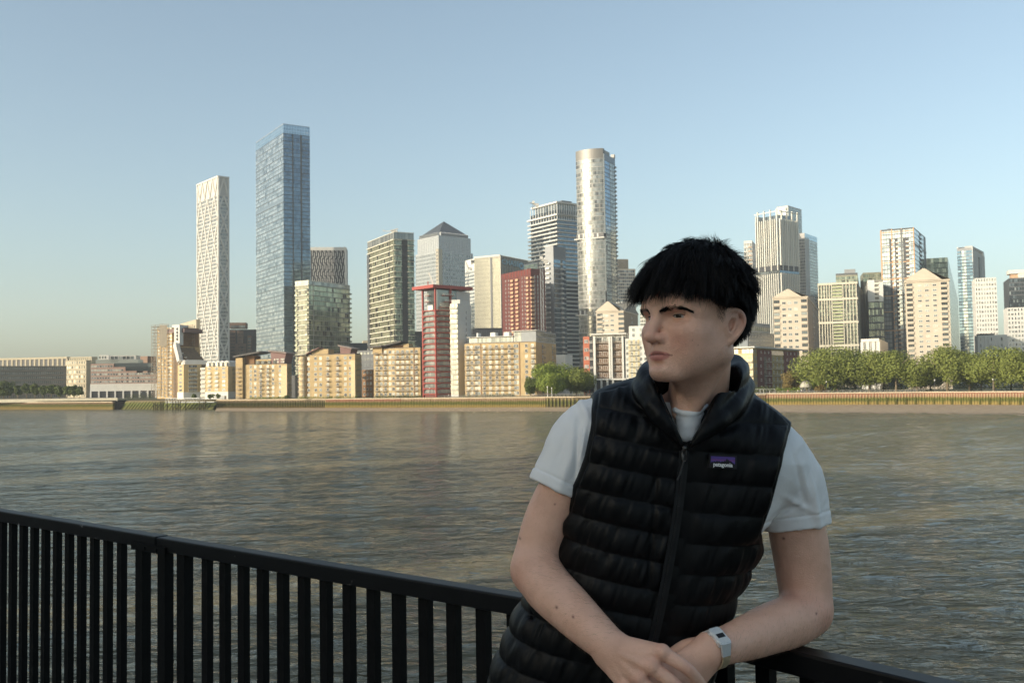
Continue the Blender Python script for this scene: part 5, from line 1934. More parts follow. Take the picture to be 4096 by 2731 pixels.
# wide block with glass penthouse
b, rows_, fh_ = flats('widest yellow brick flats with a long glazed penthouse storey', 2143, 1858, 2224, 1367, 506, 20, 10,
                      [1871, 1886, 1904, 1914, 1936, 1960, 1986, 2008, 2036, 2060, 2067, 2105, 2130], [1869, 1897, 1936, 1962, 1988, 2015, 2043, 2132], wcols_r=[2170, 2210], top_gap=0.6)
for p in (1921, 2076):
    b.block('recess', BRICK_BR, 'l', b.u('l', p), b.u('l', p + 4), -0.08, 0.3, 0, b.H + 0.1)
z0, z1 = b.H, b.z(1322)
b.block('penthouse', GREY_R, 'l', b.u('l', 1873), b.u('l', 2050), 1.2, 14, z0, z0 + (z1 - z0) * 0.55)
b.block('penthouse', GREY_R, 'l', b.u('l', 2052), b.wl - 0.8, 1.2, 14, z0, z1)
panes(b, 'l', z0 + 0.4, z0 + (z1 - z0) * 0.52, 1, 22, G_PALE, 0.15, 0.3, u0=b.u('l', 1874), u1=b.u('l', 2050), proud=-1.1)
panes(b, 'l', z0 + 0.4, z1 - 0.3, 2, 14, G_PALE, 0.15, 0.5, u0=b.u('l', 2053), u1=b.wl - 0.9, proud=-1.1)
panes(b, 'r', z0 + 0.4, z1 - 0.3, 2, 9, G_GREY, 0.15, 0.5, u0=0.9, u1=b.wr - 0.6, proud=0.0)
b.block('penthouse_side', GREY_M, 'r', 0.9, b.wr, 0.1, 8, z0, z1)
b.block('penthouse_roof', GREY_R, 'l', b.u('l', 1868), b.u('l', 2052), 0.2, 15, z0 + (z1 - z0) * 0.56, z0 + (z1 - z0) * 0.62)
b.block('penthouse_roof', GREY_R, 'l', b.u('l', 2046), b.wl + 0.5, 0.1, 15, z1, z1 + 0.35)
for p, w_ in ((1950, 20), (2004, 22), (1895, 6)):
    b.block('roof_plant', WHITE, 'l', b.u('l', p), b.u('l', p + w_), 4, 8, z0 + (z1 - z0) * 0.62, z0 + (z1 - z0) * 0.62 + 2.2)
b = Bld('low_block', 'low white shed roof behind the round tree clump', 'building', 2260, 2216, 2290, 1418, 560, 30, 5.8)
b.body(WHITE)

# ---- white roofed flats by the jetty ---------------------------------------------
b = Bld('white_roofed_flats', 'brick flats with curved white penthouse at the foot of the ochre tower', 'building', 735, 711, 806, 1457, 628, 62, 5.8)
b.body(BRICK_P)
nf = 7
zr0 = b.z(1568)
b.block('arcade', WHITE, 'l', -0.2, b.wl + 0.2, -0.25, 1, 0, zr0)
b.block('arcade', WHITE, 'r', 0.2, b.wr + 0.2, -0.25, 1, 0, zr0)
fh_ = (b.H - zr0) / nf
rows_ = [zr0 + fh_ * (i + 0.2) for i in range(nf)]
punched(b, 'l', [b.wl * 0.5], rows_, b.wl * 0.42, fh_ * 0.6, G_HOME, WHITE_M)
punched(b, 'r', frange(b.wr * 0.28, b.wr * 0.74, 4), rows_, b.wr * 0.10, fh_ * 0.62, G_HOME, GREY_M)
me = balc_mesh(b.wr * 0.50, 1.0, BALC_W, 1.0, 9)
b.pieces('balcony', me, [('r', b.wr * 0.51, z - 0.1) for z in rows_[:-1]])
q = MB()
M = b.M('l')
for k in range(8):
    pass
b.block('penthouse', WHITE, 'l', b.wl * 0.35, b.wl - 0.6, 0.8, 14, b.H, b.z(1440))
b.block('penthouse', WHITE, 'r', 0.8, b.wr * 0.95, 0.7, 10, b.H, b.z(1441))
panes(b, 'r', b.H + 0.3, b.z(1443), 1, 5, G_DARK, 0.5, 0.2, u0=b.wr * 0.18, u1=b.wr * 0.55, proud=-0.62)
mono_roof(b, 'curved_roof', 'l', b.wl * 0.15, b.wl * 0.55, 0.5, 12, b.H + 0.5, b.z(1440), 0.4, WHITE)
b.block('link', GREY_R, 'r', b.wr, b.wr + 4, 3, 8, 0, b.H * 0.92)
b = Bld('white_roofed_flats', 'brick flats with a row of white barrel vaults on the roof', 'building', 912, 822, 948, 1465, 612, 20, 5.8)
b.body(BRICK_P)
zr0 = b.z(1566)
b.block('arcade', WHITE, 'l', -0.2, b.wl + 0.2, -0.3, 1, 0, zr0)
b.block('arcade', GREY_R, 'r', 0.8, b.wr, -0.2, 1, 0, zr0)  # greyer render paints the shade on the right return
fh_ = (b.H - zr0) / 6
rows_ = [zr0 + fh_ * (i + 0.2) for i in range(6)]
punched(b, 'l', [b.u('l', p) for p in (837, 866, 895)], rows_, fhm(b, 15), fh_ * 0.62, G_HOME, WHITE_M, fr=0.2, mull=2)
me = balc_mesh(fhm(b, 17), 1.0, BALC_W, 1.0, 7)
b.pieces('balcony', me, [('l', b.u('l', p), z) for z in rows_[1:5] for p in (837, 866)])
me = balc_mesh(b.wr * 0.5, 0.9, BALC, 1.0, 6)
b.pieces('balcony', me, [('r', b.wr * 0.72, z) for z in rows_])
zz1, zz0 = b.z(1448), b.H
b.block('penthouse', WHITE, 'l', b.u('l', 818), b.wl * 0.99, 1.5, 12, zz0, zz1)
punched(b, 'l', [b.u('l', p) for p in (832, 848, 866, 884, 902)], [zz0 + 0.4], fhm(b, 9), (zz1 - zz0) * 0.75, G_PALE, WHITE, proud=-1.4, mull=1)
for k in range(5):
    u0 = b.u('l', 824) + k * (b.wl * 0.985 - b.u('l', 824)) / 5
    u1 = u0 + (b.wl * 0.985 - b.u('l', 824)) / 5
    r_ = (u1 - u0) / 2
    q = MB()
    prof = [(u0 + r_ - r_ * math.cos(math.pi * j / 8), zz1 + r_ * 0.62 * math.sin(math.pi * j / 8)) for j in range(9)]
    v0 = [tuple(b.M('l') @ Vector((x, 1.0, z))) for x, z in prof]
    v1 = [tuple(b.M('l') @ Vector((x, 12.0, z))) for x, z in prof]
    q.add(v0 + v1, [(j, j + 1, 10 + j, 9 + j) for j in range(8)] + [tuple(range(9)), tuple(reversed(range(9, 18)))])
    q.build('barrel_vault', [WHITE], b.e)
b = Bld('white_roofed_flats', 'small recessed white balcony stack between the two white roofed blocks', 'building', 824, 803, 830, 1470, 622, 10, 5.8)
b.body(GREY_R)
me = balc_mesh(b.wl * 0.9, 1.0, BALC_W, 1.0, 7, solid=True)
b.pieces('balcony', me, [('l', b.wl / 2, b.H * (i + 0.6) / 7) for i in range(7)])
q = MB()
w = P2(855, 596)
q.box(w[0], w[0] + 6.4, w[1], w[1] + 4, 5.8, 7.9)
o = q.build('kiosk', [WHITE])
tag(o, 'low white kiosk at the landward end of the jetty', 'kiosk')
# ---- balconied white slab tower ------------------------------------------------
b = Bld('residential_tower', 'tall tower of stacked white balcony rings with a glazed flat roofed top', 'tower', 2228, 2122, 2318, 806, 953, 55)
b.body(G_DARK, 'wall', 0, b.z(838))
b.block('crown', G_DARK, 'l', b.u('l', 2138), b.wl - 0.5, 0.6, 25, b.z(838), b.H - 1.5)
for f in 'lr':
    panes(b, f, 0, b.z(872), 40, 16, G_DARK if f == 'l' else bl, 0.4, 0.8, proud=0.06)
    fins(b, f, b.z(880), b.H - 2, 10, WHITE_M, 0.7, 0.3)
zt = b.z(880)
nfl = 42
fh_ = zt / nfl
me = slab_mesh(b.wl + 4.6, 2.6, 1.15, WHITE)
b.pieces('balcony_ring', me, [('l', -2.0, zt - i * fh_) for i in range(0, nfl)])
me = slab_mesh(b.wr + 2.4, 2.2, 0.95, WHITE)
b.pieces('balcony_ring', me, [('r', 0.1, zt - i * fh_) for i in range(0, nfl)])
b.block('roof_slab', WHITE, 'l', b.u('l', 2128), b.wl + 1.5, -1.5, 20, b.H - 1.6, b.H)
b.block('roof_slab', WHITE, 'r', 0.0, b.wr + 1, -1.2, 20, b.H - 1.602, b.H + 0.01)
b.block('roof_plant', GREY_D, 'l', b.wl * 0.75, b.wl, 6, 18, b.H, b.H + 1.6)
b.block('roof_slab', WHITE, 'l', b.u('l', 2112), b.wl + 1.5, -1.8, 20, b.z(858) - 0.8, b.z(858) + 0.8)
b.block('roof_slab', WHITE, 'r', 0.05, b.wr + 1, -1.5, 20, b.z(858) - 0.7, b.z(858) + 0.7)
b.block('podium', GREY_M, 'l', b.u('l', 2105), b.u('l', 2160), -4, 6, 0, b.z(1036))
panes(b, 'l', 4, b.z(1040), 40, 8, G_GREEN, 0.3, 0.8, u0=b.u('l', 2106), u1=b.u('l', 2158), proud=4.1)
# grey glass slab in front
b = Bld('glass_slab', 'slim grey glass slab in front of the balcony ringed tower', 'tower', 2213, 2180, 2262, 983, 800, 40)
b.body(GREY_D)
zt = b.z(1034)
panes(b, 'r', 0, zt, 27, 5, bl, 0.25, 1.3, u0=0.2, u1=b.wr * 0.55, proud=0.08)
panes(b, 'r', 0, zt, 27, 3, bl, 0.25, 1.3, u0=b.wr * 0.72, u1=b.wr - 0.2, proud=0.08)
bands(b, 'r', 0, zt, 27, GREY_M, 0.14, 0.9)
b.block('side', GREY_M, 'l', 0, b.wl, -0.06, 0, 0, b.H)
me = balc_mesh(b.wl * 0.5, 1.5, WHITE_M, 1.0, slab_mat=WHITE, solid=True, slab=0.4)
b.pieces('balcony', me, [('l', b.wl * 0.35, zt * i / 27) for i in range(1, 27)])
me = balc_mesh(b.wr * 0.18, 1.2, GREY_R, 1.0, slab_mat=GREY_R, solid=True, slab=0.4)
b.pieces('balcony', me, [('r', b.wr * 0.63, zt * i / 27) for i in range(1, 27)])
b.block('crown', GREY_M, 'l', -0.05, b.wl + 0.05, -0.15, 2, b.z(1010), b.H + 0.1)
b.block('crown', plain('mid_grey_metal', (0.14, 0.145, 0.15), 0.5, 0.3), 'r', 0.2, b.wr + 0.05, -0.15, 2, zt, b.H + 0.1)

# ---- tall curved glass tower ----------------------------------------------------
b = Bld('curved_tower', 'tall curved bronze glass tower with serrated right edge beside the dark hair', 'tower', 2412, 2303, 2455, 593, 857, 28)
zt = b.z(634)
M = b.M('l')
N_ = 18
bow = fhm(b, 16)


def arc(f):
    return f * b.wl, -bow * (1 - (2 * f - 1) ** 2)


prof = [arc(k / N_) for k in range(N_ + 1)]
q = MB()
q.prism(prof + [(b.wl, b.wr * 0.6), (0, b.wr * 0.6)], 0, b.H - 1, 0, M)
q.build('wall', [plain('bronze_cladding', (0.24, 0.235, 0.215), 0.5, 0.3, var=0.06)], b.e)
nf = 56
fh_ = zt / nf
q, sl = MB(), MB()
for i in range(nf):
    z0, z1 = i * fh_ + 0.5, (i + 1) * fh_ - 0.25
    if 936 < 634 + (b.H - i * fh_) * 0 and False:
        continue
    for k in range(N_):
        (x0, y0), (x1, y1) = prof[k], prof[k + 1]
        n_ = Vector((y1 - y0, -(x1 - x0))).normalized() * 0.10
        if rng.random() < 0.10:
            continue
        vs = [(x0 * 0.97 + x1 * 0.03 + n_.x, y0 * 0.97 + y1 * 0.03 + n_.y), (x0 * 0.03 + x1 * 0.97 + n_.x, y0 * 0.03 + y1 * 0.97 + n_.y)]
        q.add([tuple(M @ Vector(v)) for v in ((vs[0][0], vs[0][1], z0), (vs[1][0], vs[1][1], z0), (vs[1][0], vs[1][1], z1), (vs[0][0], vs[0][1], z1))], [(0, 1, 2, 3)])
o = q.build('glazing', [G_GOLD], b.e)
o['kind'] = 'stuff'
me_b = MB()
for k in range(N_):
    (x0, y0), (x1, y1) = prof[k], prof[k + 1]
    me_b.bar((x0, y0 - 0.12, 0), (x1, y1 - 0.12, 0), 0.5, 0.38)
me = me_b.mesh('floor_band')
me.materials.append(plain('champagne_metal', (0.42, 0.41, 0.385), 0.45, 0.3, var=0.05))
b.pieces('floor_band', me, [('l', 0, i * fh_) for i in range(0, nf + 1, 2)])
for py in (940, 1246):
    z = b.z(py)
    b.block('plant_gap', BLACKISH, 'l', b.wl * 0.02, b.wl + 0.3, -bow * 0.9, 6, z - fh_ * 0.45, z + fh_ * 0.45)
    b.block('plant_slab', WHITE, 'l', -1.5, b.wl + 0.8, -bow * 0.98, 4, z - fh_ * 0.75, z - fh_ * 0.5)
    me = fin_mesh(fh_ * 0.9, 1.3, bow * 0.97, WHITE, 'plant_column')
    b.pieces('plant_column', me, [('l', b.wl * f, z - fh_ * 0.45) for f in (0.12, 0.28, 0.45, 0.62, 0.8)])
cr = MB()
pc = [(x, y - 0.25) for x, y in prof]
cr.prism(pc + [(b.wl, 3), (0, 3)], zt + 0.3, b.H, 0, M)
cr.build('crown', [plain('crown_mesh', (0.19, 0.18, 0.165), 0.5, 0.5, var=0.06)], b.e)
b.block('right_wing', G_DARK, 'r', -0.2, b.wr, -1.0, 20, 0, b.z(615))
panes(b, 'r', 0, b.z(640), nf, 3, bl, 0.3, 0.7, proud=1.06, u0=0.0, u1=b.wr * 0.45)
bands(b, 'r', 0, b.z(640), nf, GREY_D, 1.15, 0.5)
panes(b, 'r', 0, b.z(640), nf, 2, G_GREY, 0.3, 0.7, proud=1.06, u0=b.wr * 0.5, u1=b.wr * 0.95)
me = balc_mesh(1.6, 1.9, G_GREY, 1.0, slab_mat=WHITE, solid=True, slab=0.45)
b.pieces('balcony', me, [('r', b.wr + 0.6, i * fh_) for i in range(1, nf)])
b.block('edge_fin', GREY_R, 'r', b.wr * 0.9, b.wr, -1.3, 2, b.z(615), b.z(598))
# grey stone office behind
b = Bld('office_tower', 'grey stone office tower with a louvred top behind the curved tower', 'tower', 2460, 2455, 2541, 1075, 1150, 80)
b.body(plain('grey_granite', (0.24, 0.225, 0.19), 0.8, var=0.06))
punched(b, 'r', frange(1, b.wr - 1, 9), [b.z(1090 + 13 * i) for i in range(14)], 2.0, 2.6, G_DARK, STONE_G, fr=0)
b.block('louvred_top', BLACKISH, 'r', 0, b.u('r', 2513), 0.5, 16, b.H, b.z(1037))
fins(b, 'r', b.H, b.z(1039), 16, STONE_G, 0.5, -0.4, u1=b.u('r', 2513))
b.block('roof_band', STONE_G, 'r', -0.2, b.u('r', 2513) + 0.2, 0.2, 16.2, b.z(1041), b.z(1036))


# ---- cream council towers --------------------------------------------------------
def council(label, xc, xl, xr, yeave, yapex, yapex_r, d, th, nrow, sp, colpx, balpx, stripe, apx, apxr):
    b = Bld('council_tower', label, 'tower', xc, xl, xr, yeave, d, th, 6.0, GCT)
    b.body(CONC)
    b.block('side_wall', CONC_T, 'r', 0.02, b.wr, -0.05, 0.3, 0, b.H)  # darker concrete layer paints the shade of the right side
    fh_ = fhm(b, sp)
    rows_ = [b.H - fh_ * (i + 1) + fh_ * 0.05 for i in range(nrow)]
    rows_ = [z for z in rows_ if z > 0.5]
    punched(b, 'l', [b.u('l', p) for p in colpx], rows_, fhm(b, 15), fh_ * 0.44, G_HOME, WHITE, fr=0.16, mull=1)
    me = win_mesh(fhm(b, 23), fh_ * 0.50, G_DARK, CONC_T, 0.08, 2)
    b.pieces('window', me, [('l', b.u('l', p), z + fh_ * 0.22) for z in rows_ for p in balpx], cap=80)
    me = balc_mesh(fhm(b, 25), 0.5, CONC, 0.9, slab_mat=CONC, solid=True, slab=0.25)
    b.pieces('balcony', me, [('l', b.u('l', p), z - fh_ * 0.14) for z in rows_ for p in balpx])
    me = win_mesh(1.3, fh_ * 0.45, G_GREY, GREY_R, 0.12, 0)
    b.pieces('window', me, [('r', b.u('r', stripe) + (0.7 if k % 2 else -0.5), z + 0.2) for k, z in enumerate(rows_)], cap=40)
    me = balc_mesh(2.2, 0.35, GREY_R, 0.9, slab_mat=GREY_R, solid=True)
    b.pieces('balcony', me, [('r', b.u('r', stripe), z - 0.3) for z in rows_], cap=120)
    # cornice, gables and the crossed pitched roof
    b.block('cornice', CONC, 'l', -0.4, b.wl + 0.4, -0.5, b.wr + 0.4, b.H, b.H + 0.8)
    M = b.M('l')
    za, zb_ = b.z(yapex), b.H + 0.8
    q = MB()
    uA = b.wl * 0.44
    g = [(-0.6, zb_), (b.wl * 0.84, zb_), (uA + b.wl * 0.03, za), (uA - b.wl * 0.03, za)]
    v0 = [tuple(M @ Vector((x, -0.8, z))) for x, z in g]
    v1 = [tuple(M @ Vector((x, -0.3, z))) for x, z in g]
    q.add(v0 + v1, [(0, 1, 2, 3), (7, 6, 5, 4), (0, 4, 5, 1), (1, 5, 6, 2), (2, 6, 7, 3), (3, 7, 4, 0)])
    q.build('gable', [CONC], b.e)
    q = MB()
    cx_, cy_ = uA, b.wr / 2
    zr_ = b.z(yapex_r)
    R4 = [(-0.8, -0.9), (b.wl + 0.8, -0.9), (b.wl + 0.8, b.wr + 0.9), (-0.8, b.wr + 0.9)]
    A_ = (uA, -0.25, za - 0.1)
    Bk = (uA, b.wr + 0.25, za - 0.1)
    Rr_ = (b.wl + 0.25, cy_, za + 0.3)
    Ll_ = (-0.25, cy_, za + 0.3)
    Cc = (uA, cy_, za + 0.3)
    zz_ = zb_ + 0.05
    V_ = [(-0.8, -0.3, zz_), (b.wl + 0.8, -0.3, zz_), (b.wl + 0.8, b.wr + 0.3, zz_), (-0.8, b.wr + 0.3, zz_), A_, Rr_, Bk, Ll_, Cc]
    q.add([tuple(M @ Vector(v)) for v in V_], [(0, 4, 8), (0, 8, 7), (4, 1, 8), (1, 5, 8), (5, 2, 8), (2, 6, 8), (6, 3, 8), (3, 7, 8)])
    q.build('roof', [ROOF_G], b.e)
    q = MB()
    M2 = b.M('r')
    g = [(0.0, zb_), (b.wr, zb_), (b.wr / 2, za + 0.2)]
    v0 = [tuple(M2 @ Vector((x, -0.5, z))) for x, z in g]
    v1 = [tuple(M2 @ Vector((x, -0.1, z))) for x, z in g]
    q.add(v0 + v1, [(0, 1, 2), (5, 4, 3), (0, 3, 4, 1), (1, 4, 5, 2), (2, 5, 3, 0)])
    q.build('gable', [plain('slate_gable', (0.19, 0.175, 0.15), 0.7)], b.e)
    for u in (0.52, 0.6, 0.7):
        b.block('roof_vent', WHITE, 'l', b.wl * u, b.wl * u + 0.5, b.wr * 0.4, b.wr * 0.45, za, za + 1.0)
    return b


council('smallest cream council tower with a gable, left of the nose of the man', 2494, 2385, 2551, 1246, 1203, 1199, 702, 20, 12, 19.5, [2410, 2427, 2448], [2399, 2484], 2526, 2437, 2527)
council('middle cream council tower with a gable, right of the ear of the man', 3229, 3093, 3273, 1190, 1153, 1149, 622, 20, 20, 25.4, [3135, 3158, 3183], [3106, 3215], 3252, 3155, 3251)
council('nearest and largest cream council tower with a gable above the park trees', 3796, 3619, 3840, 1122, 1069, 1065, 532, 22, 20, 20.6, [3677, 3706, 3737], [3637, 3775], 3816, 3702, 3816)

# ---- white and timber flats behind the shoulder -----------------------------------
b = Bld('white_flats', 'white framed riverside flats with dark timber balconies and angled roof struts', 'building', 2502, 2372, 2530, 1335, 492, 14, 5.8)
b.body(WHITE)
zz = b.z
bx = b.u
zlo = zz(1512)
nf = 6
for a, c, nm in ((2384, 2434, 0), (2452, 2486, 1)):
    u0, u1 = bx('l', a), bx('l', c)
    b.block('timber_bay', plain('dark_timber', (0.16, 0.10, 0.065), 0.8, var=0.2), 'l', u0, u1, -0.25, 0.4, zlo, zz(1372))
    fh_ = (zz(1340) - zlo) / nf
    for f in range(nf):
        punched(b, 'l', [u0 + (u1 - u0) * k for k in ((0.25, 0.72) if nm == 0 else (0.35, 0.7))], [zlo + fh_ * (f + 0.15)], 2.2, 2.1, G_HOME, WHITE_M, proud=0.35)
    me = balc_mesh(u1 - u0, 1.5, plain('timber_rail', (0.22, 0.16, 0.11), 0.8), 1.05, 10)
    b.pieces('balcony', me, [('l', (u0 + u1) / 2, zlo + fh_ * f) for f in range(nf)])
for a, c in ((2374, 2383), (2435, 2442), (2444, 2450), (2488, 2495)):
    b.block('white_pier', WHITE, 'l', bx('l', a), bx('l', c), -1.8, 0.2, zlo if a != 2374 else 0, zz(1345))
b.block('black_slot', BLACKISH, 'l', bx('l', 2442), bx('l', 2444), -1.0, 0.2, zlo, zz(1350))
b.block('roof_slab', WHITE, 'l', -0.5, b.wl + 0.5, -2.4, 6, zz(1337), zz(1332))
q = MB()
M = b.M('l')
for p in np.arange(2368, 2495, 20):
    u = bx('l', float(p))
    q.bar(M @ Vector((u, -2.2, zz(1336))), M @ Vector((u + 1.2, -0.2, zz(1352))), 0.16)
q.build('roof_strut', [WHITE_M], b.e)
b.block('undercroft', BLACKISH, 'l', bx('l', 2384), b.wl, -0.1, 0.3, 0, zlo - 0.4)
me = fin_mesh(zlo, 0.9, 1.6, WHITE, 'column')
b.pieces('column', me, [('l', bx('l', p), 0) for p in (2378, 2404, 2428, 2450, 2490)])
b.block('soffit', WHITE, 'l', bx('l', 2384), b.wl, -1.9, 0.1, zlo - 0.8, zlo - 0.05)
b = Bld('orange_brick_flats', 'narrow orange brick flats with dark balconies beside the white framed flats', 'building', 2372, 2332, 2380, 1345, 498, 12, 5.8)
b.body(RED_O)
rows_ = [b.H * (i + 0.2) / 7 for i in range(7)]
punched(b, 'l', [b.u('l', p) for p in (2340, 2349)], rows_, 0.95, 1.7, G_HOME, WHITE_M)
b.block('dark_bay', BLACKISH, 'l', b.u('l', 2357), b.u('l', 2371), -0.2, 0.3, 0, b.H)
me = balc_mesh(fhm(b, 12), 1.3, GREY_R, 1.0, 6)
b.pieces('balcony', me, [('l', b.u('l', 2364), z) for z in rows_])
b = Bld('white_flats', 'stepped white flats with yellow panels directly left of the face', 'building', 2600, 2497, 2625, 1300, 488, 14, 5.8)
b.block('wall', WHITE, 'l', b.u('l', 2515), b.wl, 0.02, 12, 0, b.z(1302))
b.block('wall', WHITE, 'l', 0, b.u('l', 2515) - 0.01, 0, 12, 0, b.z(1352))
nf = 7
zt = b.z(1352)
fh_ = fhm(b, 22.5)
rows_ = [zt - fh_ * (i + 1) for i in range(8)]
us = [b.u('l', p) for p in (2508, 2524, 2545, 2560, 2580)]
punched(b, 'l', us, rows_, fhm(b, 12), fh_ * 0.62, G_HOME, WHITE_M, fr=0.14, mull=2)
punched(b, 'l', [b.u('l', p) for p in (2533, 2563, 2585)], [b.z(1346), b.z(1324)], fhm(b, 11), fh_ * 0.6, G_HOME, WHITE_M)
me = fin_mesh(fh_ * 0.75, fhm(b, 9), 0.12, YELLOW, 'yellow_panel')
b.pieces('yellow_panel', me, [('l', b.u('l', p), z) for z in rows_ for p in (2516, 2534, 2552)])
me = balc_mesh(fhm(b, 40), 1.3, BALC_W, 1.0, 9)
b.pieces('balcony', me, [('l', b.u('l', 2530), z) for z in rows_])
b.block('dark_gap', GREY_D, 'l', b.u('l', 2494), b.u('l', 2499), -0.1, 6, 0, b.z(1345))
b = Bld('glass_slab', 'green glass tower seen between the cream gable and the forehead', 'tower', 2600, 2560, 2640, 1225, 800, 40)
b.body(WHITE)
panes(b, 'l', 0, b.H - 2, 24, 6, G_GREEN, 0.4, 0.8)

# ---- low flats hidden behind the man
for px_, yt_, nm_ in ((2680, 1395, 'pale brick riverside flats hidden behind the face of the man'), (2790, 1430, 'low brick riverside flats hidden behind the neck of the man'), (2880, 1410, 'tan brick riverside flats hidden behind the collar of the man')):
    b = Bld('brick_flats', nm_, 'building', px_ + 45, px_ - 50, px_ + 60, yt_, 520, 14, 5.8)
    b.body(BRICK_P)
    punched(b, 'l', frange(1, b.wl - 1, 5), [b.H * (i + 0.25) / 8 for i in range(8)], 1.5, 1.6, G_HOME, WHITE_M)

# ---- red and olive flats behind the collar -----------------------------------------
b = Bld('red_olive_flats', 'low flats striped in red and olive with a white overhanging roof', 'building', 3011, 2900, 3197, 1391, 470, 35, 5.8)
b.body(OLIVE)
b.block('lit_wall', YELLOW, 'l', 0, b.wl - 0.05, -0.08, 0.2, 0, b.z(1413))  # yellower render paints the sunlight on the left face
zt5 = b.z(1412)
nf = 5
fh_ = fhm(b, 28.5)
rows_ = [b.z(1440) - fh_ * i for i in range(5)]
U = lambda p: b.u('r', p)
for a, c in ((3027, 3083), (3133, 3186)):
    b.block('red_bay', RED_B, 'r', U(a), U(c), -0.35, 0.3, 0, b.z(1396))
    b.block('recess', BLACKISH, 'r', U(a) + (U(c) - U(a)) * 0.42, U(a) + (U(c) - U(a)) * 0.62, -0.42, 0.1, 0, b.z(1425))
    for fpos in (0.22, 0.80):
        punched(b, 'r', [U(a) + (U(c) - U(a)) * fpos], rows_, 1.5, 1.35, G_HOME, WHITE_M, proud=0.45)
    punched(b, 'r', [U(a) + (U(c) - U(a)) * fpos for fpos in (0.25, 0.5, 0.78)], [b.z(1412)], 1.25, 1.2, G_HOME, WHITE_M, proud=0.45)
    me = balc_mesh((U(c) - U(a)) * 0.45, 1.3, BALC, 1.05, 7, GREY_R)
    b.pieces('balcony', me, [('r', U(a) + (U(c) - U(a)) * 0.68, z - 0.7) for z in rows_])
for a, c in ((3083, 3133),):
    me = balc_mesh((U(c) - U(a)) * 0.62, 1.3, BALC_W, 1.05, 7, GREY_R)
    b.pieces('balcony', me, [('r', (U(a) + U(c)) / 2 + 0.5, z - 0.7) for z in rows_])
    punched(b, 'r', [U(a) + (U(c) - U(a)) * f for f in (0.18, 0.48, 0.80)], rows_, 1.1, 1.9, G_DARK, WHITE_M)
    b.block('glass_attic', G_PALE, 'r', U(a), U(c), -0.2, 0.3, b.z(1416), b.z(1398))
for p in (3016, 3024, 3191):
    punched(b, 'r', [U(p)], rows_, 0.9, 1.9, G_HOME, GREY_M)
punched(b, 'r', [U(p) for p in (3014, 3022, 3189, 3194)], [b.z(1412)], 1.0, 1.8, G_PALE, GREY_M)
L_ = lambda p: b.u('l', p)
punched(b, 'l', [L_(2968), L_(2940)], rows_, 1.9, 1.9, G_HOME, WHITE_M)
punched(b, 'l', [L_(p) for p in (2945, 2975, 2992, 3004)], [b.z(1412)], 1.9, 2.0, G_PALE, WHITE_M)
me = balc_mesh(b.wl - L_(2983), 1.4, BALC_W, 1.0, 7, WHITE)
b.pieces('balcony', me, [('l', (L_(2983) + b.wl) / 2, z - 0.7) for z in rows_])
punched(b, 'l', [(L_(2983) + b.wl) / 2], rows_, 2.6, 2.0, G_HOME, WHITE_M)
q = MB()
q.box(-1.5, b.wl + 1.5, -1.5, b.wr + 1.0, b.H, b.H + 0.7, 0, b.M('l'))
q.build('roof', [GREY_R], b.e)
b = Bld('grey_offices', 'blue grey office block with small windows behind the red and olive flats', 'building', 2990, 2960, 3094, 1333, 640, 60)
b.body(plain('blue_grey_cladding', (0.20, 0.215, 0.225), 0.6, var=0.06))
for r_ in range(4):
    punched(b, 'r', frange(1, b.wr - 0.5, 8), [b.z(1352 + 15 * r_)], 1.6, 1.5, G_GREY, WHITE_M)
fins(b, 'r', b.H - 2.5, b.H, 8, GREY_D, 0.4, 0.2)

# ---- white ribbed tower group --------------------------------------------------------
b = Bld('ribbed_tower', 'tall tower of close white vertical ribs behind the head', 'tower', 3112, 3020, 3190, 843, 1005, 52)
RIB = plain('white_rib', (0.70, 0.67, 0.58), 0.6, var=0.04)
ztop = b.z(878)
b.body(G_DARK, 'wall', 0, ztop)
zm = b.z(1072)
for f, n_ in (('l', 11), ('r', 11)):
    panes(b, f, 0, ztop, 44, n_ * 2, G_GREY if f == 'l' else bl, 0.2, 0.6, proud=0.07)
    w_ = b.w(f)
    ribs = fin_mesh(zm - 2 - 3, w_ / n_ * 0.30, 1.3, RIB, 'rib')
    b.pieces('rib', ribs, [(f, w_ * (k + 0.5) / n_, 0) for k in range(n_)])
    for k in range(n_):
        tall = (k % 3 == 1)
        hh = (b.H + (2.0 if f == 'l' else 1.0) if tall else ztop + 1) - zm - 3
        b.pieces('rib', fin_mesh(hh, w_ / n_ * (0.44 if tall else 0.28), 1.4, RIB, 'rib'), [(f, w_ * (k + 0.5) / n_, zm + 3)])
    b.block('sky_garden', BLACKISH, f, 0, w_, -1.0, 0.3, zm - 2, zm + 3)
    b.pieces('garden_column', fin_mesh(5, w_ / n_ * 0.35, 1.35, RIB, 'garden_column'), [(f, w_ * (k + 0.5) / n_, zm - 2) for k in range(1, n_, 3)])
    b.block('crown_beam', RIB, f, 0, w_, -1.4, -0.6, b.H - 0.8, b.H)
b.block('crown_back', RIB, 'l', 0, 0.8, 0, b.wr, ztop, b.H - 2)
b.block('crown_core', G_DARK, 'l', b.wl * 0.2, b.wl * 0.9, b.wr * 0.2, b.wr * 0.8, ztop, b.H - 3)
b = Bld('glass_tower', 'pale glass tower just behind and above the white ribbed tower', 'tower', 3152, 3107, 3206, 822, 1120, 40)
b.body(GREY_R)
panes(b, 'l', 40, b.H - 1, 50, 10, G_PALE, 0.3, 0.6)
panes(b, 'r', 40, b.H - 1, 50, 10, G_GREY, 0.3, 0.6)
b.block('slot', GREY_D, 'l', b.wl * 0.8, b.wl * 0.95, -0.2, 0.2, 40, b.H - 2)
b = Bld('glass_tower', 'lower glass tower with white vertical strips right of the ribbed tower', 'tower', 3218, 3186, 3268, 932, 1060, 35)
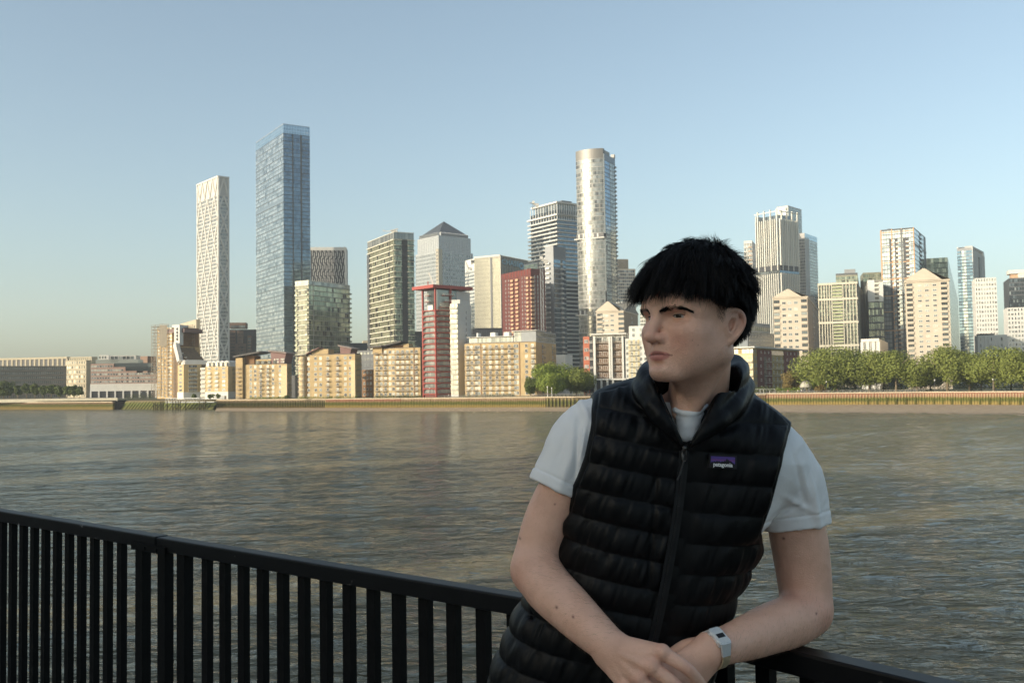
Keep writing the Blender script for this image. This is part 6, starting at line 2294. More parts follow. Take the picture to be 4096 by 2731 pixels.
b.body(GREY_R)
panes(b, 'l', 0, b.H - 6, 48, 5, G_PALE, 0.3, 0.7)
panes(b, 'r', 0, b.H - 6, 48, 9, G_GREY, 0.2, 0.6, u0=b.wr * 0.3)
fins(b, 'r', 0, b.H - 4, 3, WHITE, 1.5, 0.3, u0=0.5, u1=b.wr * 0.3)
panes(b, 'r', b.H - 6, b.H, 2, 9, crown, 0.2, 0.3, proud=0.1)
b = Bld('curved_flats', 'pale curved flats half hidden by the hair left of the ribbed tower', 'tower', 3008, 2975, 3040, 962, 1100, 20)
b.body(WHITE)
panes(b, 'l', 0, b.H - 3, 34, 3, G_PALE, 1.0, 1.6, proud=0.06)
bands(b, 'l', 0, b.H - 3, 34, WHITE, 0.9, 1.0)
me = balc_mesh(4.0, 1.2, BALC_O, 1.0, slab_mat=WHITE, solid=True)
b.pieces('balcony', me, [('l', b.wl * 0.75, (b.H - 3) * i / 34) for i in range(2, 34)])
b = Bld('office_tower', 'grey lower block visible below the curved flats beside the ear', 'building', 3000, 2970, 3080, 1290, 760, 40)
b.body(GREY_M)
panes(b, 'r', 2, b.H - 2, 10, 10, G_GREY, 0.6, 1.2)

# ---- gridded cream flats ---------------------------------------------------------------
b = Bld('gridded_flats', 'cream gridded flats with dark slots and green balconies above the palest tree', 'building', 3428, 3272, 3478, 1128, 800, 22)
b.body(plain('slot_dark', (0.07, 0.07, 0.06), 0.6))
GRD = plain('cream_grid', (0.56, 0.51, 0.40), 0.8, var=0.05)
for py in (1131, 1193, 1287, 1380, 1470):
    b.block('grid_beam', GRD, 'l', -0.3, b.wl + 0.3, -0.9, 0.2, b.z(py) - 0.8, b.z(py) + 0.9)
nf = 26
panes(b, 'l', 2, b.H - 2, nf, 26, G_GREEN, 0.5, 0.8, proud=0.08)
colsp = [3273, 3285, 3296, 3306, 3317, 3326, 3371, 3384, 3397, 3410, 3424]
for p in colsp:
    b.block('grid_pier', GRD, 'l', b.u('l', p) - fhm(b, 1.6), b.u('l', p) + fhm(b, 1.6), -0.88, 0.2, 0, b.H - 1)
me = balc_mesh(b.u('l', 3368) - b.u('l', 3329), 0.7, plain('green_glass_rail', (0.30, 0.33, 0.16), 0.3), 1.0, slab_mat=GRD, solid=True, slab=0.5)
b.pieces('balcony', me, [('l', (b.u('l', 3329) + b.u('l', 3368)) / 2, b.z(1131) - fhm(b, 13.1) * (i + 1)) for i in range(22)])
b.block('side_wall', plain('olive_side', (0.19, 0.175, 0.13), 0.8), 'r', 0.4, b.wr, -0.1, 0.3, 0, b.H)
punched(b, 'r', [b.wr * 0.35, b.wr * 0.75], [b.z(1150) - fhm(b, 13) * i for i in range(20)], 1.6, 2.2, G_GREY, GREY_R, proud=0.2)
me = balc_mesh(3.0, 1.2, BALC, 1.0, 5, GREY_D)
b.pieces('balcony', me, [('r', b.wr * 0.95, b.z(1150) - fhm(b, 13) * i) for i in range(18)])
b = Bld('glass_block', 'low olive glass roofs stepping up behind the cream gridded flats', 'building', 3430, 3343, 3470, 1098, 900, 20)
b.body(plain('olive_metal', (0.26, 0.25, 0.18), 0.5, 0.3))
b.block('attic', GREY_D, 'l', 0, b.wl, 1, 12, b.H, b.z(1090))
b.block('drum', GREY_M, 'l', b.wl * 0.4, b.wl * 0.9, 3, 12, b.z(1090), b.z(1074))
panes(b, 'l', b.z(1130), b.H - 1, 2, 12, G_GREEN, 0.3, 0.6)
b = Bld('glass_block', 'olive glazed attic block left of the orange and glass tower', 'building', 3525, 3452, 3540, 1088, 920, 15)
b.body(plain('olive_metal', (0.26, 0.25, 0.18), 0.5, 0.3))
panes(b, 'l', b.z(1125), b.H - 1, 2, 10, G_GREEN, 0.3, 0.6)
b = Bld('white_flats', 'white framed flats wedged between the gridded flats and the orange tower', 'building', 3531, 3470, 3545, 1118, 830, 18)
b.body(plain('grey_infill', (0.22, 0.21, 0.18), 0.7))
zsp = b.z(1205)
b.block('white_frame', WHITE, 'l', -0.2, b.wl * 0.45, -0.6, 0.2, zsp, b.H)
b.block('white_frame', WHITE, 'l', b.wl * 0.72, b.wl + 0.1, -0.6, 0.2, zsp, b.H - 2)
fh_ = fhm(b, 17)
me = balc_mesh(b.wl * 0.28, 1.0, BALC_W, 1.0, slab_mat=WHITE, solid=True)
b.pieces('balcony', me, [('l', b.wl * 0.58, b.H - fh_ * (i + 1)) for i in range(5)])
bands(b, 'l', 0, zsp, 12, GREY_D, 0.5, 0.8)
panes(b, 'l', 0, zsp, 12, 8, G_GREEN, 0.6, 1.4, proud=0.1)
me = balc_mesh(b.wl * 0.4, 1.0, GREY_D, 1.0, slab_mat=GREY_D, solid=True)
b.pieces('balcony', me, [('l', b.wl * 0.55, zsp * i / 12) for i in range(1, 12)])
b = Bld('white_block', 'small white cube block with tall windows above the park trees', 'building', 3516, 3445, 3552, 1355, 600, 25)
b.body(GREY_R)
b.block('white_frame', WHITE, 'l', -0.2, b.wl + 0.1, -0.7, 0.2, b.H - 1.6, b.H + 0.2)
me = fin_mesh(b.H - 1.7, 1.7, 0.7, WHITE, 'pier')
b.pieces('pier', me, [('l', b.wl * f, 0) for f in (0.04, 0.36, 0.68, 0.96)])
panes(b, 'l', 2, b.H - 2, 5, 6, G_PALE, 0.6, 0.8, proud=0.06)

# ---- orange edged glass tower ---------------------------------------------------------------
b = Bld('orange_tower', 'glass tower with thin orange frames and dark balcony slots, second from the right group', 'tower', 3655, 3523, 3702, 909, 852, 30)
OR = plain('copper_frame', (0.48, 0.27, 0.13), 0.6, var=0.08)
b.body(BLACKISH)
nf = 36
GT = glassy('silver_glass', [(0.0, (0.36, 0.40, 0.42)), (0.35, (0.50, 0.52, 0.51)), (0.7, (0.62, 0.61, 0.56)), (0.9, (0.28, 0.33, 0.36))], 0.10, 0.6)
panes(b, 'l', 0, b.H - 1, nf, 12, GT, 0.25, 0.6, proud=0.08, skip=lambda i, j: j in (3, 5, 8, 9) and i < 34)
fh_ = (b.H - 1) / nf
for p in (3570, 3588, 3628):
    me = balc_mesh(fhm(b, 13), 0.6, GT, 1.1, slab_mat=OR, solid=True, slab=0.5)
    b.pieces('balcony', me, [('l', b.u('l', p), fh_ * i) for i in range(1, 34)])
for py in (921, 976, 1044, 1111, 1178, 1242, 1318):
    b.block('copper_beam', OR if py != 976 else GREY_D, 'l', -0.2, b.wl + 0.2, -0.35, 0.1, b.z(py) - 0.35, b.z(py) + 0.35)
me = fin_mesh(b.H, 0.8, 0.4, OR, 'copper_post')
b.pieces('copper_post', me, [('l', u, 0) for u in (0.1, b.wl * 0.33, b.wl * 0.63, b.wl - 0.3)])
b.block('orange_edge', OR, 'l', -0.6, 0.05, -0.2, 3, 0, b.H - 1)
b.block('dark_joint', GREY_D, 'l', b.wl * 0.60, b.wl * 0.645, -0.5, 0.1, 0, b.H - 0.5)
panes(b, 'r', 0, b.H - 1, nf, 5, bl, 0.3, 0.6, proud=0.08, skip=lambda i, j: j in (2, 4))
me = balc_mesh(b.wr * 0.20, 0.6, bl, 1.1, slab_mat=GREY_D, solid=True, slab=0.6)
b.pieces('balcony', me, [('r', b.wr * 0.5, fh_ * i) for i in range(1, nf)])
b.block('joint_floor', BLACKISH, 'r', 0.2, b.wr + 0.1, -0.3, 0.2, b.z(975) - 0.8, b.z(975) + 0.8)
q = MB()
p0 = b.M('l') @ Vector((b.wl * 0.2, 2, b.H))
q.bar((p0.x, p0.y, p0.z + 0.8), (p0.x + 14, p0.y + 2, p0.z + 0.2), 0.4)
q.build('roof_boom', [GREY_M], b.e)
b = Bld('glass_block', 'dark green glass block behind the right shoulder of the orange tower', 'building', 3790, 3700, 3832, 1029, 950, 25)
b.body(plain('dark_green', (0.055, 0.075, 0.065), 0.4, 0.3))
GD = glassy('dark_green_glass', [(0.0, (0.06, 0.085, 0.075)), (0.5, (0.10, 0.13, 0.115)), (0.85, (0.18, 0.21, 0.18))], 0.1, 0.6)
panes(b, 'l', 0, b.z(1050), 24, 12, GD, 0.5, 1.0, proud=0.08)
panes(b, 'l', b.z(1048), b.H, 1, 8, GD, 0.2, 0.3, proud=0.08)
panes(b, 'r', 0, b.H - 2, 24, 6, GD, 0.6, 1.2, proud=0.08)
b = Bld('slim_tower', 'slim glass tower with a notched slanted top and pale ribbed edge', 'tower', 3888, 3828, 3936, 990, 900, 32)
b.body(GREY_M, 'wall', 0, b.H)
nf = 42
panes(b, 'l', 0, b.H - 2, nf, 5, bl, 0.2, 0.7, proud=0.08)
panes(b, 'l', 0, b.H - 2, nf, 2, G_BLUE, 0.2, 0.7, u0=b.wl * 0.30, u1=b.wl * 0.58, proud=0.14)
fins(b, 'r', 0, b.z(984), 9, WHITE_M, 0.7, 0.5)
b.block('slot', BLACKISH, 'r', b.wr * 0.50, b.wr * 0.68, -0.55, 0.1, 20, b.z(1010))
mono_roof(b, 'slanted_top', 'r', 0, b.wr, 0, 6, b.H, b.z(975), 1.6, GREY_R, 0.0)
b.block('top_fin', WHITE_M, 'r', b.wr * 0.85, b.wr, -0.4, 3, b.H, b.z(977))
b.block('top_fin', WHITE_M, 'l', -0.1, b.wl * 0.08, -0.2, 3, b.H, b.z(984))
b.block('top_rail', GREY_D, 'l', b.wl * 0.1, b.wl * 0.6, 0.5, 1, b.H, b.H + 1.0)

# ---- white chequered flats ---------------------------------------------------------------------


def chequer(label, xc, xl, xr, ytop, d, th, nf, ncol, seed):
    b = Bld('chequered_flats', label, 'tower', xc, xl, xr, ytop, d, th)
    b.body(WHITE)
    r_ = random.Random(seed)
    fh_, cw = b.H / nf, b.wl / ncol
    kinds = [win_mesh(cw * 0.62, fh_ * 0.62, G_PALE, WHITE, 0.12, 1), win_mesh(cw * 0.42, fh_ * 0.62, G_DARK, WHITE, 0.1, 0), win_mesh(cw * 0.8, fh_ * 0.5, G_HOME, WHITE, 0.12, 2)]
    lists = [[], [], []]
    for i in range(nf):
        for j in range(ncol):
            lists[r_.choice((0, 0, 1, 2))].append(('l', cw * (j + 0.5), fh_ * (i + 0.2)))
    for k, l_ in zip(kinds, lists):
        b.pieces('window', k, l_, cap=95)
    me = balc_mesh(1.8, 1.0, GREY_R, 1.0, slab_mat=GREY_R, solid=True)
    b.pieces('balcony', me, [('r', b.wr * 0.6, fh_ * i) for i in range(2, nf - 2, 2)])
    return b


chequer('white flats with scattered square windows, in front of the slim glass tower', 3985, 3899, 4001, 1109, 760, 20, 24, 8, 3)
b = Bld('white_block', 'white low block with large black windows under the chequered flats', 'building', 4028, 3912, 4045, 1338, 640, 15)
b.body(WHITE)
punched(b, 'l', [b.u('l', p) for p in (3925, 3968, 4004)], [b.z(1362), b.z(1388), b.z(1412), b.z(1440)], fhm(b, 11), fhm(b, 15), G_DARK, WHITE, fr=0.2, mull=1)
fins(b, 'l', 0, b.H - 1, 8, WHITE, 0.9, 0.4)
b.block('shadow_gap', BLACKISH, 'l', 0, b.wl * 0.55, -0.1, 5, b.H, b.H + 0.9)
chequer('white chequered flats cut off by the right edge of the picture', 4170, 4029, 4190, 1226, 700, 18, 18, 11, 5)
b = Bld('dark_tower', 'dark glass tower with pale flat roof at the right edge of the picture', 'tower', 4160, 4034, 4190, 1075, 800, 20)
b.body(GREY_D, 'wall', 0, b.z(1107))
panes(b, 'l', 0, b.z(1110), 26, 18, G_DARK, 0.2, 0.9, proud=0.06)
b.block('crown', BALC_O, 'l', 1.5, b.wl, 1, 8, b.z(1107), b.z(1090))
b.block('roof', WHITE, 'l', -0.3, b.wl + 0.5, -0.6, 12, b.z(1090), b.H)
b.block('crown', WHITE, 'l', b.wl * 0.3, b.wl, -0.2, 2, b.z(1107), b.z(1090))


# ---- cranes -----------------------------------------------------------------------------------------
def crane(label, px, d, py_base, py_mast, jib_px, jib_py, counter):
    p0, p1 = WY(px, py_base, d), WY(px, py_mast, d)
    j = WY(jib_px, jib_py, d)
    e = empty('tower_crane', (p0[0], p0[1], p0[2]))
    tag(e, label, 'crane', 'construction cranes among the towers')
    h = p1[2] - p0[2]
    q = MB()
    w = 1.0
    for x in (-w, w):
        for y in (-w, w):
            q.box(x - 0.18, x + 0.18, y - 0.18, y + 0.18, 0, h)
    n_ = max(2, int(h / 3.2))
    for k in range(n_):
        z0, z1 = h * k / n_, h * (k + 1) / n_
        s = 1 if k % 2 else -1
        q.bar((-w * s, -w, z0), (w * s, -w, z1), 0.22)
        q.bar((-w * s, w, z0), (w * s, w, z1), 0.22)
        q.box(-w, w, -w - 0.1, -w + 0.1, z1 - 0.1, z1 + 0.1)
    q.build('mast', [GREY_M], e)
    q = MB()
    a, c = Vector((0, 0, h + 1)), Vector((j[0] - p0[0], 0, j[2] - p0[2]))
    for off in (-0.7, 0.7):
        q.bar(a + Vector((0, off, 0)), c + Vector((0, off * 0.3, 0)), 0.3)
    up_ = Vector((0.7 if c.x < 0 else -0.7, 0, 1.6))
    q.bar(a + up_, c, 0.3)
    n_ = 10
    for k in range(n_):
        m0 = a.lerp(c, k / n_)
        m1 = (a + up_).lerp(c, (k + 0.5) / n_)
        q.bar(m0, m1, 0.16)
        q.bar(m1, a.lerp(c, (k + 1) / n_), 0.16)
    q.build('jib', [GREY_M], e)
    q = MB()
    cx_ = 3.5 if c.x < 0 else -3.5
    q.box(min(0, cx_), max(0, cx_), -1.2, 1.2, h, h + 1.4)
    q.box(cx_ - 1.6, cx_ + 1.6, -1.4, 1.4, h - 1.6, h + 1.2)
    q.build('counterweight', [GREY_R], e)
    q = MB()
    q.box(-1.2, 1.2, -1.8, 0, h + 1.4, h + 3.6)
    q.build('cab', [WHITE], e)
    return e


crane('tall lattice crane climbing the right corner of the dark red tower', 2170, 750, 1335, 1045, 2150, 985, 1)
crane('small lattice crane on the roof of the balcony ringed tower', 2134, 960, 840, 820, 2117, 812, 1)
crane('thin dark crane in front of the pyramid topped tower', 1872, 1100, 1170, 1075, 1860, 1040, 1)

# ---- lettering on the bank towers --------------------------------------------------------------------
def face_text(b, face, u, z, y, body, size, mat):
    fc = bpy.data.curves.new('lettering', 'FONT')
    fc.body = body
    fc.size = size
    fc.extrude = 0.12
    fc.offset = size * 0.015
    fc.align_x = 'CENTER'
    fc.align_y = 'CENTER'
    to = bpy.data.objects.new('lettering_source', fc)
    COL.objects.link(to)
    me = bpy.data.meshes.new_from_object(to.evaluated_get(bpy.context.evaluated_depsgraph_get()))
    bpy.data.objects.remove(to)
    me.materials.clear()
    me.materials.append(mat)
    for v in me.vertices:
        v.co.x *= 1.55
    o = bpy.data.objects.new('lettering', me)
    COL.objects.link(o)
    o.parent = b.e
    o.matrix_local = b.M(face) @ Matrix.Translation((u, y, z)) @ Matrix.Rotation(math.pi / 2, 4, 'X')


for nm, body, size, bb, f, u, z, y, mt in text_mesh_later:
    face_text(bb, f, u, z, y, body, size, mt)
print('city pieces', CITY_N['pieces'], 'objects', len(bpy.data.objects))
# =================================================================== the man
import openvdb


class SDF:
    """Smooth-blended primitives, meshed sparsely with OpenVDB."""
    def __init__(self):
        self.ops = []

    def _add(self, fn, k, sign):
        self.ops.append((fn, k, sign))
        return self

    def ell(self, c, r, k=0.01, R=None, sub=False):
        c, r = np.asarray(c, float), np.asarray(r, float)

        def fn(P):
            q = P - c
            if R is not None:
                q = q @ R                      # columns of R: local axes in world
            a = np.sqrt(((q / r) ** 2).sum(-1)) + 1e-9
            g = np.sqrt(((q / r ** 2) ** 2).sum(-1)) + 1e-9
            return a * (a - 1) / g
        return self._add(fn, k, -1 if sub else 1)

    def cone(self, a, b, ra, rb=None, k=0.01, sub=False):
        a, b = np.asarray(a, float), np.asarray(b, float)
        rb = ra if rb is None else rb
        ab = b - a
        L2 = float(ab @ ab) + 1e-12

        def fn(P):
            t = np.clip(((P - a) @ ab) / L2, 0, 1)
            d = np.sqrt((((P - a) - t[..., None] * ab) ** 2).sum(-1))
            return d - (ra + (rb - ra) * t)
        return self._add(fn, k, -1 if sub else 1)

    def chain(self, pts, rads, k=0.01, sub=False, fine=4):
        """One smooth tapering tube through the points (Catmull-Rom, then the nearest of its short cones)."""
        Q = np.array([list(p) + [r] for p, r in zip(pts, rads)], float)
        if len(Q) > 2 and fine > 1:
            E = np.vstack([2 * Q[0] - Q[1], Q, 2 * Q[-1] - Q[-2]])
            out = []
            for i in range(1, len(E) - 2):
                for j in range(fine):
                    t = j / fine
                    a, b, c, d = E[i - 1], E[i], E[i + 1], E[i + 2]
                    out.append(0.5 * (2 * b + (c - a) * t + (2 * a - 5 * b + 4 * c - d) * t * t + (3 * b - a - 3 * c + d) * t ** 3))
            out.append(Q[-1])
            Q = np.array(out)

        def fn(P):
            best = None
            for A, B in zip(Q[:-1], Q[1:]):
                ab = B[:3] - A[:3]
                t = np.clip(((P - A[:3]) @ ab) / (ab @ ab + 1e-12), 0, 1)
                d = np.sqrt((((P - A[:3]) - t[..., None] * ab) ** 2).sum(-1)) - (A[3] + (B[3] - A[3]) * t)
                best = d if best is None else np.minimum(best, d)
            return best
        return self._add(fn, k, -1 if sub else 1)

    def custom(self, fn, k=0.01, sub=False):
        return self._add(fn, k, -1 if sub else 1)

    @staticmethod
    def combine(ops, P):
        d = None
        for fn, k, s in ops:
            e = fn(P)
            if d is None:
                d = e
            elif s > 0:
                h = np.clip(0.5 + 0.5 * (d - e) / k, 0, 1)
                d = d * (1 - h) + e * h - k * h * (1 - h)
            else:
                h = np.clip(0.5 - 0.5 * (d + e) / k, 0, 1)
                d = d * (1 - h) - e * h + k * h * (1 - h)
        return d

    def mesh(self, lo, hi, vox, B=16):
        lo, hi = np.asarray(lo, float), np.asarray(hi, float)
        nb = np.ceil((hi - lo) / (vox * B)).astype(int)
        gi = np.stack(np.meshgrid(*[np.arange(n) for n in nb], indexing='ij'), -1).reshape(-1, 3)
        cen = lo + (gi * B + B / 2) * vox
        R = vox * B * 0.5 * math.sqrt(3)
        d = self.combine(self.ops, cen)
        D = np.stack([fn(cen) for fn, k, s in self.ops], 0)
        ks = np.array([k for fn, k, s in self.ops])
        g = openvdb.FloatGrid(3 * vox)
        ax = np.arange(B) * vox
        off = np.stack(np.meshgrid(ax, ax, ax, indexing='ij'), -1).reshape(-1, 3)
        for i in range(len(gi)):
            ijk = tuple(int(v) for v in gi[i] * B)
            if d[i] > R * 1.6 + 0.006:
                continue
            if d[i] < -R * 1.6 - 0.006:
                g.fill(ijk, tuple(v + B - 1 for v in ijk), -3 * vox)
                continue
            act = [o for o, dd, k in zip(self.ops, D[:, i], ks) if dd < R * 1.7 + k * 1.2 + 3 * vox]
            if not any(s > 0 for _, _, s in act):
                continue
            while act and act[0][2] < 0:
                act.append(act.pop(0))
            v = self.combine(act, lo + gi[i] * B * vox + off)
            g.copyFromArray(np.clip(v, -3 * vox, 3 * vox).reshape(B, B, B).astype(np.float32), ijk)
        pts, quads = g.convertToQuads(0.0)
        return pts.astype(float) * vox + lo, quads[:, ::-1].astype(np.int32)


def relax(V, F, n=1, lam=0.5):
    """Laplacian smoothing of a quad mesh."""
    for _ in range(n):
        S = np.zeros_like(V)
        c = np.zeros(len(V))
        for a, b in ((0, 1), (1, 2), (2, 3), (3, 0)):
            np.add.at(S, F[:, a], V[F[:, b]])
            np.add.at(c, F[:, a], 1)
            np.add.at(S, F[:, b], V[F[:, a]])
            np.add.at(c, F[:, b], 1)
        V = V + lam * (S / np.maximum(c, 1)[:, None] - V)
    return V


def vnormals(V, F):
    n = np.cross(V[F[:, 2]] - V[F[:, 0]], V[F[:, 3]] - V[F[:, 1]])
    N = np.zeros_like(V)
    for k in range(4):
        np.add.at(N, F[:, k], n)
    return N / (np.linalg.norm(N, axis=1, keepdims=True) + 1e-12)


_pt = nrg.rand(64, 64, 64)


def vnoise(P):
    """Cheap smooth value noise on (n,3) points, -1..1."""
    i = np.floor(P).astype(int)
    f = P - i
    f = f * f * (3 - 2 * f)
    i0, i1 = i % 64, (i + 1) % 64
    out = 0
    for a in (0, 1):
        for b in (0, 1):
            for c in (0, 1):
                w = (f[:, 0] if a else 1 - f[:, 0]) * (f[:, 1] if b else 1 - f[:, 1]) * (f[:, 2] if c else 1 - f[:, 2])
                out = out + w * _pt[(i1 if a else i0)[:, 0], (i1 if b else i0)[:, 1], (i1 if c else i0)[:, 2]]
    return out * 2 - 1


def sstep(a, b, x):
    t = np.clip((x - a) / (b - a), 0, 1)
    return t * t * (3 - 2 * t)


# ---------------------------------------------------------- frames
HO = W(2819, 1312, 1.70)
PHI = math.radians(58)
_hf0 = np.array((-math.sin(PHI), -math.cos(PHI), -0.02))
HF = _hf0 / np.linalg.norm(_hf0)
HS = np.array((math.cos(PHI), -math.sin(PHI), -0.015))
HS = HS - HF * (HS @ HF)
HS /= np.linalg.norm(HS)
HU = np.cross(HS, HF)
HU = HU if HU[2] > 0 else -HU
HM = np.stack([HF, HS, HU], 1)                 # columns: forward, his left, up


def H(f, s, u):
    return HO + HM @ np.array((f, s, u))


def to_head(P):
    return (P - HO) @ HM


TO = W(2700, 2100, 1.80)


def to_torso(P):
    """Image-plane metres right / up of the torso origin, and depth away from the viewer."""
    q = P - TO
    return q @ RGT, q @ UPV, q @ FWD


def px2t(px, py, D=1.82):
    q = W(px, py, D) - TO
    return q @ RGT, q @ UPV


def poly_sdf(poly):
    pl = np.array(poly, float)

    def fn(x, y):
        d2 = np.full(x.shape, 1e9)
        inside = np.zeros(x.shape, bool)
        n = len(pl)
        for i in range(n):
            a, b = pl[i], pl[(i + 1) % n]
            e = b - a
            wx, wy = x - a[0], y - a[1]
            t = np.clip((wx * e[0] + wy * e[1]) / (e @ e), 0, 1)
            d2 = np.minimum(d2, (wx - e[0] * t) ** 2 + (wy - e[1] * t) ** 2)
            c = (a[1] > y) != (b[1] > y)
            with np.errstate(divide='ignore', invalid='ignore'):
                xi = (b[0] - a[0]) * (y - a[1]) / (b[1] - a[1] + 1e-15) + a[0]
            inside ^= c & (x < xi)
        d = np.sqrt(d2)
        return np.where(inside, -d, d)
    return fn


def pillow(poly_px, b, w, shrink=0.0, tcen=0.02):
    """A rounded body with the given outline: half depth b, edge rounding w."""
    f2 = poly_sdf([px2t(*p) for p in poly_px])

    def fn(P):
        x, y, t = to_torso(P)
        d2 = f2(x, y) + shrink
        tc = tcen + 0.05 * np.clip(-y - 0.1, 0, 0.4)
        delta = np.clip(-d2 / w, 0, 1)
        h = (b - shrink) * np.sqrt(1 - (1 - delta) ** 2) + 1e-4
        ins = (np.abs(t - tc) - h) * 0.75
        out = np.sqrt(np.clip(d2, 0, None) ** 2 + np.clip(np.abs(t - tc), 0, None) ** 2)
        return np.where(d2 < 0, ins, out)
    return fn


def prism_px(poly_px, t0, t1, D=1.82):
    f2 = poly_sdf([px2t(p[0], p[1], D) for p in poly_px])

    def fn(P):
        x, y, t = to_torso(P)
        return np.maximum(f2(x, y), np.maximum(t - t1, t0 - t))
    return fn


BIG = [(2560, 1500), (2440, 1535), (2330, 1590), (2250, 1720), (2215, 1880), (2235, 2050), (2200, 2250), (2140, 2330), (2095, 2385),
       (2050, 2480), (1985, 2640), (1955, 2720), (1990, 2850), (2010, 2960), (2850, 2960), (2850, 2731), (2872, 2600),
       (2914, 2473), (2945, 2363), (2992, 2277), (3040, 2180), (3120, 2080), (3215, 1960), (3262, 1850), (3238, 1735),
       (3145, 1648), (2995, 1560), (2900, 1500), (2700, 1480)]
VESTP = [(2560, 1500), (2440, 1535), (2378, 1552), (2372, 1640), (2362, 1730), (2340, 1830), (2310, 1915), (2288, 1958),
         (2285, 2010), (2250, 2100), (2200, 2250), (2140, 2330), (2095, 2385),
         (2050, 2480), (1985, 2640), (1955, 2720), (1990, 2850), (2010, 2960), (2850, 2960), (2850, 2731), (2872, 2600),
         (2914, 2473), (2945, 2363), (2992, 2277), (3036, 2178), (3055, 2130), (3085, 2020), (3108, 1900), (3133, 1810), (3164, 1745), (3200, 1698),
         (3145, 1648), (2995, 1560), (2900, 1500), (2700, 1480)]

# ---------------------------------------------------------- skin: one continuous body
sk = SDF()
# head
sk.ell(H(0.008, 0, 0.046), (0.085, 0.073, 0.088), R=HM)
sk.ell(H(0.046, 0, 0.048), (0.060, 0.066, 0.062), 0.03, R=HM)
sk.ell(H(0.044, 0, -0.020), (0.056, 0.056, 0.060), 0.03, R=HM)
for s in (-1, 1):
    sk.cone(H(0.020, s * 0.0455, -0.042), H(0.084, s * 0.022, -0.072), 0.016, 0.0165, 0.024)
    sk.cone(H(0.018, s * 0.052, -0.005), H(0.020, s * 0.0455, -0.042), 0.013, 0.016, 0.024)
    sk.ell(H(0.068, s * 0.043, -0.006), (0.026, 0.022, 0.017), 0.022, R=HM)
    sk.ell(H(0.060, s * 0.038, -0.034), (0.030, 0.023, 0.030), 0.03, R=HM)
sk.ell(H(0.0965, 0, -0.0700), (0.0195, 0.022, 0.0170), 0.016, R=HM)
sk.ell(H(0.083, 0, -0.038), (0.0245, 0.0285, 0.026), 0.02, R=HM)
# brow
for s in (-1, 1):
    sk.cone(H(0.098, s * 0.010, 0.030), H(0.087, s * 0.040, 0.033), 0.0115, 0.0115, 0.014)
    sk.cone(H(0.087, s * 0.040, 0.033), H(0.064, s * 0.056, 0.025), 0.0115, 0.010, 0.014)
# eye sockets
EYA = math.radians(20)


def eye_rot(s):
    c_, s_ = math.cos(EYA), math.sin(EYA) * s
    return np.array(((c_, -s_, 0), (s_, c_, 0), (0, 0, 1)))


for s in (-1, 1):
    sk.ell(H(0.1000, s * 0.0335, 0.0172), (0.0165, 0.0215, 0.0105), 0.012, R=HM @ eye_rot(s), sub=True)
    # lids around the eyeball
    sk.ell(H(0.0750, s * 0.0315, 0.0172), (0.0155, 0.0180, 0.0138), 0.004, R=HM @ eye_rot(s))
# nose
sk.cone(H(0.0985, 0, 0.028), H(0.1115, 0, 0.006), 0.0085, 0.0085, 0.010)
sk.cone(H(0.1115, 0, 0.006), H(0.1195, 0, -0.0125), 0.0085, 0.0095, 0.006)
sk.ell(H(0.1200, 0, -0.0145), (0.0098, 0.0100, 0.0085), 0.006, R=HM)
for s in (-1, 1):
    sk.ell(H(0.1055, s * 0.0125, -0.0165), (0.0115, 0.0072, 0.0082), 0.006, R=HM)
    sk.ell(H(0.1095, s * 0.0068, -0.0252), (0.0062, 0.0038, 0.0046), 0.002, R=HM, sub=True)
# philtrum column and lips
sk.cone(H(0.1055, 0, -0.024), H(0.1065, 0, -0.035), 0.0055, 0.0055, 0.008)
for s in (-1, 1):
    up = [H(0.1050, s * 0.001, -0.0378), H(0.1020, s * 0.012, -0.0388), H(0.0862, s * 0.0285, -0.0442)]
    lo_ = [H(0.1020, s * 0.001, -0.0492), H(0.0990, s * 0.011, -0.0488), H(0.0858, s * 0.0275, -0.0452)]
    sk.chain(up, [0.0050, 0.0045, 0.0015], 0.004)
    sk.chain(lo_, [0.0062, 0.0054, 0.0015], 0.004)
    sk.chain([H(0.1105, 0, -0.0434), H(0.1065, s * 0.012, -0.0437), H(0.0890, s * 0.0300, -0.0448)], [0.0015, 0.0014, 0.0009], 0.002, sub=True)
sk.ell(H(0.1110, 0, -0.0590), (0.009, 0.016, 0.005), 0.010, R=HM, sub=True)
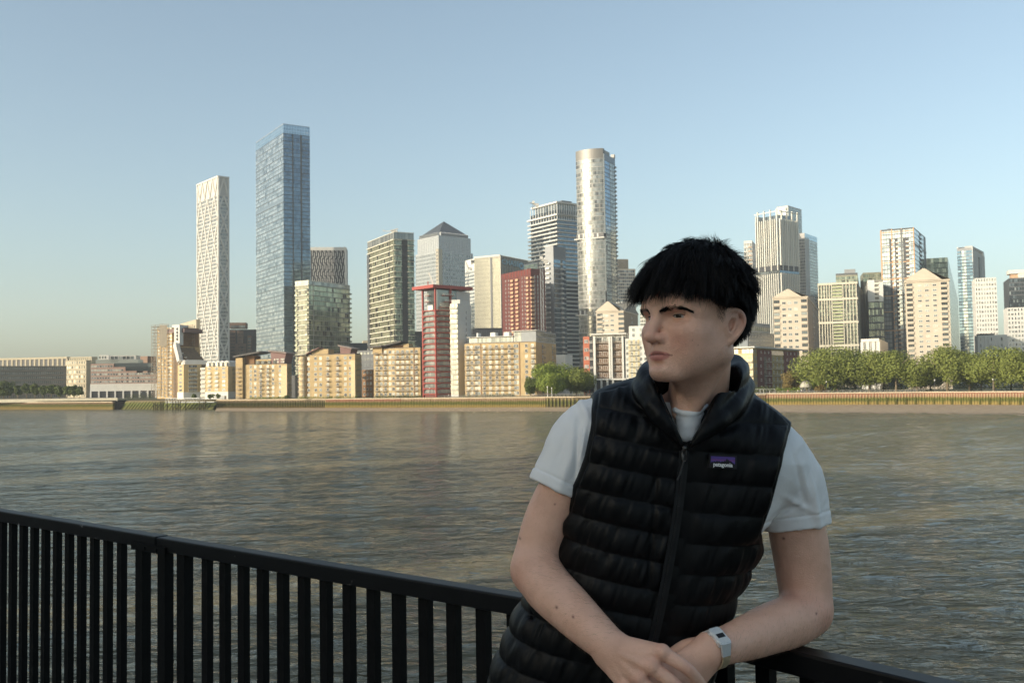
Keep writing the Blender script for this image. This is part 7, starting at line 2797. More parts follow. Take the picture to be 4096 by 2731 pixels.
# ears
for s in (-1, 1):
    e0 = lambda f, u, o: H(0.017 + f * 0.84, s * (0.0625 + o * 0.95), 0.000 + u * 0.84)
    rim = [e0(-0.001, 0.006, 0.000), e0(0.001, 0.020, 0.003), e0(-0.007, 0.030, 0.007), e0(-0.020, 0.0315, 0.013), e0(-0.030, 0.024, 0.018),
           e0(-0.034, 0.010, 0.019), e0(-0.030, -0.006, 0.016), e0(-0.021, -0.019, 0.011), e0(-0.011, -0.029, 0.005), e0(-0.004, -0.030, 0.001), e0(0.001, -0.022, -0.002)]
    sk.ell(e0(-0.014, 0.002, 0.004), (0.0165, 0.0105, 0.0255), 0.006, R=HM)
    sk.ell(e0(-0.022, 0.004, 0.009), (0.0100, 0.0060, 0.0200), 0.005, R=HM)
    sk.chain(rim, [0.0035, 0.0038, 0.0040, 0.0042, 0.0044, 0.0044, 0.0044, 0.0050, 0.0065, 0.0062, 0.004], 0.003)
    sk.ell(e0(-0.0125, -0.001, 0.0195), (0.0105, 0.0150, 0.0155), 0.002, R=HM, sub=True)
    sk.chain([e0(-0.008, 0.0235, 0.0135), e0(-0.0225, 0.0195, 0.0185), e0(-0.0275, 0.006, 0.0205), e0(-0.0235, -0.008, 0.0185)], [0.0022, 0.0030, 0.0030, 0.0018], 0.002, sub=True)
    sk.chain([e0(-0.020, 0.021, 0.013), e0(-0.021, 0.008, 0.0115), e0(-0.017, -0.006, 0.0095), e0(-0.010, -0.014, 0.008)], [0.0025, 0.003, 0.003, 0.003], 0.003)
    sk.ell(e0(0.002, -0.002, 0.003), (0.0045, 0.004, 0.0075), 0.004, R=HM)
# neck
NB = W(2790, 1640, 1.80)
sk.cone(H(0.002, 0, -0.015), NB + np.array((0, 0.01, 0)), 0.0475, 0.055, 0.018)
sk.cone(H(0.030, 0.0, -0.066), W(2752, 1640, 1.750), 0.027, 0.030, 0.03)
sk.cone(H(-0.004, 0.044, -0.045), W(2765, 1650, 1.70), 0.011, 0.012, 0.02)
sk.cone(H(-0.004, -0.044, -0.045), W(2715, 1650, 1.71), 0.011, 0.012, 0.02)
# chest inside the clothes
sk.custom(pillow(BIG, 0.115, 0.12, 0.036), 0.02)

# arms: px, py, depth, radius
ARM_R = [(2400, 1760, 1.80, 0.042), (2300, 1880, 1.80, 0.045), (2205, 2060, 1.80, 0.0455), (2160, 2200, 1.795, 0.044), (2146, 2275, 1.78, 0.0445)]
FOR_R = [(2146, 2275, 1.78, 0.044), (2195, 2350, 1.74, 0.0435), (2275, 2430, 1.69, 0.0400), (2360, 2512, 1.64, 0.0345), (2440, 2583, 1.605, 0.0290)]
ARM_L = [(3085, 1850, 1.83, 0.040), (3152, 1960, 1.84, 0.046), (3190, 2130, 1.85, 0.0520), (3212, 2270, 1.85, 0.0505), (3224, 2390, 1.84, 0.0470), (3225, 2440, 1.83, 0.0455)]
FOR_L = [(3225, 2440, 1.83, 0.0450), (3170, 2480, 1.80, 0.0460), (3080, 2512, 1.76, 0.0430), (2985, 2550, 1.715, 0.0370), (2900, 2580, 1.68, 0.0310), (2840, 2598, 1.66, 0.0290)]
for A in (ARM_R, ARM_L):
    sk.chain([W(*a[:3]) for a in A], [a[3] for a in A], 0.012)
for A in (FOR_R, FOR_L):
    sk.chain([W(*a[:3]) for a in A], [a[3] for a in A], 0.012)


def hand(wrist, dorsum, fingers, thumb):
    """dorsum: list of (wrist-side pt, knuckle pt, r0, r1); fingers: list of point chains with radii."""
    for a, b, r0, r1 in dorsum:
        sk.cone(a, b, r0, r1, 0.010)
    for pts, rads in fingers + [thumb]:
        sk.chain(pts, rads, 0.0028)


# his right hand, lying over the left wrist, fingers closing round it
wr = W(2440, 2583, 1.605)
R_mcp = [W(2648, 2608, 1.560), W(2606, 2665, 1.555), W(2556, 2712, 1.560), W(2506, 2745, 1.572)]
hand(wr,
     [(W(2470, 2585, 1.600), R_mcp[0], 0.0200, 0.0128), (W(2455, 2600, 1.596), R_mcp[1], 0.0200, 0.0130), (W(2440, 2612, 1.600), R_mcp[2], 0.0200, 0.0125), (W(2425, 2622, 1.606), R_mcp[3], 0.0190, 0.0115)],
     [([R_mcp[0], W(2748, 2672, 1.548), W(2806, 2742, 1.570), W(2822, 2800, 1.600)], [0.0118, 0.0098, 0.0088, 0.0075]),
      ([R_mcp[1], W(2706, 2742, 1.542), W(2770, 2822, 1.565), W(2792, 2885, 1.598)], [0.0118, 0.0100, 0.0090, 0.0076]),
      ([R_mcp[2], W(2640, 2795, 1.545), W(2700, 2875, 1.568), W(2722, 2935, 1.600)], [0.0112, 0.0095, 0.0085, 0.0073]),
      ([R_mcp[3], W(2566, 2822, 1.560), W(2612, 2892, 1.580), W(2630, 2940, 1.608)], [0.0100, 0.0085, 0.0076, 0.0066])],
     ([W(2500, 2590, 1.610), W(2600, 2610, 1.635), W(2690, 2665, 1.690), W(2735, 2730, 1.705)], [0.0170, 0.0140, 0.0105, 0.0085]))
for k_, (a_, b_) in enumerate(zip((W(2490, 2592, 1.588), W(2478, 2606, 1.583), W(2466, 2622, 1.586), W(2452, 2636, 1.592)), R_mcp)):
    sk.chain([a_ - FWD * 0.0125, (a_ + b_) / 2 - FWD * 0.0125, b_ - FWD * 0.0098], [0.0022, 0.0026, 0.0036], 0.006)
    sk.ell(b_ - FWD * 0.004 + UPV * 0.003, (0.0105, 0.0105, 0.0105), 0.006)
# his left hand, beneath
L_mcp = [W(2672, 2668, 1.640), W(2676, 2732, 1.632), W(2690, 2790, 1.634), W(2716, 2832, 1.645)]
hand(None,
     [(W(2830, 2590, 1.660), L_mcp[0], 0.0215, 0.0130), (W(2822, 2612, 1.655), L_mcp[1], 0.0215, 0.0130), (W(2825, 2630, 1.657), L_mcp[2], 0.0200, 0.0125), (W(2835, 2640, 1.662), L_mcp[3], 0.0190, 0.0115)],
     [([L_mcp[0], W(2590, 2730, 1.625), W(2560, 2800, 1.640), W(2560, 2850, 1.665)], [0.0118, 0.0098, 0.0088, 0.0075]),
      ([L_mcp[1], W(2600, 2800, 1.612), W(2575, 2880, 1.628), W(2580, 2935, 1.655)], [0.0118, 0.0100, 0.0090, 0.0076]),
      ([L_mcp[2], W(2622, 2860, 1.615), W(2605, 2935, 1.632), W(2612, 2985, 1.658)], [0.0112, 0.0095, 0.0085, 0.0073]),
      ([L_mcp[3], W(2662, 2895, 1.630), W(2650, 2955, 1.648), W(2656, 2995, 1.670)], [0.0100, 0.0085, 0.0076, 0.0066])],
     ([W(2812, 2585, 1.672), W(2740, 2592, 1.690), W(2660, 2640, 1.700), W(2610, 2690, 1.690)], [0.0170, 0.0145, 0.0105, 0.0085]))

V, F = sk.mesh((-0.40, 1.35, 9.75), (0.66, 2.15, 10.78), 0.0016)
V = relax(V, F, 2, 0.5)

# skin tints (real colour of lips, ears, cheeks, knuckles, beard shadow), plus crease shade painted between the lips
hq = to_head(V)


def blob(P, c, r):
    return np.exp(-(((P - np.asarray(c)) / np.asarray(r)) ** 2).sum(-1))


aS = np.stack([hq[:, 0], np.abs(hq[:, 1]), hq[:, 2]], 1)
lipc = -0.0455 - 0.000 * aS[:, 1]
lsh = np.sqrt(np.clip(1 - (aS[:, 1] / 0.0262) ** 2, 0, 1))
lz = hq[:, 2] - (-0.0434 - 0.0016 * (aS[:, 1] / 0.0285) ** 2)
lip = np.where(lz > 0, sstep(1.15, 0.75, lz / (0.0062 * lsh + 1e-4)), sstep(1.15, 0.8, -lz / (0.0108 * lsh + 1e-4))) * (aS[:, 1] < 0.026) * sstep(0.080, 0.087, hq[:, 0])
lip_crease_shade = np.exp(-((lz + 0.0002) / 0.0011) ** 2) * (aS[:, 1] < 0.030) * sstep(0.078, 0.085, hq[:, 0])  # dark parting of the lips: crease shade painted as a tint
red = 0.75 * blob(aS, (0.082, 0.040, -0.022), (0.03, 0.02, 0.022)) + 0.8 * blob(aS, (-0.016, 0.088, 0.008), (0.022, 0.016, 0.026)) \
    + 0.8 * blob(aS, (0.118, 0.0, -0.014), (0.014, 0.016, 0.012))
for p in R_mcp + [W(2748, 2672, 1.548), W(2706, 2742, 1.542)] + L_mcp:
    red += 0.65 * np.exp(-((V - p) ** 2).sum(1) / 0.014 ** 2)
for p in (W(3280, 2460, 1.80), W(2090, 2330, 1.76), W(3150, 2380, 1.80)):
    red += 0.5 * np.exp(-((V - p) ** 2).sum(1) / 0.035 ** 2)
jaw = sstep(-0.030, -0.052, hq[:, 2] + 0.25 * (hq[:, 0] - 0.05)) * sstep(-0.02, 0.02, hq[:, 0]) * sstep(-0.13, -0.085, hq[:, 2]) + \
    0.6 * blob(aS, (0.104, 0.010, -0.031), (0.014, 0.020, 0.006))
fade = sstep(0.030, 0.0, np.abs(hq[:, 0] - 0.020)) * 0  # reserved
tmp = sstep(0.062, 0.03, hq[:, 0]) * sstep(-0.002, 0.035, hq[:, 2]) * (np.abs(hq[:, 1]) > 0.03) * sstep(0.12, 0.09, hq[:, 0])
nape = sstep(-0.02, -0.06, hq[:, 0]) * sstep(-0.085, -0.03, hq[:, 2])
stub = np.clip(0.55 * jaw + 1.3 * tmp + 1.3 * nape, 0, 1) * (np.linalg.norm(hq, axis=1) < 0.2)
moles = np.zeros(len(V))
for p, r in ((W(2219, 2014, 1.76), 0.0015), (W(2080, 2162, 1.76), 0.002), (W(3142, 2158, 1.80), 0.0022), (W(3248, 2437, 1.80), 0.002), (W(2226, 2426, 1.66), 0.002), (W(2289, 2451, 1.65), 0.002),
             (H(0.079, 0.052, -0.022), 0.0008), (H(0.105, 0.014, 0.001), 0.0008), (H(0.07, 0.055, -0.03), 0.0008)):
    q = V - p
    moles = np.maximum(moles, np.exp(-(((q @ RGT) ** 2 + (q @ UPV) ** 2) / r ** 2)) * (np.abs(q @ FWD) < 0.1))
me = np_mesh('person', V, F, True)
for nm, arr in (('lip', lip), ('red', np.clip(red, 0, 1)), ('stubble', stub), ('mole', moles), ('lip_crease_shade', lip_crease_shade)):
    at = me.attributes.new(nm, 'FLOAT', 'POINT')
    at.data.foreach_set('value', arr.astype(np.float32))

m, nt, b = nodes_of('skin')


def attr(nt, nm):
    a = nt.nodes.new('ShaderNodeAttribute')
    a.attribute_name = nm
    return a.outputs['Fac']


c = ramp(nt, noise(nt, 22, 5, rough=0.65), [(0.32, (0.64, 0.365, 0.255)), (0.52, (0.72, 0.425, 0.305)), (0.72, (0.76, 0.46, 0.335))])
c = mixnode(nt, mathnode(nt, 'MULTIPLY', attr(nt, 'red'), 0.55), c, (0.58, 0.215, 0.160))
fre = ramp(nt, noise(nt, 260, 2), [(0.70, (0, 0, 0)), (0.76, (1, 1, 1))])
c = mixnode(nt, mathnode(nt, 'MULTIPLY', fre, 0.28), c, (0.26, 0.12, 0.075))
pores = ramp(nt, noise(nt, 600, 1), [(0.45, (0.35, 0.35, 0.35)), (0.62, (1, 1, 1))])
c = mixnode(nt, mathnode(nt, 'MULTIPLY', mathnode(nt, 'MULTIPLY', attr(nt, 'stubble'), pores), 0.42), c, (0.10, 0.075, 0.062))
c = mixnode(nt, mathnode(nt, 'MULTIPLY', attr(nt, 'lip'), 0.75), c, (0.50, 0.165, 0.150))
c = mixnode(nt, mathnode(nt, 'MULTIPLY', attr(nt, 'lip_crease_shade'), 0.8), c, (0.13, 0.035, 0.03))
c = mixnode(nt, attr(nt, 'mole'), c, (0.16, 0.05, 0.035))
nt.links.new(c, b.inputs['Base Color'])
b.inputs['Roughness'].default_value = 0.48
b.inputs['Specular IOR Level'].default_value = 0.42
b.inputs['Subsurface Weight'].default_value = 0.10
b.inputs['Subsurface Radius'].default_value = (1.0, 0.35, 0.2)
b.inputs['Subsurface Scale'].default_value = 0.006
bn = nt.nodes.new('ShaderNodeBump')
bn.inputs['Strength'].default_value = 0.5
bn.inputs['Distance'].default_value = 0.002
nt.links.new(mathnode(nt, 'ADD', noise(nt, 420, 2), mathnode(nt, 'MULTIPLY', noise(nt, 90, 3), 1.0)), bn.inputs['Height'])
nt.links.new(bn.outputs[0], b.inputs['Normal'])
SKIN = m
person = newobj('person', me, None, SKIN)
tag(person, 'young man in black quilted vest and white t-shirt leaning on the black railing, looking aside', 'person')

# ---------------------------------------------------------- eyes and brows
m, nt, b = nodes_of('eye_white')
b.inputs['Base Color'].default_value = (0.33, 0.30, 0.285, 1)
b.inputs['Roughness'].default_value = 0.15
EYEW = m
m, nt, b = nodes_of('iris')
b.inputs['Base Color'].default_value = (0.022, 0.014, 0.009, 1)
b.inputs['Roughness'].default_value = 0.08
IRIS = m
LASH = plain('lash', (0.012, 0.009, 0.008), 0.6)
for s in (-1, 1):
    # almond of the open eye, curved round the eyeball
    ec = np.array((0.0750, s * 0.0315, 0.0172))
    ER = eye_rot(s)
    rad = np.array((0.0155, 0.0180, 0.0138)) * 1.014
    nu, nv = 31, 9
    us = np.linspace(-1, 1, nu)
    up_ = 0.0031 * (1 - np.abs(us) ** 2.2) + 0.0003
    dn_ = -0.0023 * (1 - np.abs(us) ** 2.4)
    EW = 0.0150

    def on_eye(y, z, lift):
        q = 1 - (y / rad[1]) ** 2 - (z / rad[2]) ** 2
        return H(*(ec + ER @ np.array((rad[0] * math.sqrt(max(q, 0.02)) + lift, y, z))))
    tilt = lambda u_: 0.0004 - 0.0005 * u_ * s
    V_, mi, F_ = [], [], []
    for i in range(nu):
        for k in range(nv):
            V_.append(on_eye(us[i] * EW, dn_[i] + (up_[i] - dn_[i]) * k / (nv - 1) + tilt(us[i]), 0.0))
    for i in range(nu - 1):
        for k in range(nv - 1):
            F_.append((i * nv + k, (i + 1) * nv + k, (i + 1) * nv + k + 1, i * nv + k + 1))
            mi.append(1 if abs((us[i] + us[i + 1]) / 2 * EW + 0.0015 * s) < 0.0056 else 0)
    me = np_mesh('eye', np.array(V_), np.array(F_), True, mi)
    me.materials.append(EYEW)
    me.materials.append(IRIS)
    newobj('eye', me, person)
    for nm, arr, rr, mt, lf, dz in (('upper_lid', up_, 0.0016, SKIN, 0.0004, 0.0014), ('lash_line', up_, 0.00105, LASH, 0.0009, 0.0001), ('lower_lid', dn_, 0.0009, SKIN, 0.0002, -0.0007)):
        pts = [Vector(on_eye(us[i] * EW * 1.03, arr[i] + tilt(us[i]) + dz, lf)) for i in range(nu)]
        mbe = MB()
        mbe.tube(pts, [rr * (0.35 + 0.65 * (1 - abs(u_) ** 3)) for u_ in us], 6)
        mbe.build(nm, [mt], person, True)

m, nt, b = nodes_of('hair')
cc = ramp(nt, rnd_value(nt), [(0.0, (0.0050, 0.0038, 0.0030)), (0.6, (0.012, 0.0085, 0.0062)), (1.0, (0.034, 0.023, 0.015))])
nt.links.new(cc, b.inputs['Base Color'])
b.inputs['Roughness'].default_value = 0.45
b.inputs['Specular IOR Level'].default_value = 0.18
HAIR = m


def strands(name, P, R, parent, mat):
    """P (n, k, 3), R (n, k)."""
    n, k, _ = P.shape
    cv = bpy.data.hair_curves.new(name)
    cv.add_curves([k] * n)
    cv.position_data.foreach_set('vector', np.ascontiguousarray(P, np.float32).ravel())
    ra = cv.attributes.get('radius') or cv.attributes.new('radius', 'FLOAT', 'POINT')
    ra.data.foreach_set('value', np.ascontiguousarray(R, np.float32).ravel())
    cv.materials.append(mat)
    o = bpy.data.objects.new(name, cv)
    link(o)
    o.parent = parent
    return o


def head_ops(P):
    return SDF.combine(HEADOPS, P)


HEADOPS = [o for o in sk.ops[:3]] + [o for o in sk.ops[3:11]]


def skull_ray(dirs, org):
    """Distance from org along dirs to the head surface."""
    t = np.full(len(dirs), 0.02)
    for _ in range(40):
        d = head_ops(org + dirs * t[:, None])
        t = t - d * 0.8
    return t


for s in (-1, 1):
    n = 620
    u = nrg.rand(n)
    w = nrg.randn(n) * 0.42
    path = np.array([(0.1075, 0.0110, 0.0265), (0.1035, 0.022, 0.0295), (0.094, 0.034, 0.0318), (0.0845, 0.0430, 0.0298), (0.078, 0.0478, 0.0268)])
    seg = np.clip(u * 4, 0, 3.999)
    i = seg.astype(int)
    f = (seg - i)[:, None]
    base = path[i] * (1 - f) + path[i + 1] * f
    thick = np.interp(u, [0, 0.35, 0.75, 1], [0.0033, 0.0035, 0.0018, 0.0005])
    base[:, 2] += w * thick
    tan = np.array([(path[min(j + 1, 4)] - path[max(j, 0)]) if j < 4 else path[4] - path[3] for j in range(5)])[i]
    tan /= np.linalg.norm(tan, axis=1, keepdims=True)
    base[:, 1] *= s
    tan[:, 1] *= s
    pts = []
    org = np.repeat(H(0.05, 0, 0.030)[None], n, 0)
    Wp = HO + base @ HM.T
    dv = Wp - org
    dv /= np.linalg.norm(dv, axis=1, keepdims=True)
    t = np.full(n, 0.05)
    for _ in range(40):
        t = t - 0.8 * SDF.combine(sk.ops[:45], org + dv * t[:, None])
    surf = org + dv * t[:, None]
    dirw = (tan + np.stack([0.05 + 0 * u, 0 * u, 0.14 - 0.36 * u + nrg.randn(n) * 0.12], 1)) @ HM.T
    for k in range(4):
        pts.append(surf + dv * (0.0002 + 0.0006 * (k > 0)) + dirw * 0.0022 * k)
    P = np.stack(pts, 1)
    strands('eyebrow', P, np.repeat(np.array([[0.00022, 0.00022, 0.00018, 0.0001]]), n, 0), person, HAIR)

# ---------------------------------------------------------- hair
CROWN = np.array((-0.055, -0.030, 0.118))


def hairline(f, s, u):
    """>0 where long hair grows (head-local)."""
    a = np.abs(s)
    front = 0.066 - 0.35 * np.clip(a - 0.03, 0, 1)             # forehead edge height at the front
    side = np.interp(f, [-0.12, -0.070, -0.040, -0.020, -0.004, 0.020, 0.030, 0.046, 0.066, 0.088, 0.12], [-0.060, -0.046, -0.034, -0.012, 0.030, 0.026, 0.030, 0.040, 0.052, 0.064, 0.068])
    return u - side


N0 = 34000
dd = nrg.randn(N0, 3)
dd /= np.linalg.norm(dd, axis=1, keepdims=True)
orgw = np.repeat(H(0.008, 0, 0.035)[None], N0, 0)
dirs = dd @ HM.T
tt = np.full(N0, 0.07)
for _ in range(30):
    tt = tt - 0.8 * head_ops(orgw + dirs * tt[:, None])
roots = to_head(orgw + dirs * tt[:, None])
hl = hairline(roots[:, 0], roots[:, 1], roots[:, 2])
keep = (hl > 0) | ((hl > -0.020) & (nrg.rand(N0) < 0.75 + hl * 30) & (roots[:, 0] < 0.040))
keep &= ~((roots[:, 0] > -0.012) & (roots[:, 0] < 0.022) & (roots[:, 2] < 0.031))
roots, dd, hl = roots[keep], dd[keep], hl[keep]
n = len(roots)
fr = sstep(-0.02, 0.06, roots[:, 0])                             # 1 towards the fringe
topness = sstep(0.045, 0.10, roots[:, 2])
sidelen = 0.008 + 0.026 * sstep(0.0, 0.05, hl)
L = sidelen * (1 - topness) + topness * (0.052 + 0.030 * fr)
L = np.maximum(L, fr * sstep(0.0, 0.02, hl) * sstep(0.075, 0.05, roots[:, 0] * 0 + np.abs(roots[:, 1])) * 0.05)
back = sstep(-0.04, -0.08, roots[:, 0])
L = np.where(back > 0, np.maximum(L * (1 - 0.45 * back), 0.009 + 0.030 * sstep(-0.03, 0.07, roots[:, 2])), L)
L *= nrg.uniform(0.72, 1.12, n)
L = np.where(hl < 0, 0.003 + 0.002 * nrg.rand(n), L)
clump = roots * 62.0
cn = np.stack([vnoise(clump + 7), vnoise(clump + 19.3), vnoise(clump + 31.7)], 1)
ph = vnoise(roots * 40 + 3) * 6.28
K = 12
pos = roots.copy()
flow = roots - CROWN
flow /= np.linalg.norm(flow, axis=1, keepdims=True)
nor = dd * np.array((1, 1.1, 1))
nor /= np.linalg.norm(nor, axis=1, keepdims=True)
fl = flow - nor * (flow * nor).sum(1, keepdims=True)
fl /= np.linalg.norm(fl, axis=1, keepdims=True) + 1e-6
lift = (0.10 + 0.50 * topness) * (hl > 0)
d = fl * 1.0 + nor * (0.12 + 0.48 * lift)[:, None] + cn * 0.58 * (0.25 + topness)[:, None] + nrg.randn(n, 3) * 0.05
d /= np.linalg.norm(d, axis=1, keepdims=True)
allp = [pos.copy()]
layer = 0.003 + topness * (0.005 + 0.010 * nrg.rand(n)) + 0.004 * (1 - topness) * nrg.rand(n) + 0.001 * fr * topness
for k in range(1, K):
    step = (L / (K - 1))[:, None]
    s_ = k / (K - 1)
    curl = np.stack([np.sin(ph + s_ * 5.0), np.cos(ph * 1.3 + s_ * 5.5), np.sin(ph * 0.7 + s_ * 4.5)], 1) * (0.20 + 0.30 * back * topness + 0.12 * topness)[:, None]
    d = d + curl * 0.35 + np.array((0, 0, -0.16)) * (0.6 + 1.0 * fr * topness)[:, None] + nrg.randn(n, 3) * 0.03
    # keep combing away from the crown
    fl = pos - CROWN
    fl /= np.linalg.norm(fl, axis=1, keepdims=True)
    d = d + 0.10 * fl
    d /= np.linalg.norm(d, axis=1, keepdims=True)
    pos = pos + d * step
    # stay outside the scalp
    hd = head_ops(HO + pos @ HM.T)
    lim = layer * min(1.0, s_ * 2.5)
    push = np.clip(lim - hd, 0, 0.02)
    ctr = pos - np.array((0.008, 0, 0.035))
    ctr /= np.linalg.norm(ctr, axis=1, keepdims=True)
    pos = pos + ctr * push[:, None]
    allp.append(pos.copy())
P = np.stack(allp, 1)
# gather the strands into locks
ng = 620
gi_ = nrg.choice(n, ng, replace=False)
near = np.zeros(n, int)
for a in range(0, n, 2000):
    dist = ((roots[a:a + 2000, None, :] - roots[None, gi_, :]) ** 2).sum(-1)
    near[a:a + 2000] = gi_[dist.argmin(1)]
sl_ = np.linspace(0, 1, K)[None, :, None]
pull = np.clip(L / 0.05, 0, 1)[:, None, None] * 0.86 * sl_ ** 0.8 * (0.45 + 0.55 * nrg.rand(n))[:, None, None]
scaleL = np.clip(L / np.maximum(L[near], 1e-4), 0.6, 1.25)[:, None, None]
target_ = roots[:, None, :] + (P[near] - roots[near][:, None, :]) * scaleL
target_ = target_ + (roots[near] - roots)[:, None, :] * (sl_ * 0.75)
P = P * (1 - pull) + target_ * pull
# keep the face clear: the fringe stops at the brow
cut = np.where(np.abs(P[:, :, 1]) < 0.055, 0.046 + 0.10 * np.clip(np.abs(P[:, :, 1]) - 0.03, 0, 1), 0.043) + 0.0090 * vnoise(roots * 55 + 11)[:, None] + (0.0050 * nrg.randn(n) + 0.002)[:, None]
face = (P[:, :, 0] > 0.055)
earp = (P[:, :, 0] > -0.017) & (P[:, :, 0] < 0.022) & (P[:, :, 2] < 0.029) & (np.abs(P[:, :, 1]) > 0.05)
bad = ((face & (P[:, :, 2] < cut)).any(1) & (nrg.rand(n) < 0.95)) | earp.any(1)
for _ in range(6):
    idx = np.where(bad)[0]
    if not len(idx):
        break
    P[idx] = P[idx][:, :1] + (P[idx] - P[idx][:, :1]) * 0.86
    earp = (P[:, :, 0] > -0.017) & (P[:, :, 0] < 0.022) & (P[:, :, 2] < 0.029) & (np.abs(P[:, :, 1]) > 0.05)
    bad = ((face & (P[:, :, 2] < cut)).any(1) | earp.any(1)) & bad
R = np.linspace(1, 0.15, K)[None] * nrg.uniform(0.00042, 0.00068, n)[:, None] * np.where(L < 0.0055, 0.30, np.where(L < 0.012, 0.6, 1.0))[:, None]
Pw = HO + P @ HM.T
strands('hair', Pw, R, person, HAIR)
# scalp hair mass beneath the strands
hs = SDF()
hs.ops = list(HEADOPS)
Vh, Fh = hs.mesh(HO - 0.17, HO + 0.17, 0.003)
hh = to_head(Vh)
g = hairline(hh[:, 0], hh[:, 1], hh[:, 2])
Nn = vnormals(Vh, Fh)
if (Nn * (Vh - HO)).sum() < 0:
    Nn = -Nn
amt = sstep(0.0, 0.030, g) * (0.0015 + 0.0045 * sstep(0.05, 0.10, hh[:, 2]) + 0.001 * sstep(0.04, 0.09, hh[:, 0])) + 0.0004
Vh = Vh + Nn * (amt * (1 + 0.35 * vnoise(hh * 90)))[:, None]
kf = (g[Fh] > 0.002).all(1)
used = np.unique(Fh[kf])
mp = -np.ones(len(Vh), int)
mp[used] = np.arange(len(used))
newobj('scalp_hair', np_mesh('scalp_hair', Vh[used], mp[Fh[kf]].astype(np.int32), True), person, HAIR)

# fine hairs on the forearms
fa = []
for A in (FOR_R, FOR_L):
    C_ = np.array([W(*a[:3]) for a in A])
    for seg in range(len(C_) - 1):
        a_, b_ = C_[seg], C_[seg + 1]
        ab = b_ - a_
        t_ = ((V - a_) @ ab) / (ab @ ab)
        dist = np.linalg.norm(V - a_ - np.clip(t_, 0, 1)[:, None] * ab, axis=1)
        ids = np.where((t_ > 0) & (t_ < 1) & (dist < 0.055) & (hq[:, 2] < -0.2))[0]
        if len(ids):
            fa.append((nrg.choice(ids, 260), ab / np.linalg.norm(ab)))
Nsk = vnormals(V, F)
if ((V - V.mean(0)) * Nsk).sum() < 0:
    Nsk = -Nsk
PP = []
for ids, ax_ in fa:
    n0 = len(ids)
    side = np.cross(Nsk[ids], ax_)
    dirf = ax_ + side * (0.55 + nrg.randn(n0)[:, None] * 0.3) + Nsk[ids] * 0.25
    dirf /= np.linalg.norm(dirf, axis=1, keepdims=True)
    ln_ = nrg.uniform(0.006, 0.014, n0)[:, None]
    p0 = V[ids]
    PP.append(np.stack([p0, p0 + dirf * ln_ * 0.4 + Nsk[ids] * 0.0007, p0 + dirf * ln_ * 0.75 + Nsk[ids] * 0.0006, p0 + dirf * ln_], 1))
PP = np.concatenate(PP)
strands('arm_hair', PP, np.repeat(np.array([[0.00006, 0.000055, 0.00004, 0.00002]]), len(PP), 0), person, plain('arm_hair', (0.10, 0.06, 0.035), 0.6))
# ---------------------------------------------------------- clothes
def top_at(px):
    """Height (photo pixels) of the shoulder seam line used for quilting."""
    return 0


def quilt(P):
    """Position across the quilted channels of the vest: (fraction within a channel, which side)."""
    x, y, t = to_torso(P)
    px = 2700 + x * FPX / 1.80
    py = 2100 - y * FPX / 1.80
    zx = zip_x(py)
    r = px - zx
    left = r < 0
    # the seams droop to either side of the zip and wrap round the flanks
    yl = py - (-0.16 * r - 0.00006 * r * r) * -1.0 - 1795
    yl = py + 0.19 * r * -1.0 * 1.0 * -1.0 * 0 - 1795 + 0.19 * (-r)
    ql = yl / 105.0
    yr = py - 0.075 * r - 1778
    qr = yr / 116.0
    return np.where(left, ql, qr), left, px, py, r


def zip_x(py):
    return np.interp(py, [1700, 1780, 1950, 2100, 2250, 2400, 2560, 2731, 2950], [2745, 2738, 2722, 2702, 2675, 2648, 2612, 2570, 2520])


def puff(P, N, amp):
    q, left, px, py, r = quilt(P)
    fr = q - np.floor(q)
    wob = vnoise(np.stack([px / 60.0, np.floor(q) * 7.3, np.floor(q) * 3.1 + 5], 1))
    e = np.abs(np.sin(np.pi * fr)) ** 0.62
    amp_loc = amp * (0.85 + 0.25 * wob)
    front = sstep(12, 60, np.abs(r)) if True else 1
    d = e * amp_loc * (0.35 + 0.65 * front)
    # puckers running out of the stitched seams
    near = np.exp(-((fr - 0.5) / 0.42) ** 2 * -1.0) * 0 + (1 - e)
    pk = vnoise(np.stack([px / 13.0 + 0.35 * (py / 13.0), py / 95.0, np.floor(q) * 2.7], 1))
    pk2 = vnoise(np.stack([px / 30.0 + 0.3 * (py / 30.0), py / 120.0, np.floor(q) * 1.9 + 9], 1))
    side = np.where(left, 1.25, 0.8)
    d += (pk * 0.0020 + pk2 * 0.0024) * side * np.clip(np.minimum(fr, 1 - fr) * 6, 0.25, 1) * front
    # long vertical stitch line on his right front
    sx = np.interp(py, [1700, 1900, 2300, 2600], [2600, 2592, 2560, 2520])
    d -= 0.0045 * np.exp(-((px - sx) / 9.0) ** 2) * sstep(1830, 1900, py) * sstep(2330, 2250, py)
    return d


m, nt, b = nodes_of('vest_nylon')
nt.links.new(ramp(nt, noise(nt, 30, 3), [(0.3, (0.0018, 0.0020, 0.0024)), (0.7, (0.0034, 0.0036, 0.0042))]), b.inputs['Base Color'])
b.inputs['Roughness'].default_value = 0.48
b.inputs['Specular IOR Level'].default_value = 0.18
bn = nt.nodes.new('ShaderNodeBump')
bn.inputs['Strength'].default_value = 0.35
bn.inputs['Distance'].default_value = 0.003
nt.links.new(noise(nt, 55, 4, rough=0.6, stretch=(1.0, 1.0, 0.35)), bn.inputs['Height'])
nt.links.new(bn.outputs[0], b.inputs['Normal'])
NYLON = m
BLACKTRIM = plain('black_trim', (0.006, 0.0065, 0.0075), 0.6, var=0.2, scale=60, spec=0.3)

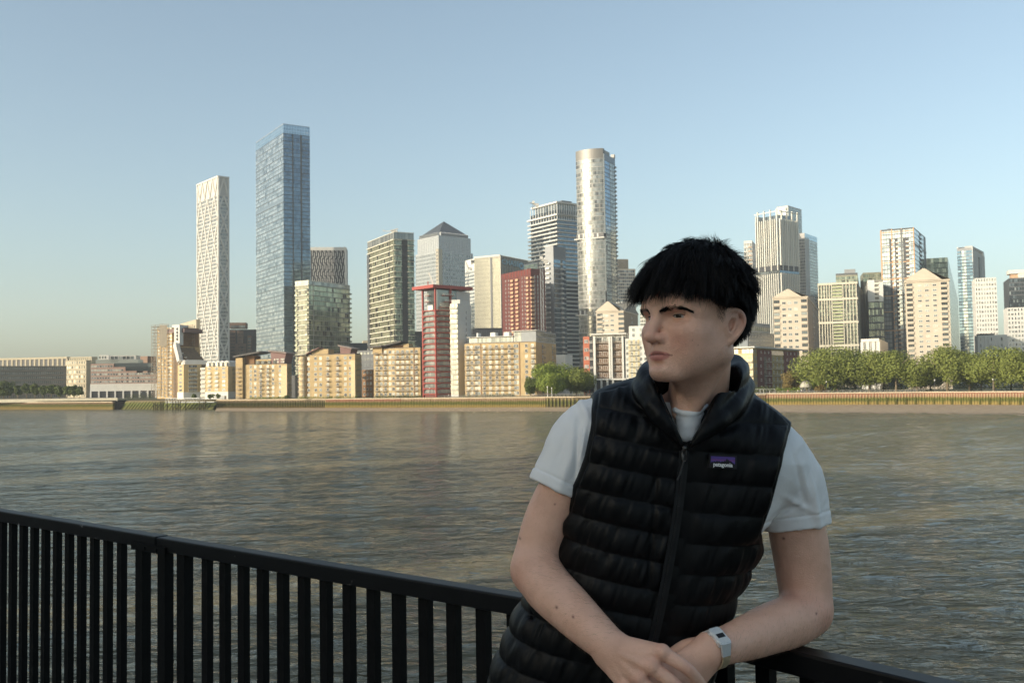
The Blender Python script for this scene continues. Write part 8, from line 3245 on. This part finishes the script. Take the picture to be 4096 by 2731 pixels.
# stand-up collar: two padded rolls round the neck, open at the front
COL_LOW = [(2722, 1768, 1.668), (2672, 1700, 1.662), (2618, 1628, 1.680), (2580, 1565, 1.730), (2590, 1515, 1.82), (2690, 1480, 1.91), (2830, 1478, 1.925),
           (2935, 1505, 1.87), (2968, 1552, 1.79), (2925, 1622, 1.715), (2850, 1698, 1.672), (2762, 1768, 1.664)]
COL_LR = [0.009, 0.015, 0.019, 0.020, 0.019, 0.019, 0.020, 0.021, 0.022, 0.022, 0.017, 0.009]
COL_UP = [(2690, 1680, 1.668), (2650, 1612, 1.676), (2612, 1550, 1.700), (2588, 1500, 1.76), (2625, 1458, 1.85), (2760, 1440, 1.905), (2885, 1446, 1.89), (2950, 1470, 1.83),
          (2945, 1505, 1.765), (2905, 1545, 1.715), (2862, 1612, 1.686), (2806, 1690, 1.668)]
COL_UR = [0.010, 0.0145, 0.0165, 0.0165, 0.016, 0.016, 0.0175, 0.0195, 0.0205, 0.0190, 0.0150, 0.010]

vs = SDF()
ARMD = lambda p: 1.725 if 1552 < p[1] < 2140 and (p[0] < 2400 or p[0] > 3040) else 1.82
_vp = poly_sdf([px2t(p[0], p[1], ARMD(p)) for p in VESTP])


def vest_core(P, base=pillow(BIG, 0.122, 0.125)):
    x, y, t = to_torso(P)
    a, c = base(P), _vp(x, y)
    k = 0.010
    h = np.clip(0.5 - 0.5 * (a - c) / k, 0, 1)
    return a * (1 - h) + c * h + k * h * (1 - h)


vs.ops = []
vs.custom(vest_core)
vs.chain([W(*p) for p in COL_LOW], COL_LR, 0.010, fine=5)
vs.chain([W(*p) for p in COL_UP], COL_UR, 0.005, fine=5)
VHOLE = [(2739, 1788), (2698, 1710), (2662, 1635), (2634, 1575), (2612, 1520), (2640, 1440), (2700, 1400), (2890, 1410), (2905, 1480), (2880, 1545), (2846, 1610), (2796, 1698)]
vs.custom(prism_px(VHOLE, -0.6, 0.0, 1.685), 0.006, sub=True)
vs.cone(H(-0.012, 0, -0.05), NB + np.array((0, 0.01, 0.0)), 0.058, 0.062, 0.004, sub=True)
Vv, Fv = vs.mesh((-0.34, 1.45, 9.80), (0.60, 2.15, 10.62), 0.0026)
Vv = relax(Vv, Fv, 2)
Nv = vnormals(Vv, Fv)
if ((Vv - Vv.mean(0)) * Nv).sum() < 0:
    Nv = -Nv
x_, y_, t_ = to_torso(Vv)
pxv, pyv = 2700 + x_ * FPX / 1.8, 2100 - y_ * FPX / 1.8
# distance to the collar decides where the body quilting fades into the collar rolls
cd = np.full(len(Vv), 1.0)
for pts_, rr in ((COL_LOW, COL_LR), (COL_UP, COL_UR)):
    ss = SDF().chain([W(*p) for p in pts_], rr, fine=3)
    cd = np.minimum(cd, ss.ops[0][0](Vv))
body = sstep(0.002, 0.022, cd)
edge = sstep(0.0, 0.014, -_vp(x_, y_))
arm_zone = sstep(2200, 2120, pyv)
eb = 1 - (1 - sstep(0.004, 0.012, -_vp(x_, y_))) * arm_zone
edge = 1 - (1 - edge) * arm_zone
disp = puff(Vv, Nv, 0.0074) * body * (0.10 + 0.90 * edge) * eb - 0.0016 * np.exp(-((_vp(x_, y_) + 0.0075) / 0.0016) ** 2) * body * arm_zone
# collar puckers
cw = vnoise(np.stack([pxv / 22.0 + pyv / 30.0, pyv / 90.0 - pxv / 90.0, t_ * 20], 1)) * 0.0011 + vnoise(np.stack([pxv / 55.0, pyv / 60.0, t_ * 22], 1)) * 0.0022
disp += cw * (1 - body)
Vv = Vv + Nv * disp[:, None]
vest = newobj('vest', np_mesh('vest', Vv, Fv, True), person, NYLON)
vest['label'] = 'black quilted down vest with stand-up collar'

from mathutils.bvhtree import BVHTree
_bvh = BVHTree.FromPolygons([Vector(v) for v in Vv], [tuple(int(i) for i in f) for f in Fv])


def on_vest(px, py, lift=0.0):
    r = FWD + (px - CX) / FPX * RGT + (CY - py) / FPX * UPV
    hit = _bvh.ray_cast(Vector(CAM), Vector(r).normalized())
    if hit[0] is None:
        return Vector(W(px, py, 1.7))
    return hit[0] - Vector(r).normalized() * lift


# zip: flat placket, teeth, pull and cord
zp = [on_vest(float(zip_x(y)), y, 0.0015) for y in range(1782, 2731 + 160, 24)]
zsm = [sum((zp[max(0, min(len(zp) - 1, i + k))] for k in (-3, -2, -1, 0, 1, 2, 3)), Vector()) / 7 - Vector(FWD) * 0.002 for i in range(len(zp))]
mbz = MB()
for a, c in zip(zsm[:-1], zsm[1:]):
    mbz.bar(a, c + (c - a) * 0.05, 0.0165, 0.004, 0, up=-FWD)
mbz.build('zip_placket', [BLACKTRIM], vest)
mbz = MB()
for a, c in zip(zsm[:-1], zsm[1:]):
    mbz.bar(a - Vector(FWD) * 0.0025, c - Vector(FWD) * 0.0025, 0.0035, 0.002, 0, up=-FWD)
mbz.build('zip', [plain('zip_metal', (0.010, 0.010, 0.011), 0.45, 0.4)], vest)
# open zip edges up the collar
for nm, pts in (('zip_edge', [(2738, 1782), (2704, 1712), (2672, 1640), (2644, 1572), (2622, 1535)]), ('zip_edge', [(2742, 1782), (2778, 1722), (2818, 1640), (2858, 1570), (2890, 1525)])):
    P3 = [on_vest(x + (-6 if x < 2740 else 6), y, 0.002) for x, y in pts]
    q = []
    for i in range(len(P3) - 1):
        for j in range(6):
            q.append(P3[i].lerp(P3[i + 1], j / 6))
    q.append(P3[-1])
    q = [sum((q[max(0, min(len(q) - 1, i + k))] for k in range(-3, 4)), Vector()) / 7 for i in range(len(q))]
    mbz = MB()
    mbz.tube(q, 0.0034, 6)
    mbz.build(nm, [BLACKTRIM], vest, True)
STEEL = plain('steel', (0.55, 0.55, 0.53), 0.28, 1.0, var=0.1, scale=300)
DARKSTEEL = plain('dark_steel', (0.16, 0.155, 0.15), 0.38, 1.0, var=0.15, scale=300)
mbz = MB()
c0 = on_vest(2737, 1790, 0.008)
pz = lambda x, y, l=0.009: on_vest(2737, 1800, l) + Vector(RGT) * x * 0.0004196 - Vector(UPV) * (y - 1800) * 0.0004196
mbz.bar(pz(0, 1782), pz(0, 1802), 0.0066, 0.004, up=-FWD)
loop = [pz(-8, 1800), pz(-8, 1838), pz(-5, 1843), pz(5, 1843), pz(8, 1838), pz(8, 1800), pz(5, 1796), pz(-5, 1796), pz(-8, 1800)]
mbz.tube(loop, 0.0011, 6)
mbz.bar(pz(-3, 1816, 0.008), pz(-3, 1838, 0.008), 0.0022, 0.002, up=-FWD)
mbz.build('zip_pull', [DARKSTEEL], vest, True)
cord = [on_vest(2737, 1800, 0.009) + Vector(RGT) * x * 0.0004196 - Vector(UPV) * (y - 1800) * 0.0004196 for x, y in
        ((-2, 1832), (-3, 1850), (-9, 1868), (-14, 1888), (-22, 1908), (-29, 1922))]
mbz = MB()
for i in range(len(cord) - 1):
    for j in range(3):
        mbz.tube([cord[i].lerp(cord[i + 1], j / 3), cord[i].lerp(cord[i + 1], j / 3 + 0.2), cord[i].lerp(cord[i + 1], j / 3 + 0.3)], [0.0012, 0.0021, 0.0013], 6)
mbz.build('zip_cord', [plain('cord', (0.045, 0.045, 0.045), 0.7, var=0.6, scale=500)], vest, True)

# woven badge on his left chest
lab_c = on_vest(2890, 1845, 0.003)
pa, pb_, pc = on_vest(2830, 1838, 0.003), on_vest(2950, 1846, 0.003), on_vest(2890, 1815, 0.003)
ex = (Vector(RGT) * 0.998 - Vector(UPV) * 0.055).normalized()
ez = (-Vector(FWD) * 0.96 + Vector(UPV) * 0.12).normalized()
ey = ez.cross(ex).normalized()
ex = ey.cross(ez)
LM = Matrix((( *[ex[0], ey[0], ez[0], lab_c[0]],), ( *[ex[1], ey[1], ez[1], lab_c[1]],), ( *[ex[2], ey[2], ez[2], lab_c[2]],), (0, 0, 0, 1)))
PXM = lab_c.dot(Vector(FWD)) - Vector(CAM).dot(Vector(FWD))
PXM = PXM / FPX
mbl = MB()


def lbox(x0, x1, y0, y1, z0, z1, mi):
    mbl.box(x0 * PXM, x1 * PXM, y0 * PXM, y1 * PXM, z0, z1, mi)


lbox(-55, 55, -27, 27, -0.006, 0.0045, 0)
lbox(-49, 47, 8, 19, 0.0046, 0.0054, 1)
lbox(-49, 47, 3, 8, 0.0046, 0.0054, 2)
lbox(-49, 47, 0, 3, 0.0046, 0.0054, 3)
lbox(-49, 47, -8, 0, 0.0046, 0.0054, 1)
lbox(-49, 47, -11, -8, 0.0046, 0.0054, 4)
ridge = [(-49, -6), (-44, -2), (-40, -5), (-36, 0), (-31, -3), (-25, 2), (-20, -1), (-16, 1), (-10, -3), (-4, 2), (0, -1), (5, 4), (9, 2), (12, 8), (15, 14), (18, 6), (22, 8), (26, 2), (31, 4), (36, -2), (41, -5), (47, -9)]
rv = [(x * PXM, y * PXM, 0.0056) for x, y in ridge] + [(x * PXM, -14 * PXM, 0.0056) for x, y in ridge]
nr_ = len(ridge)
mbl.add(rv, [(nr_ + i, nr_ + i + 1, i + 1, i) for i in range(nr_ - 1)], 0)
badge = mbl.build('badge', [plain('badge_black', (0.008, 0.008, 0.010), 0.8, var=0.1), plain('badge_purple', (0.085, 0.050, 0.24), 0.8, var=0.1),
                            plain('badge_plum', (0.15, 0.045, 0.20), 0.8, var=0.1), plain('badge_violet', (0.12, 0.07, 0.27), 0.8, var=0.1), plain('badge_blue', (0.05, 0.11, 0.28), 0.8, var=0.1)], vest, matrix=LM)


def text_mesh(name, body, size, mat, parent, M, extrude=0.0, offset=0.0, sx=1.0, align='CENTER'):
    fc = bpy.data.curves.new(name, 'FONT')
    fc.body = body
    fc.size = size
    fc.extrude = extrude
    fc.offset = offset
    fc.align_x = align
    fc.align_y = 'CENTER'
    to = bpy.data.objects.new(name, fc)
    COL.objects.link(to)
    dg = bpy.context.evaluated_depsgraph_get()
    me = bpy.data.meshes.new_from_object(to.evaluated_get(dg))
    bpy.data.objects.remove(to)
    for v in me.vertices:
        v.co.x *= sx
    me.materials.clear()
    me.materials.append(mat)
    o = bpy.data.objects.new(name, me)
    COL.objects.link(o)
    o.parent = parent
    o.matrix_local = M
    return o


text_mesh('lettering', 'patagonia', 22 * PXM, plain('badge_white', (0.75, 0.75, 0.74), 0.8, var=0.03), vest,
          LM @ Matrix.Translation((-1 * PXM, -13.5 * PXM, 0.0062)), 0.0003, 0.55 * PXM, 0.92)

# ---------------------------------------------------------- t-shirt
ts = SDF()
ts.custom(pillow(BIG, 0.118, 0.12, 0.016), 0.01)


def sleeve(top, tr, mid, mr, hem, hr, flat):
    ts.chain([W(*top), W(*mid), W(*hem)], [tr, mr, hr], 0.014)


def half_space(p, n):
    p, n = np.asarray(p), np.asarray(n) / np.linalg.norm(n)

    def fn(P):
        return (P - p) @ n
    return fn


HEM_R, HEM_L = W(2222, 1962, 1.80), W(3190, 2116, 1.85)
SL_R = [W(2424, 1692, 1.805), W(2335, 1750, 1.80), W(2265, 1880, 1.80), W(2205, 2010, 1.80)]
SL_L = [W(3078, 1815, 1.815), W(3142, 1892, 1.83), W(3176, 2000, 1.845), W(3192, 2180, 1.855)]
ts.chain(SL_R, [0.050, 0.0565, 0.0550, 0.0530], 0.02)
ts.chain(SL_L, [0.055, 0.0610, 0.0615, 0.0625], 0.02)
aR = W(2300, 1992, 1.80) - W(2150, 1922, 1.80)
aL = W(3320, 2098, 1.85) - W(3060, 2134, 1.85)
nR = np.cross(aR, FWD)
nR = nR if nR[2] < 0 else -nR
nL = np.cross(aL, FWD)
nL = nL if nL[2] < 0 else -nL
nL = nL / np.linalg.norm(nL) - 0.10 * FWD
nR = nR / np.linalg.norm(nR) - 0.10 * FWD
_hr, _hl = half_space(W(2220, 1957, 1.76), nR), half_space(W(3190, 2118, 1.80), nL)


def cut_r(P):
    return -np.maximum(-_hr(P), np.sqrt(((P - HEM_R) ** 2).sum(-1)) - 0.115)


def cut_region(hs, c, rad):
    def fn(P):
        return np.maximum(-hs(P), np.sqrt(((P - c) ** 2).sum(-1)) - rad)
    return fn


ts.custom(cut_region(_hr, W(2190, 2030, 1.80), 0.100), 0.002, sub=True)
ts.custom(cut_region(_hl, W(3200, 2200, 1.85), 0.125), 0.002, sub=True)
# hollow the hems round the arms
ts.chain([W(2240, 1930, 1.80), W(2190, 2030, 1.80)], [0.0462, 0.0475], 0.002, sub=True)
ts.chain([W(3182, 2060, 1.845), W(3194, 2200, 1.855)], [0.0535, 0.0555], 0.002, sub=True)
# neck opening with its ribbed band
ts.cone(W(2785, 1480, 1.82), W(2766, 1552, 1.775), 0.078, 0.052, 0.004, sub=True)
NBND = [W(2674, 1590, 1.735), W(2690, 1628, 1.708), W(2718, 1648, 1.692), W(2757, 1655, 1.688), W(2796, 1644, 1.698), W(2826, 1618, 1.718)]
ts.chain(NBND, [0.003, 0.0045, 0.0048, 0.0048, 0.0045, 0.003], 0.002)
for dy_, rr_, dd_ in ((22, 0.0080, 0.002), (48, 0.0115, 0.004), (78, 0.0150, 0.008)):
    sx_ = 1 - dy_ / 150
    ts.chain([W(2755 + (x_ - 2755) * sx_, y_ + dy_, d_ + dd_) for x_, y_, d_ in ((2690, 1628, 1.712), (2718, 1648, 1.696), (2757, 1655, 1.692), (2796, 1644, 1.702), (2822, 1618, 1.720))], [rr_ * 0.35, rr_ * 0.9, rr_, rr_ * 0.9, rr_ * 0.35], 0.004)
ts.cone(W(2600, 1470, 1.74), W(2638, 1575, 1.705), 0.060, 0.034, 0.003, sub=True)
ts.chain([W(2615, 1480, 1.80), W(2645, 1560, 1.790), W(2668, 1605, 1.765)], [0.055, 0.034, 0.014], 0.002, sub=True)
ts.chain([W(2622, 1530, 1.69), W(2648, 1590, 1.69), W(2668, 1640, 1.688)], [0.026, 0.020, 0.008], 0.002, sub=True)
Vt, Ft = ts.mesh((-0.34, 1.45, 9.95), (0.66, 2.15, 10.62), 0.0022)
Vt = relax(Vt, Ft, 2)
Nt = vnormals(Vt, Ft)
if ((Vt - Vt.mean(0)) * Nt).sum() < 0:
    Nt = -Nt
x_, y_, t_ = to_torso(Vt)
pxt, pyt = 2700 + x_ * FPX / 1.8, 2100 - y_ * FPX / 1.8


def folds(cx, cy, ang, ln, wd, amp):
    """A soft fold ridge through (cx, cy) at angle ang (photo pixels)."""
    ca, sa = math.cos(ang), math.sin(ang)
    a = (pxt - cx) * ca + (pyt - cy) * sa
    c = -(pxt - cx) * sa + (pyt - cy) * ca
    return amp * np.exp(-(c / wd) ** 2 - (a / ln) ** 2)


dt = vnoise(np.stack([pxt / 60, pyt / 90, t_ * 14], 1)) * 0.0020 + vnoise(np.stack([pxt / 24 + pyt / 50, pyt / 45, t_ * 26], 1)) * 0.0010
for f in ((2322, 1760, 1.75, 110, 14, 0.006), (2300, 1790, 1.62, 120, 10, -0.005), (2335, 1640, 1.2, 80, 16, 0.005), (2262, 1850, 1.9, 90, 18, 0.004), (2240, 1780, 1.95, 70, 12, -0.003),
          (3185, 2010, 0.5, 70, 14, 0.005), (3150, 2030, -0.4, 60, 12, -0.004), (3210, 1950, 1.2, 110, 18, 0.005), (3175, 1900, 1.25, 120, 12, -0.004), (3250, 2000, 1.35, 120, 14, 0.006), (3120, 2070, -0.7, 40, 10, 0.004)):
    dt += folds(*f)
dhem = np.minimum(np.abs(_hr(Vt) + 0.020), np.abs(_hl(Vt) + 0.024))
dt -= 0.0016 * np.exp(-(dhem / 0.0022) ** 2)
dt += 0.0010 * ((np.abs(_hr(Vt) + 0.009) < 0.010) | (np.abs(_hl(Vt) + 0.011) < 0.012))
Vt = Vt + Nt * dt[:, None]
m, nt, b = nodes_of('white_cotton')
nt.links.new(ramp(nt, noise(nt, 12, 3), [(0.3, (0.79, 0.775, 0.755)), (0.7, (0.845, 0.83, 0.81))]), b.inputs['Base Color'])
b.inputs['Roughness'].default_value = 0.9
b.inputs['Specular IOR Level'].default_value = 0.2
bn = nt.nodes.new('ShaderNodeBump')
bn.inputs['Strength'].default_value = 0.3
bn.inputs['Distance'].default_value = 0.002
nt.links.new(noise(nt, 160, 4, rough=0.7), bn.inputs['Height'])
nt.links.new(bn.outputs[0], b.inputs['Normal'])
newobj('t_shirt', np_mesh('t_shirt', Vt, Ft, True), person, m)

# ---------------------------------------------------------- watch on his left wrist
wc = (W(2853, 2597, 1.662))
axis = (W(2900, 2580, 1.68) - W(2800, 2610, 1.650))
axis /= np.linalg.norm(axis)
wn_ = W(2832, 2530, 1.62) - W(2853, 2597, 1.662)      # towards the watch face
wn_ -= axis * (wn_ @ axis)
wn_ = wn_ / np.linalg.norm(wn_)
wside = np.cross(wn_, axis)
WM = Matrix(((axis[0], wside[0], wn_[0], wc[0]), (axis[1], wside[1], wn_[1], wc[1]), (axis[2], wside[2], wn_[2], wc[2]), (0, 0, 0, 1)))
watch = empty('watch')
watch.matrix_world = WM
tag(watch, 'silver and gold digital wristwatch with black screen on the wrist', 'watch')
mw_ = MB()
nl = 40
ra, rb_ = 0.0315, 0.0295
for i in range(nl):
    a0 = math.radians(62 + (360 - 124) * i / nl) - math.radians(0)
    a1 = math.radians(62 + (360 - 124) * (i + 0.86) / nl)
    p0 = (0, ra * math.sin(a0), rb_ * math.cos(a0))
    p1 = (0, ra * math.sin(a1), rb_ * math.cos(a1))
    wdt = 0.0165 if i < 6 or i > nl - 7 else 0.0150
    mw_.bar(p0, p1, 0.0026, wdt, 0, up=(1, 0, 0))
GOLD = plain('bracelet_gold', (0.56, 0.44, 0.28), 0.38, 0.45, var=0.12, scale=250)
mw_.build('bracelet', [GOLD], watch)
mb_ = MB()
zc = 0.0300
octo = [(-0.0125, -0.0150), (-0.0090, -0.0185), (0.0090, -0.0185), (0.0125, -0.0150), (0.0125, 0.0150), (0.0090, 0.0185), (-0.0090, 0.0185), (-0.0125, 0.0150)]
octo = [(x, y) for x, y in octo]
mb_.prism(octo, zc - 0.004, zc + 0.0030, 0)
o2 = [(x * 0.90, y * 0.88) for x, y in octo]
mb_.prism(o2, zc + 0.0030, zc + 0.0042, 0)
for y0, y1 in ((-0.0265, -0.0185), (0.0185, 0.0265)):
    sgn = -1 if y0 < 0 else 1
    a = abs(y0) if sgn < 0 else y1
    mb_.add([(-0.0105, sgn * 0.0180, zc + 0.002), (0.0105, sgn * 0.0180, zc + 0.002), (0.0085, sgn * 0.0285, zc - 0.0155), (-0.0085, sgn * 0.0285, zc - 0.0155),
             (-0.0105, sgn * 0.0180, zc - 0.004), (0.0105, sgn * 0.0180, zc - 0.004), (0.0085, sgn * 0.0255, zc - 0.0165), (-0.0085, sgn * 0.0255, zc - 0.0165)],
            [(0, 1, 2, 3), (4, 7, 6, 5), (0, 3, 7, 4), (1, 5, 6, 2), (0, 4, 5, 1), (3, 2, 6, 7)], 0)
for sx in (-1, 1):
    for yy in (-0.009, 0.009):
        mb_.box(sx * 0.0125 if sx > 0 else -0.0145, 0.0145 if sx > 0 else -0.0125, yy - 0.0018, yy + 0.0018, zc - 0.001, zc + 0.0015, 0)
mb_.build('watch_case', [plain('watch_silver', (0.74, 0.74, 0.72), 0.32, 0.4, var=0.05, scale=300)], watch)
mb_ = MB()
mb_.prism([(x * 0.74, y * 0.74) for x, y in octo], zc + 0.0043, zc + 0.0047, 0)
mb_.build('watch_face', [plain('watch_dial', (0.68, 0.68, 0.66), 0.35, 0.2, var=0.05, scale=300)], watch)
mb_ = MB()
mb_.box(-0.0078, 0.0078, -0.0050, 0.0036, zc + 0.0048, zc + 0.0051, 0)
mb_.build('display', [plain('watch_lcd', (0.006, 0.006, 0.007), 0.15, var=0.05)], watch)

# ---------------------------------------------------------- trousers and shoes (below the frame)
GZ = CAM[2] - 1.55
tr = SDF()
hipc = W(2400, 2860, 1.91)
hl_, hr2 = hipc + np.array((0.09, 0, -0.02)), hipc + np.array((-0.09, 0.0, -0.02))
for top, foot in ((hl_, np.array((hl_[0] + 0.06, hl_[1] + 0.0, GZ + 0.08))), (hr2, np.array((hr2[0] - 0.02, hr2[1] - 0.12, GZ + 0.08)))):
    kn = (top + foot) / 2 + np.array((0, -0.03, 0.02))
    tr.chain([top, kn, foot], [0.098, 0.075, 0.062], 0.03)
tr.ell(hipc + np.array((0, 0, 0.02)), (0.185, 0.125, 0.13), 0.03)
Vx, Fx = tr.mesh(hipc - np.array((0.4, 0.4, 1.1)), hipc + np.array((0.4, 0.4, 0.25)), 0.008)
Vx = Vx + vnormals(Vx, Fx) * (vnoise(Vx * np.array((18, 18, 30))) * 0.004)[:, None]
newobj('trousers', np_mesh('trousers', Vx, Fx, True), person, plain('trouser_cloth', (0.02, 0.022, 0.028), 0.85))
for foot in (np.array((hl_[0] + 0.06, hl_[1], GZ)), np.array((hr2[0] - 0.02, hr2[1] - 0.12, GZ))):
    sh = SDF()
    sh.chain([foot + np.array((0, 0.06, 0.045)), foot + np.array((0, -0.05, 0.048)), foot + np.array((-0.02, -0.18, 0.032))], [0.042, 0.046, 0.036], 0.02)
    sh.cone(foot + np.array((0, 0.03, 0.06)), foot + np.array((0, 0.02, 0.10)), 0.045, 0.04, 0.02)
    Vx, Fx = sh.mesh(foot + np.array((-0.15, -0.3, -0.03)), foot + np.array((0.15, 0.2, 0.2)), 0.006)
    Vx[:, 2] = np.maximum(Vx[:, 2], GZ + 0.001)
    newobj('shoe', np_mesh('shoe', Vx, Fx, True), person, plain('shoe_leather', (0.03, 0.028, 0.026), 0.5))

# =================================================================== air
mb = MB()
mb.box(-2150, 2150, -110, 2750, -11, 262)
haze = mb.build('haze', [])
m = bpy.data.materials.new('haze_air')
m.use_nodes = True
nt = m.node_tree
nt.nodes.clear()
ho = nt.nodes.new('ShaderNodeOutputMaterial')
hv = nt.nodes.new('ShaderNodeVolumePrincipled')
hv.inputs['Color'].default_value = (0.86, 0.90, 0.92, 1)
hv.inputs['Density'].default_value = 0.00012
hv.inputs['Anisotropy'].default_value = 0.1
nt.links.new(hv.outputs[0], ho.inputs['Volume'])
haze.data.materials.append(m)
tag(haze, kind='stuff')
scene.cycles.volume_bounces = 0
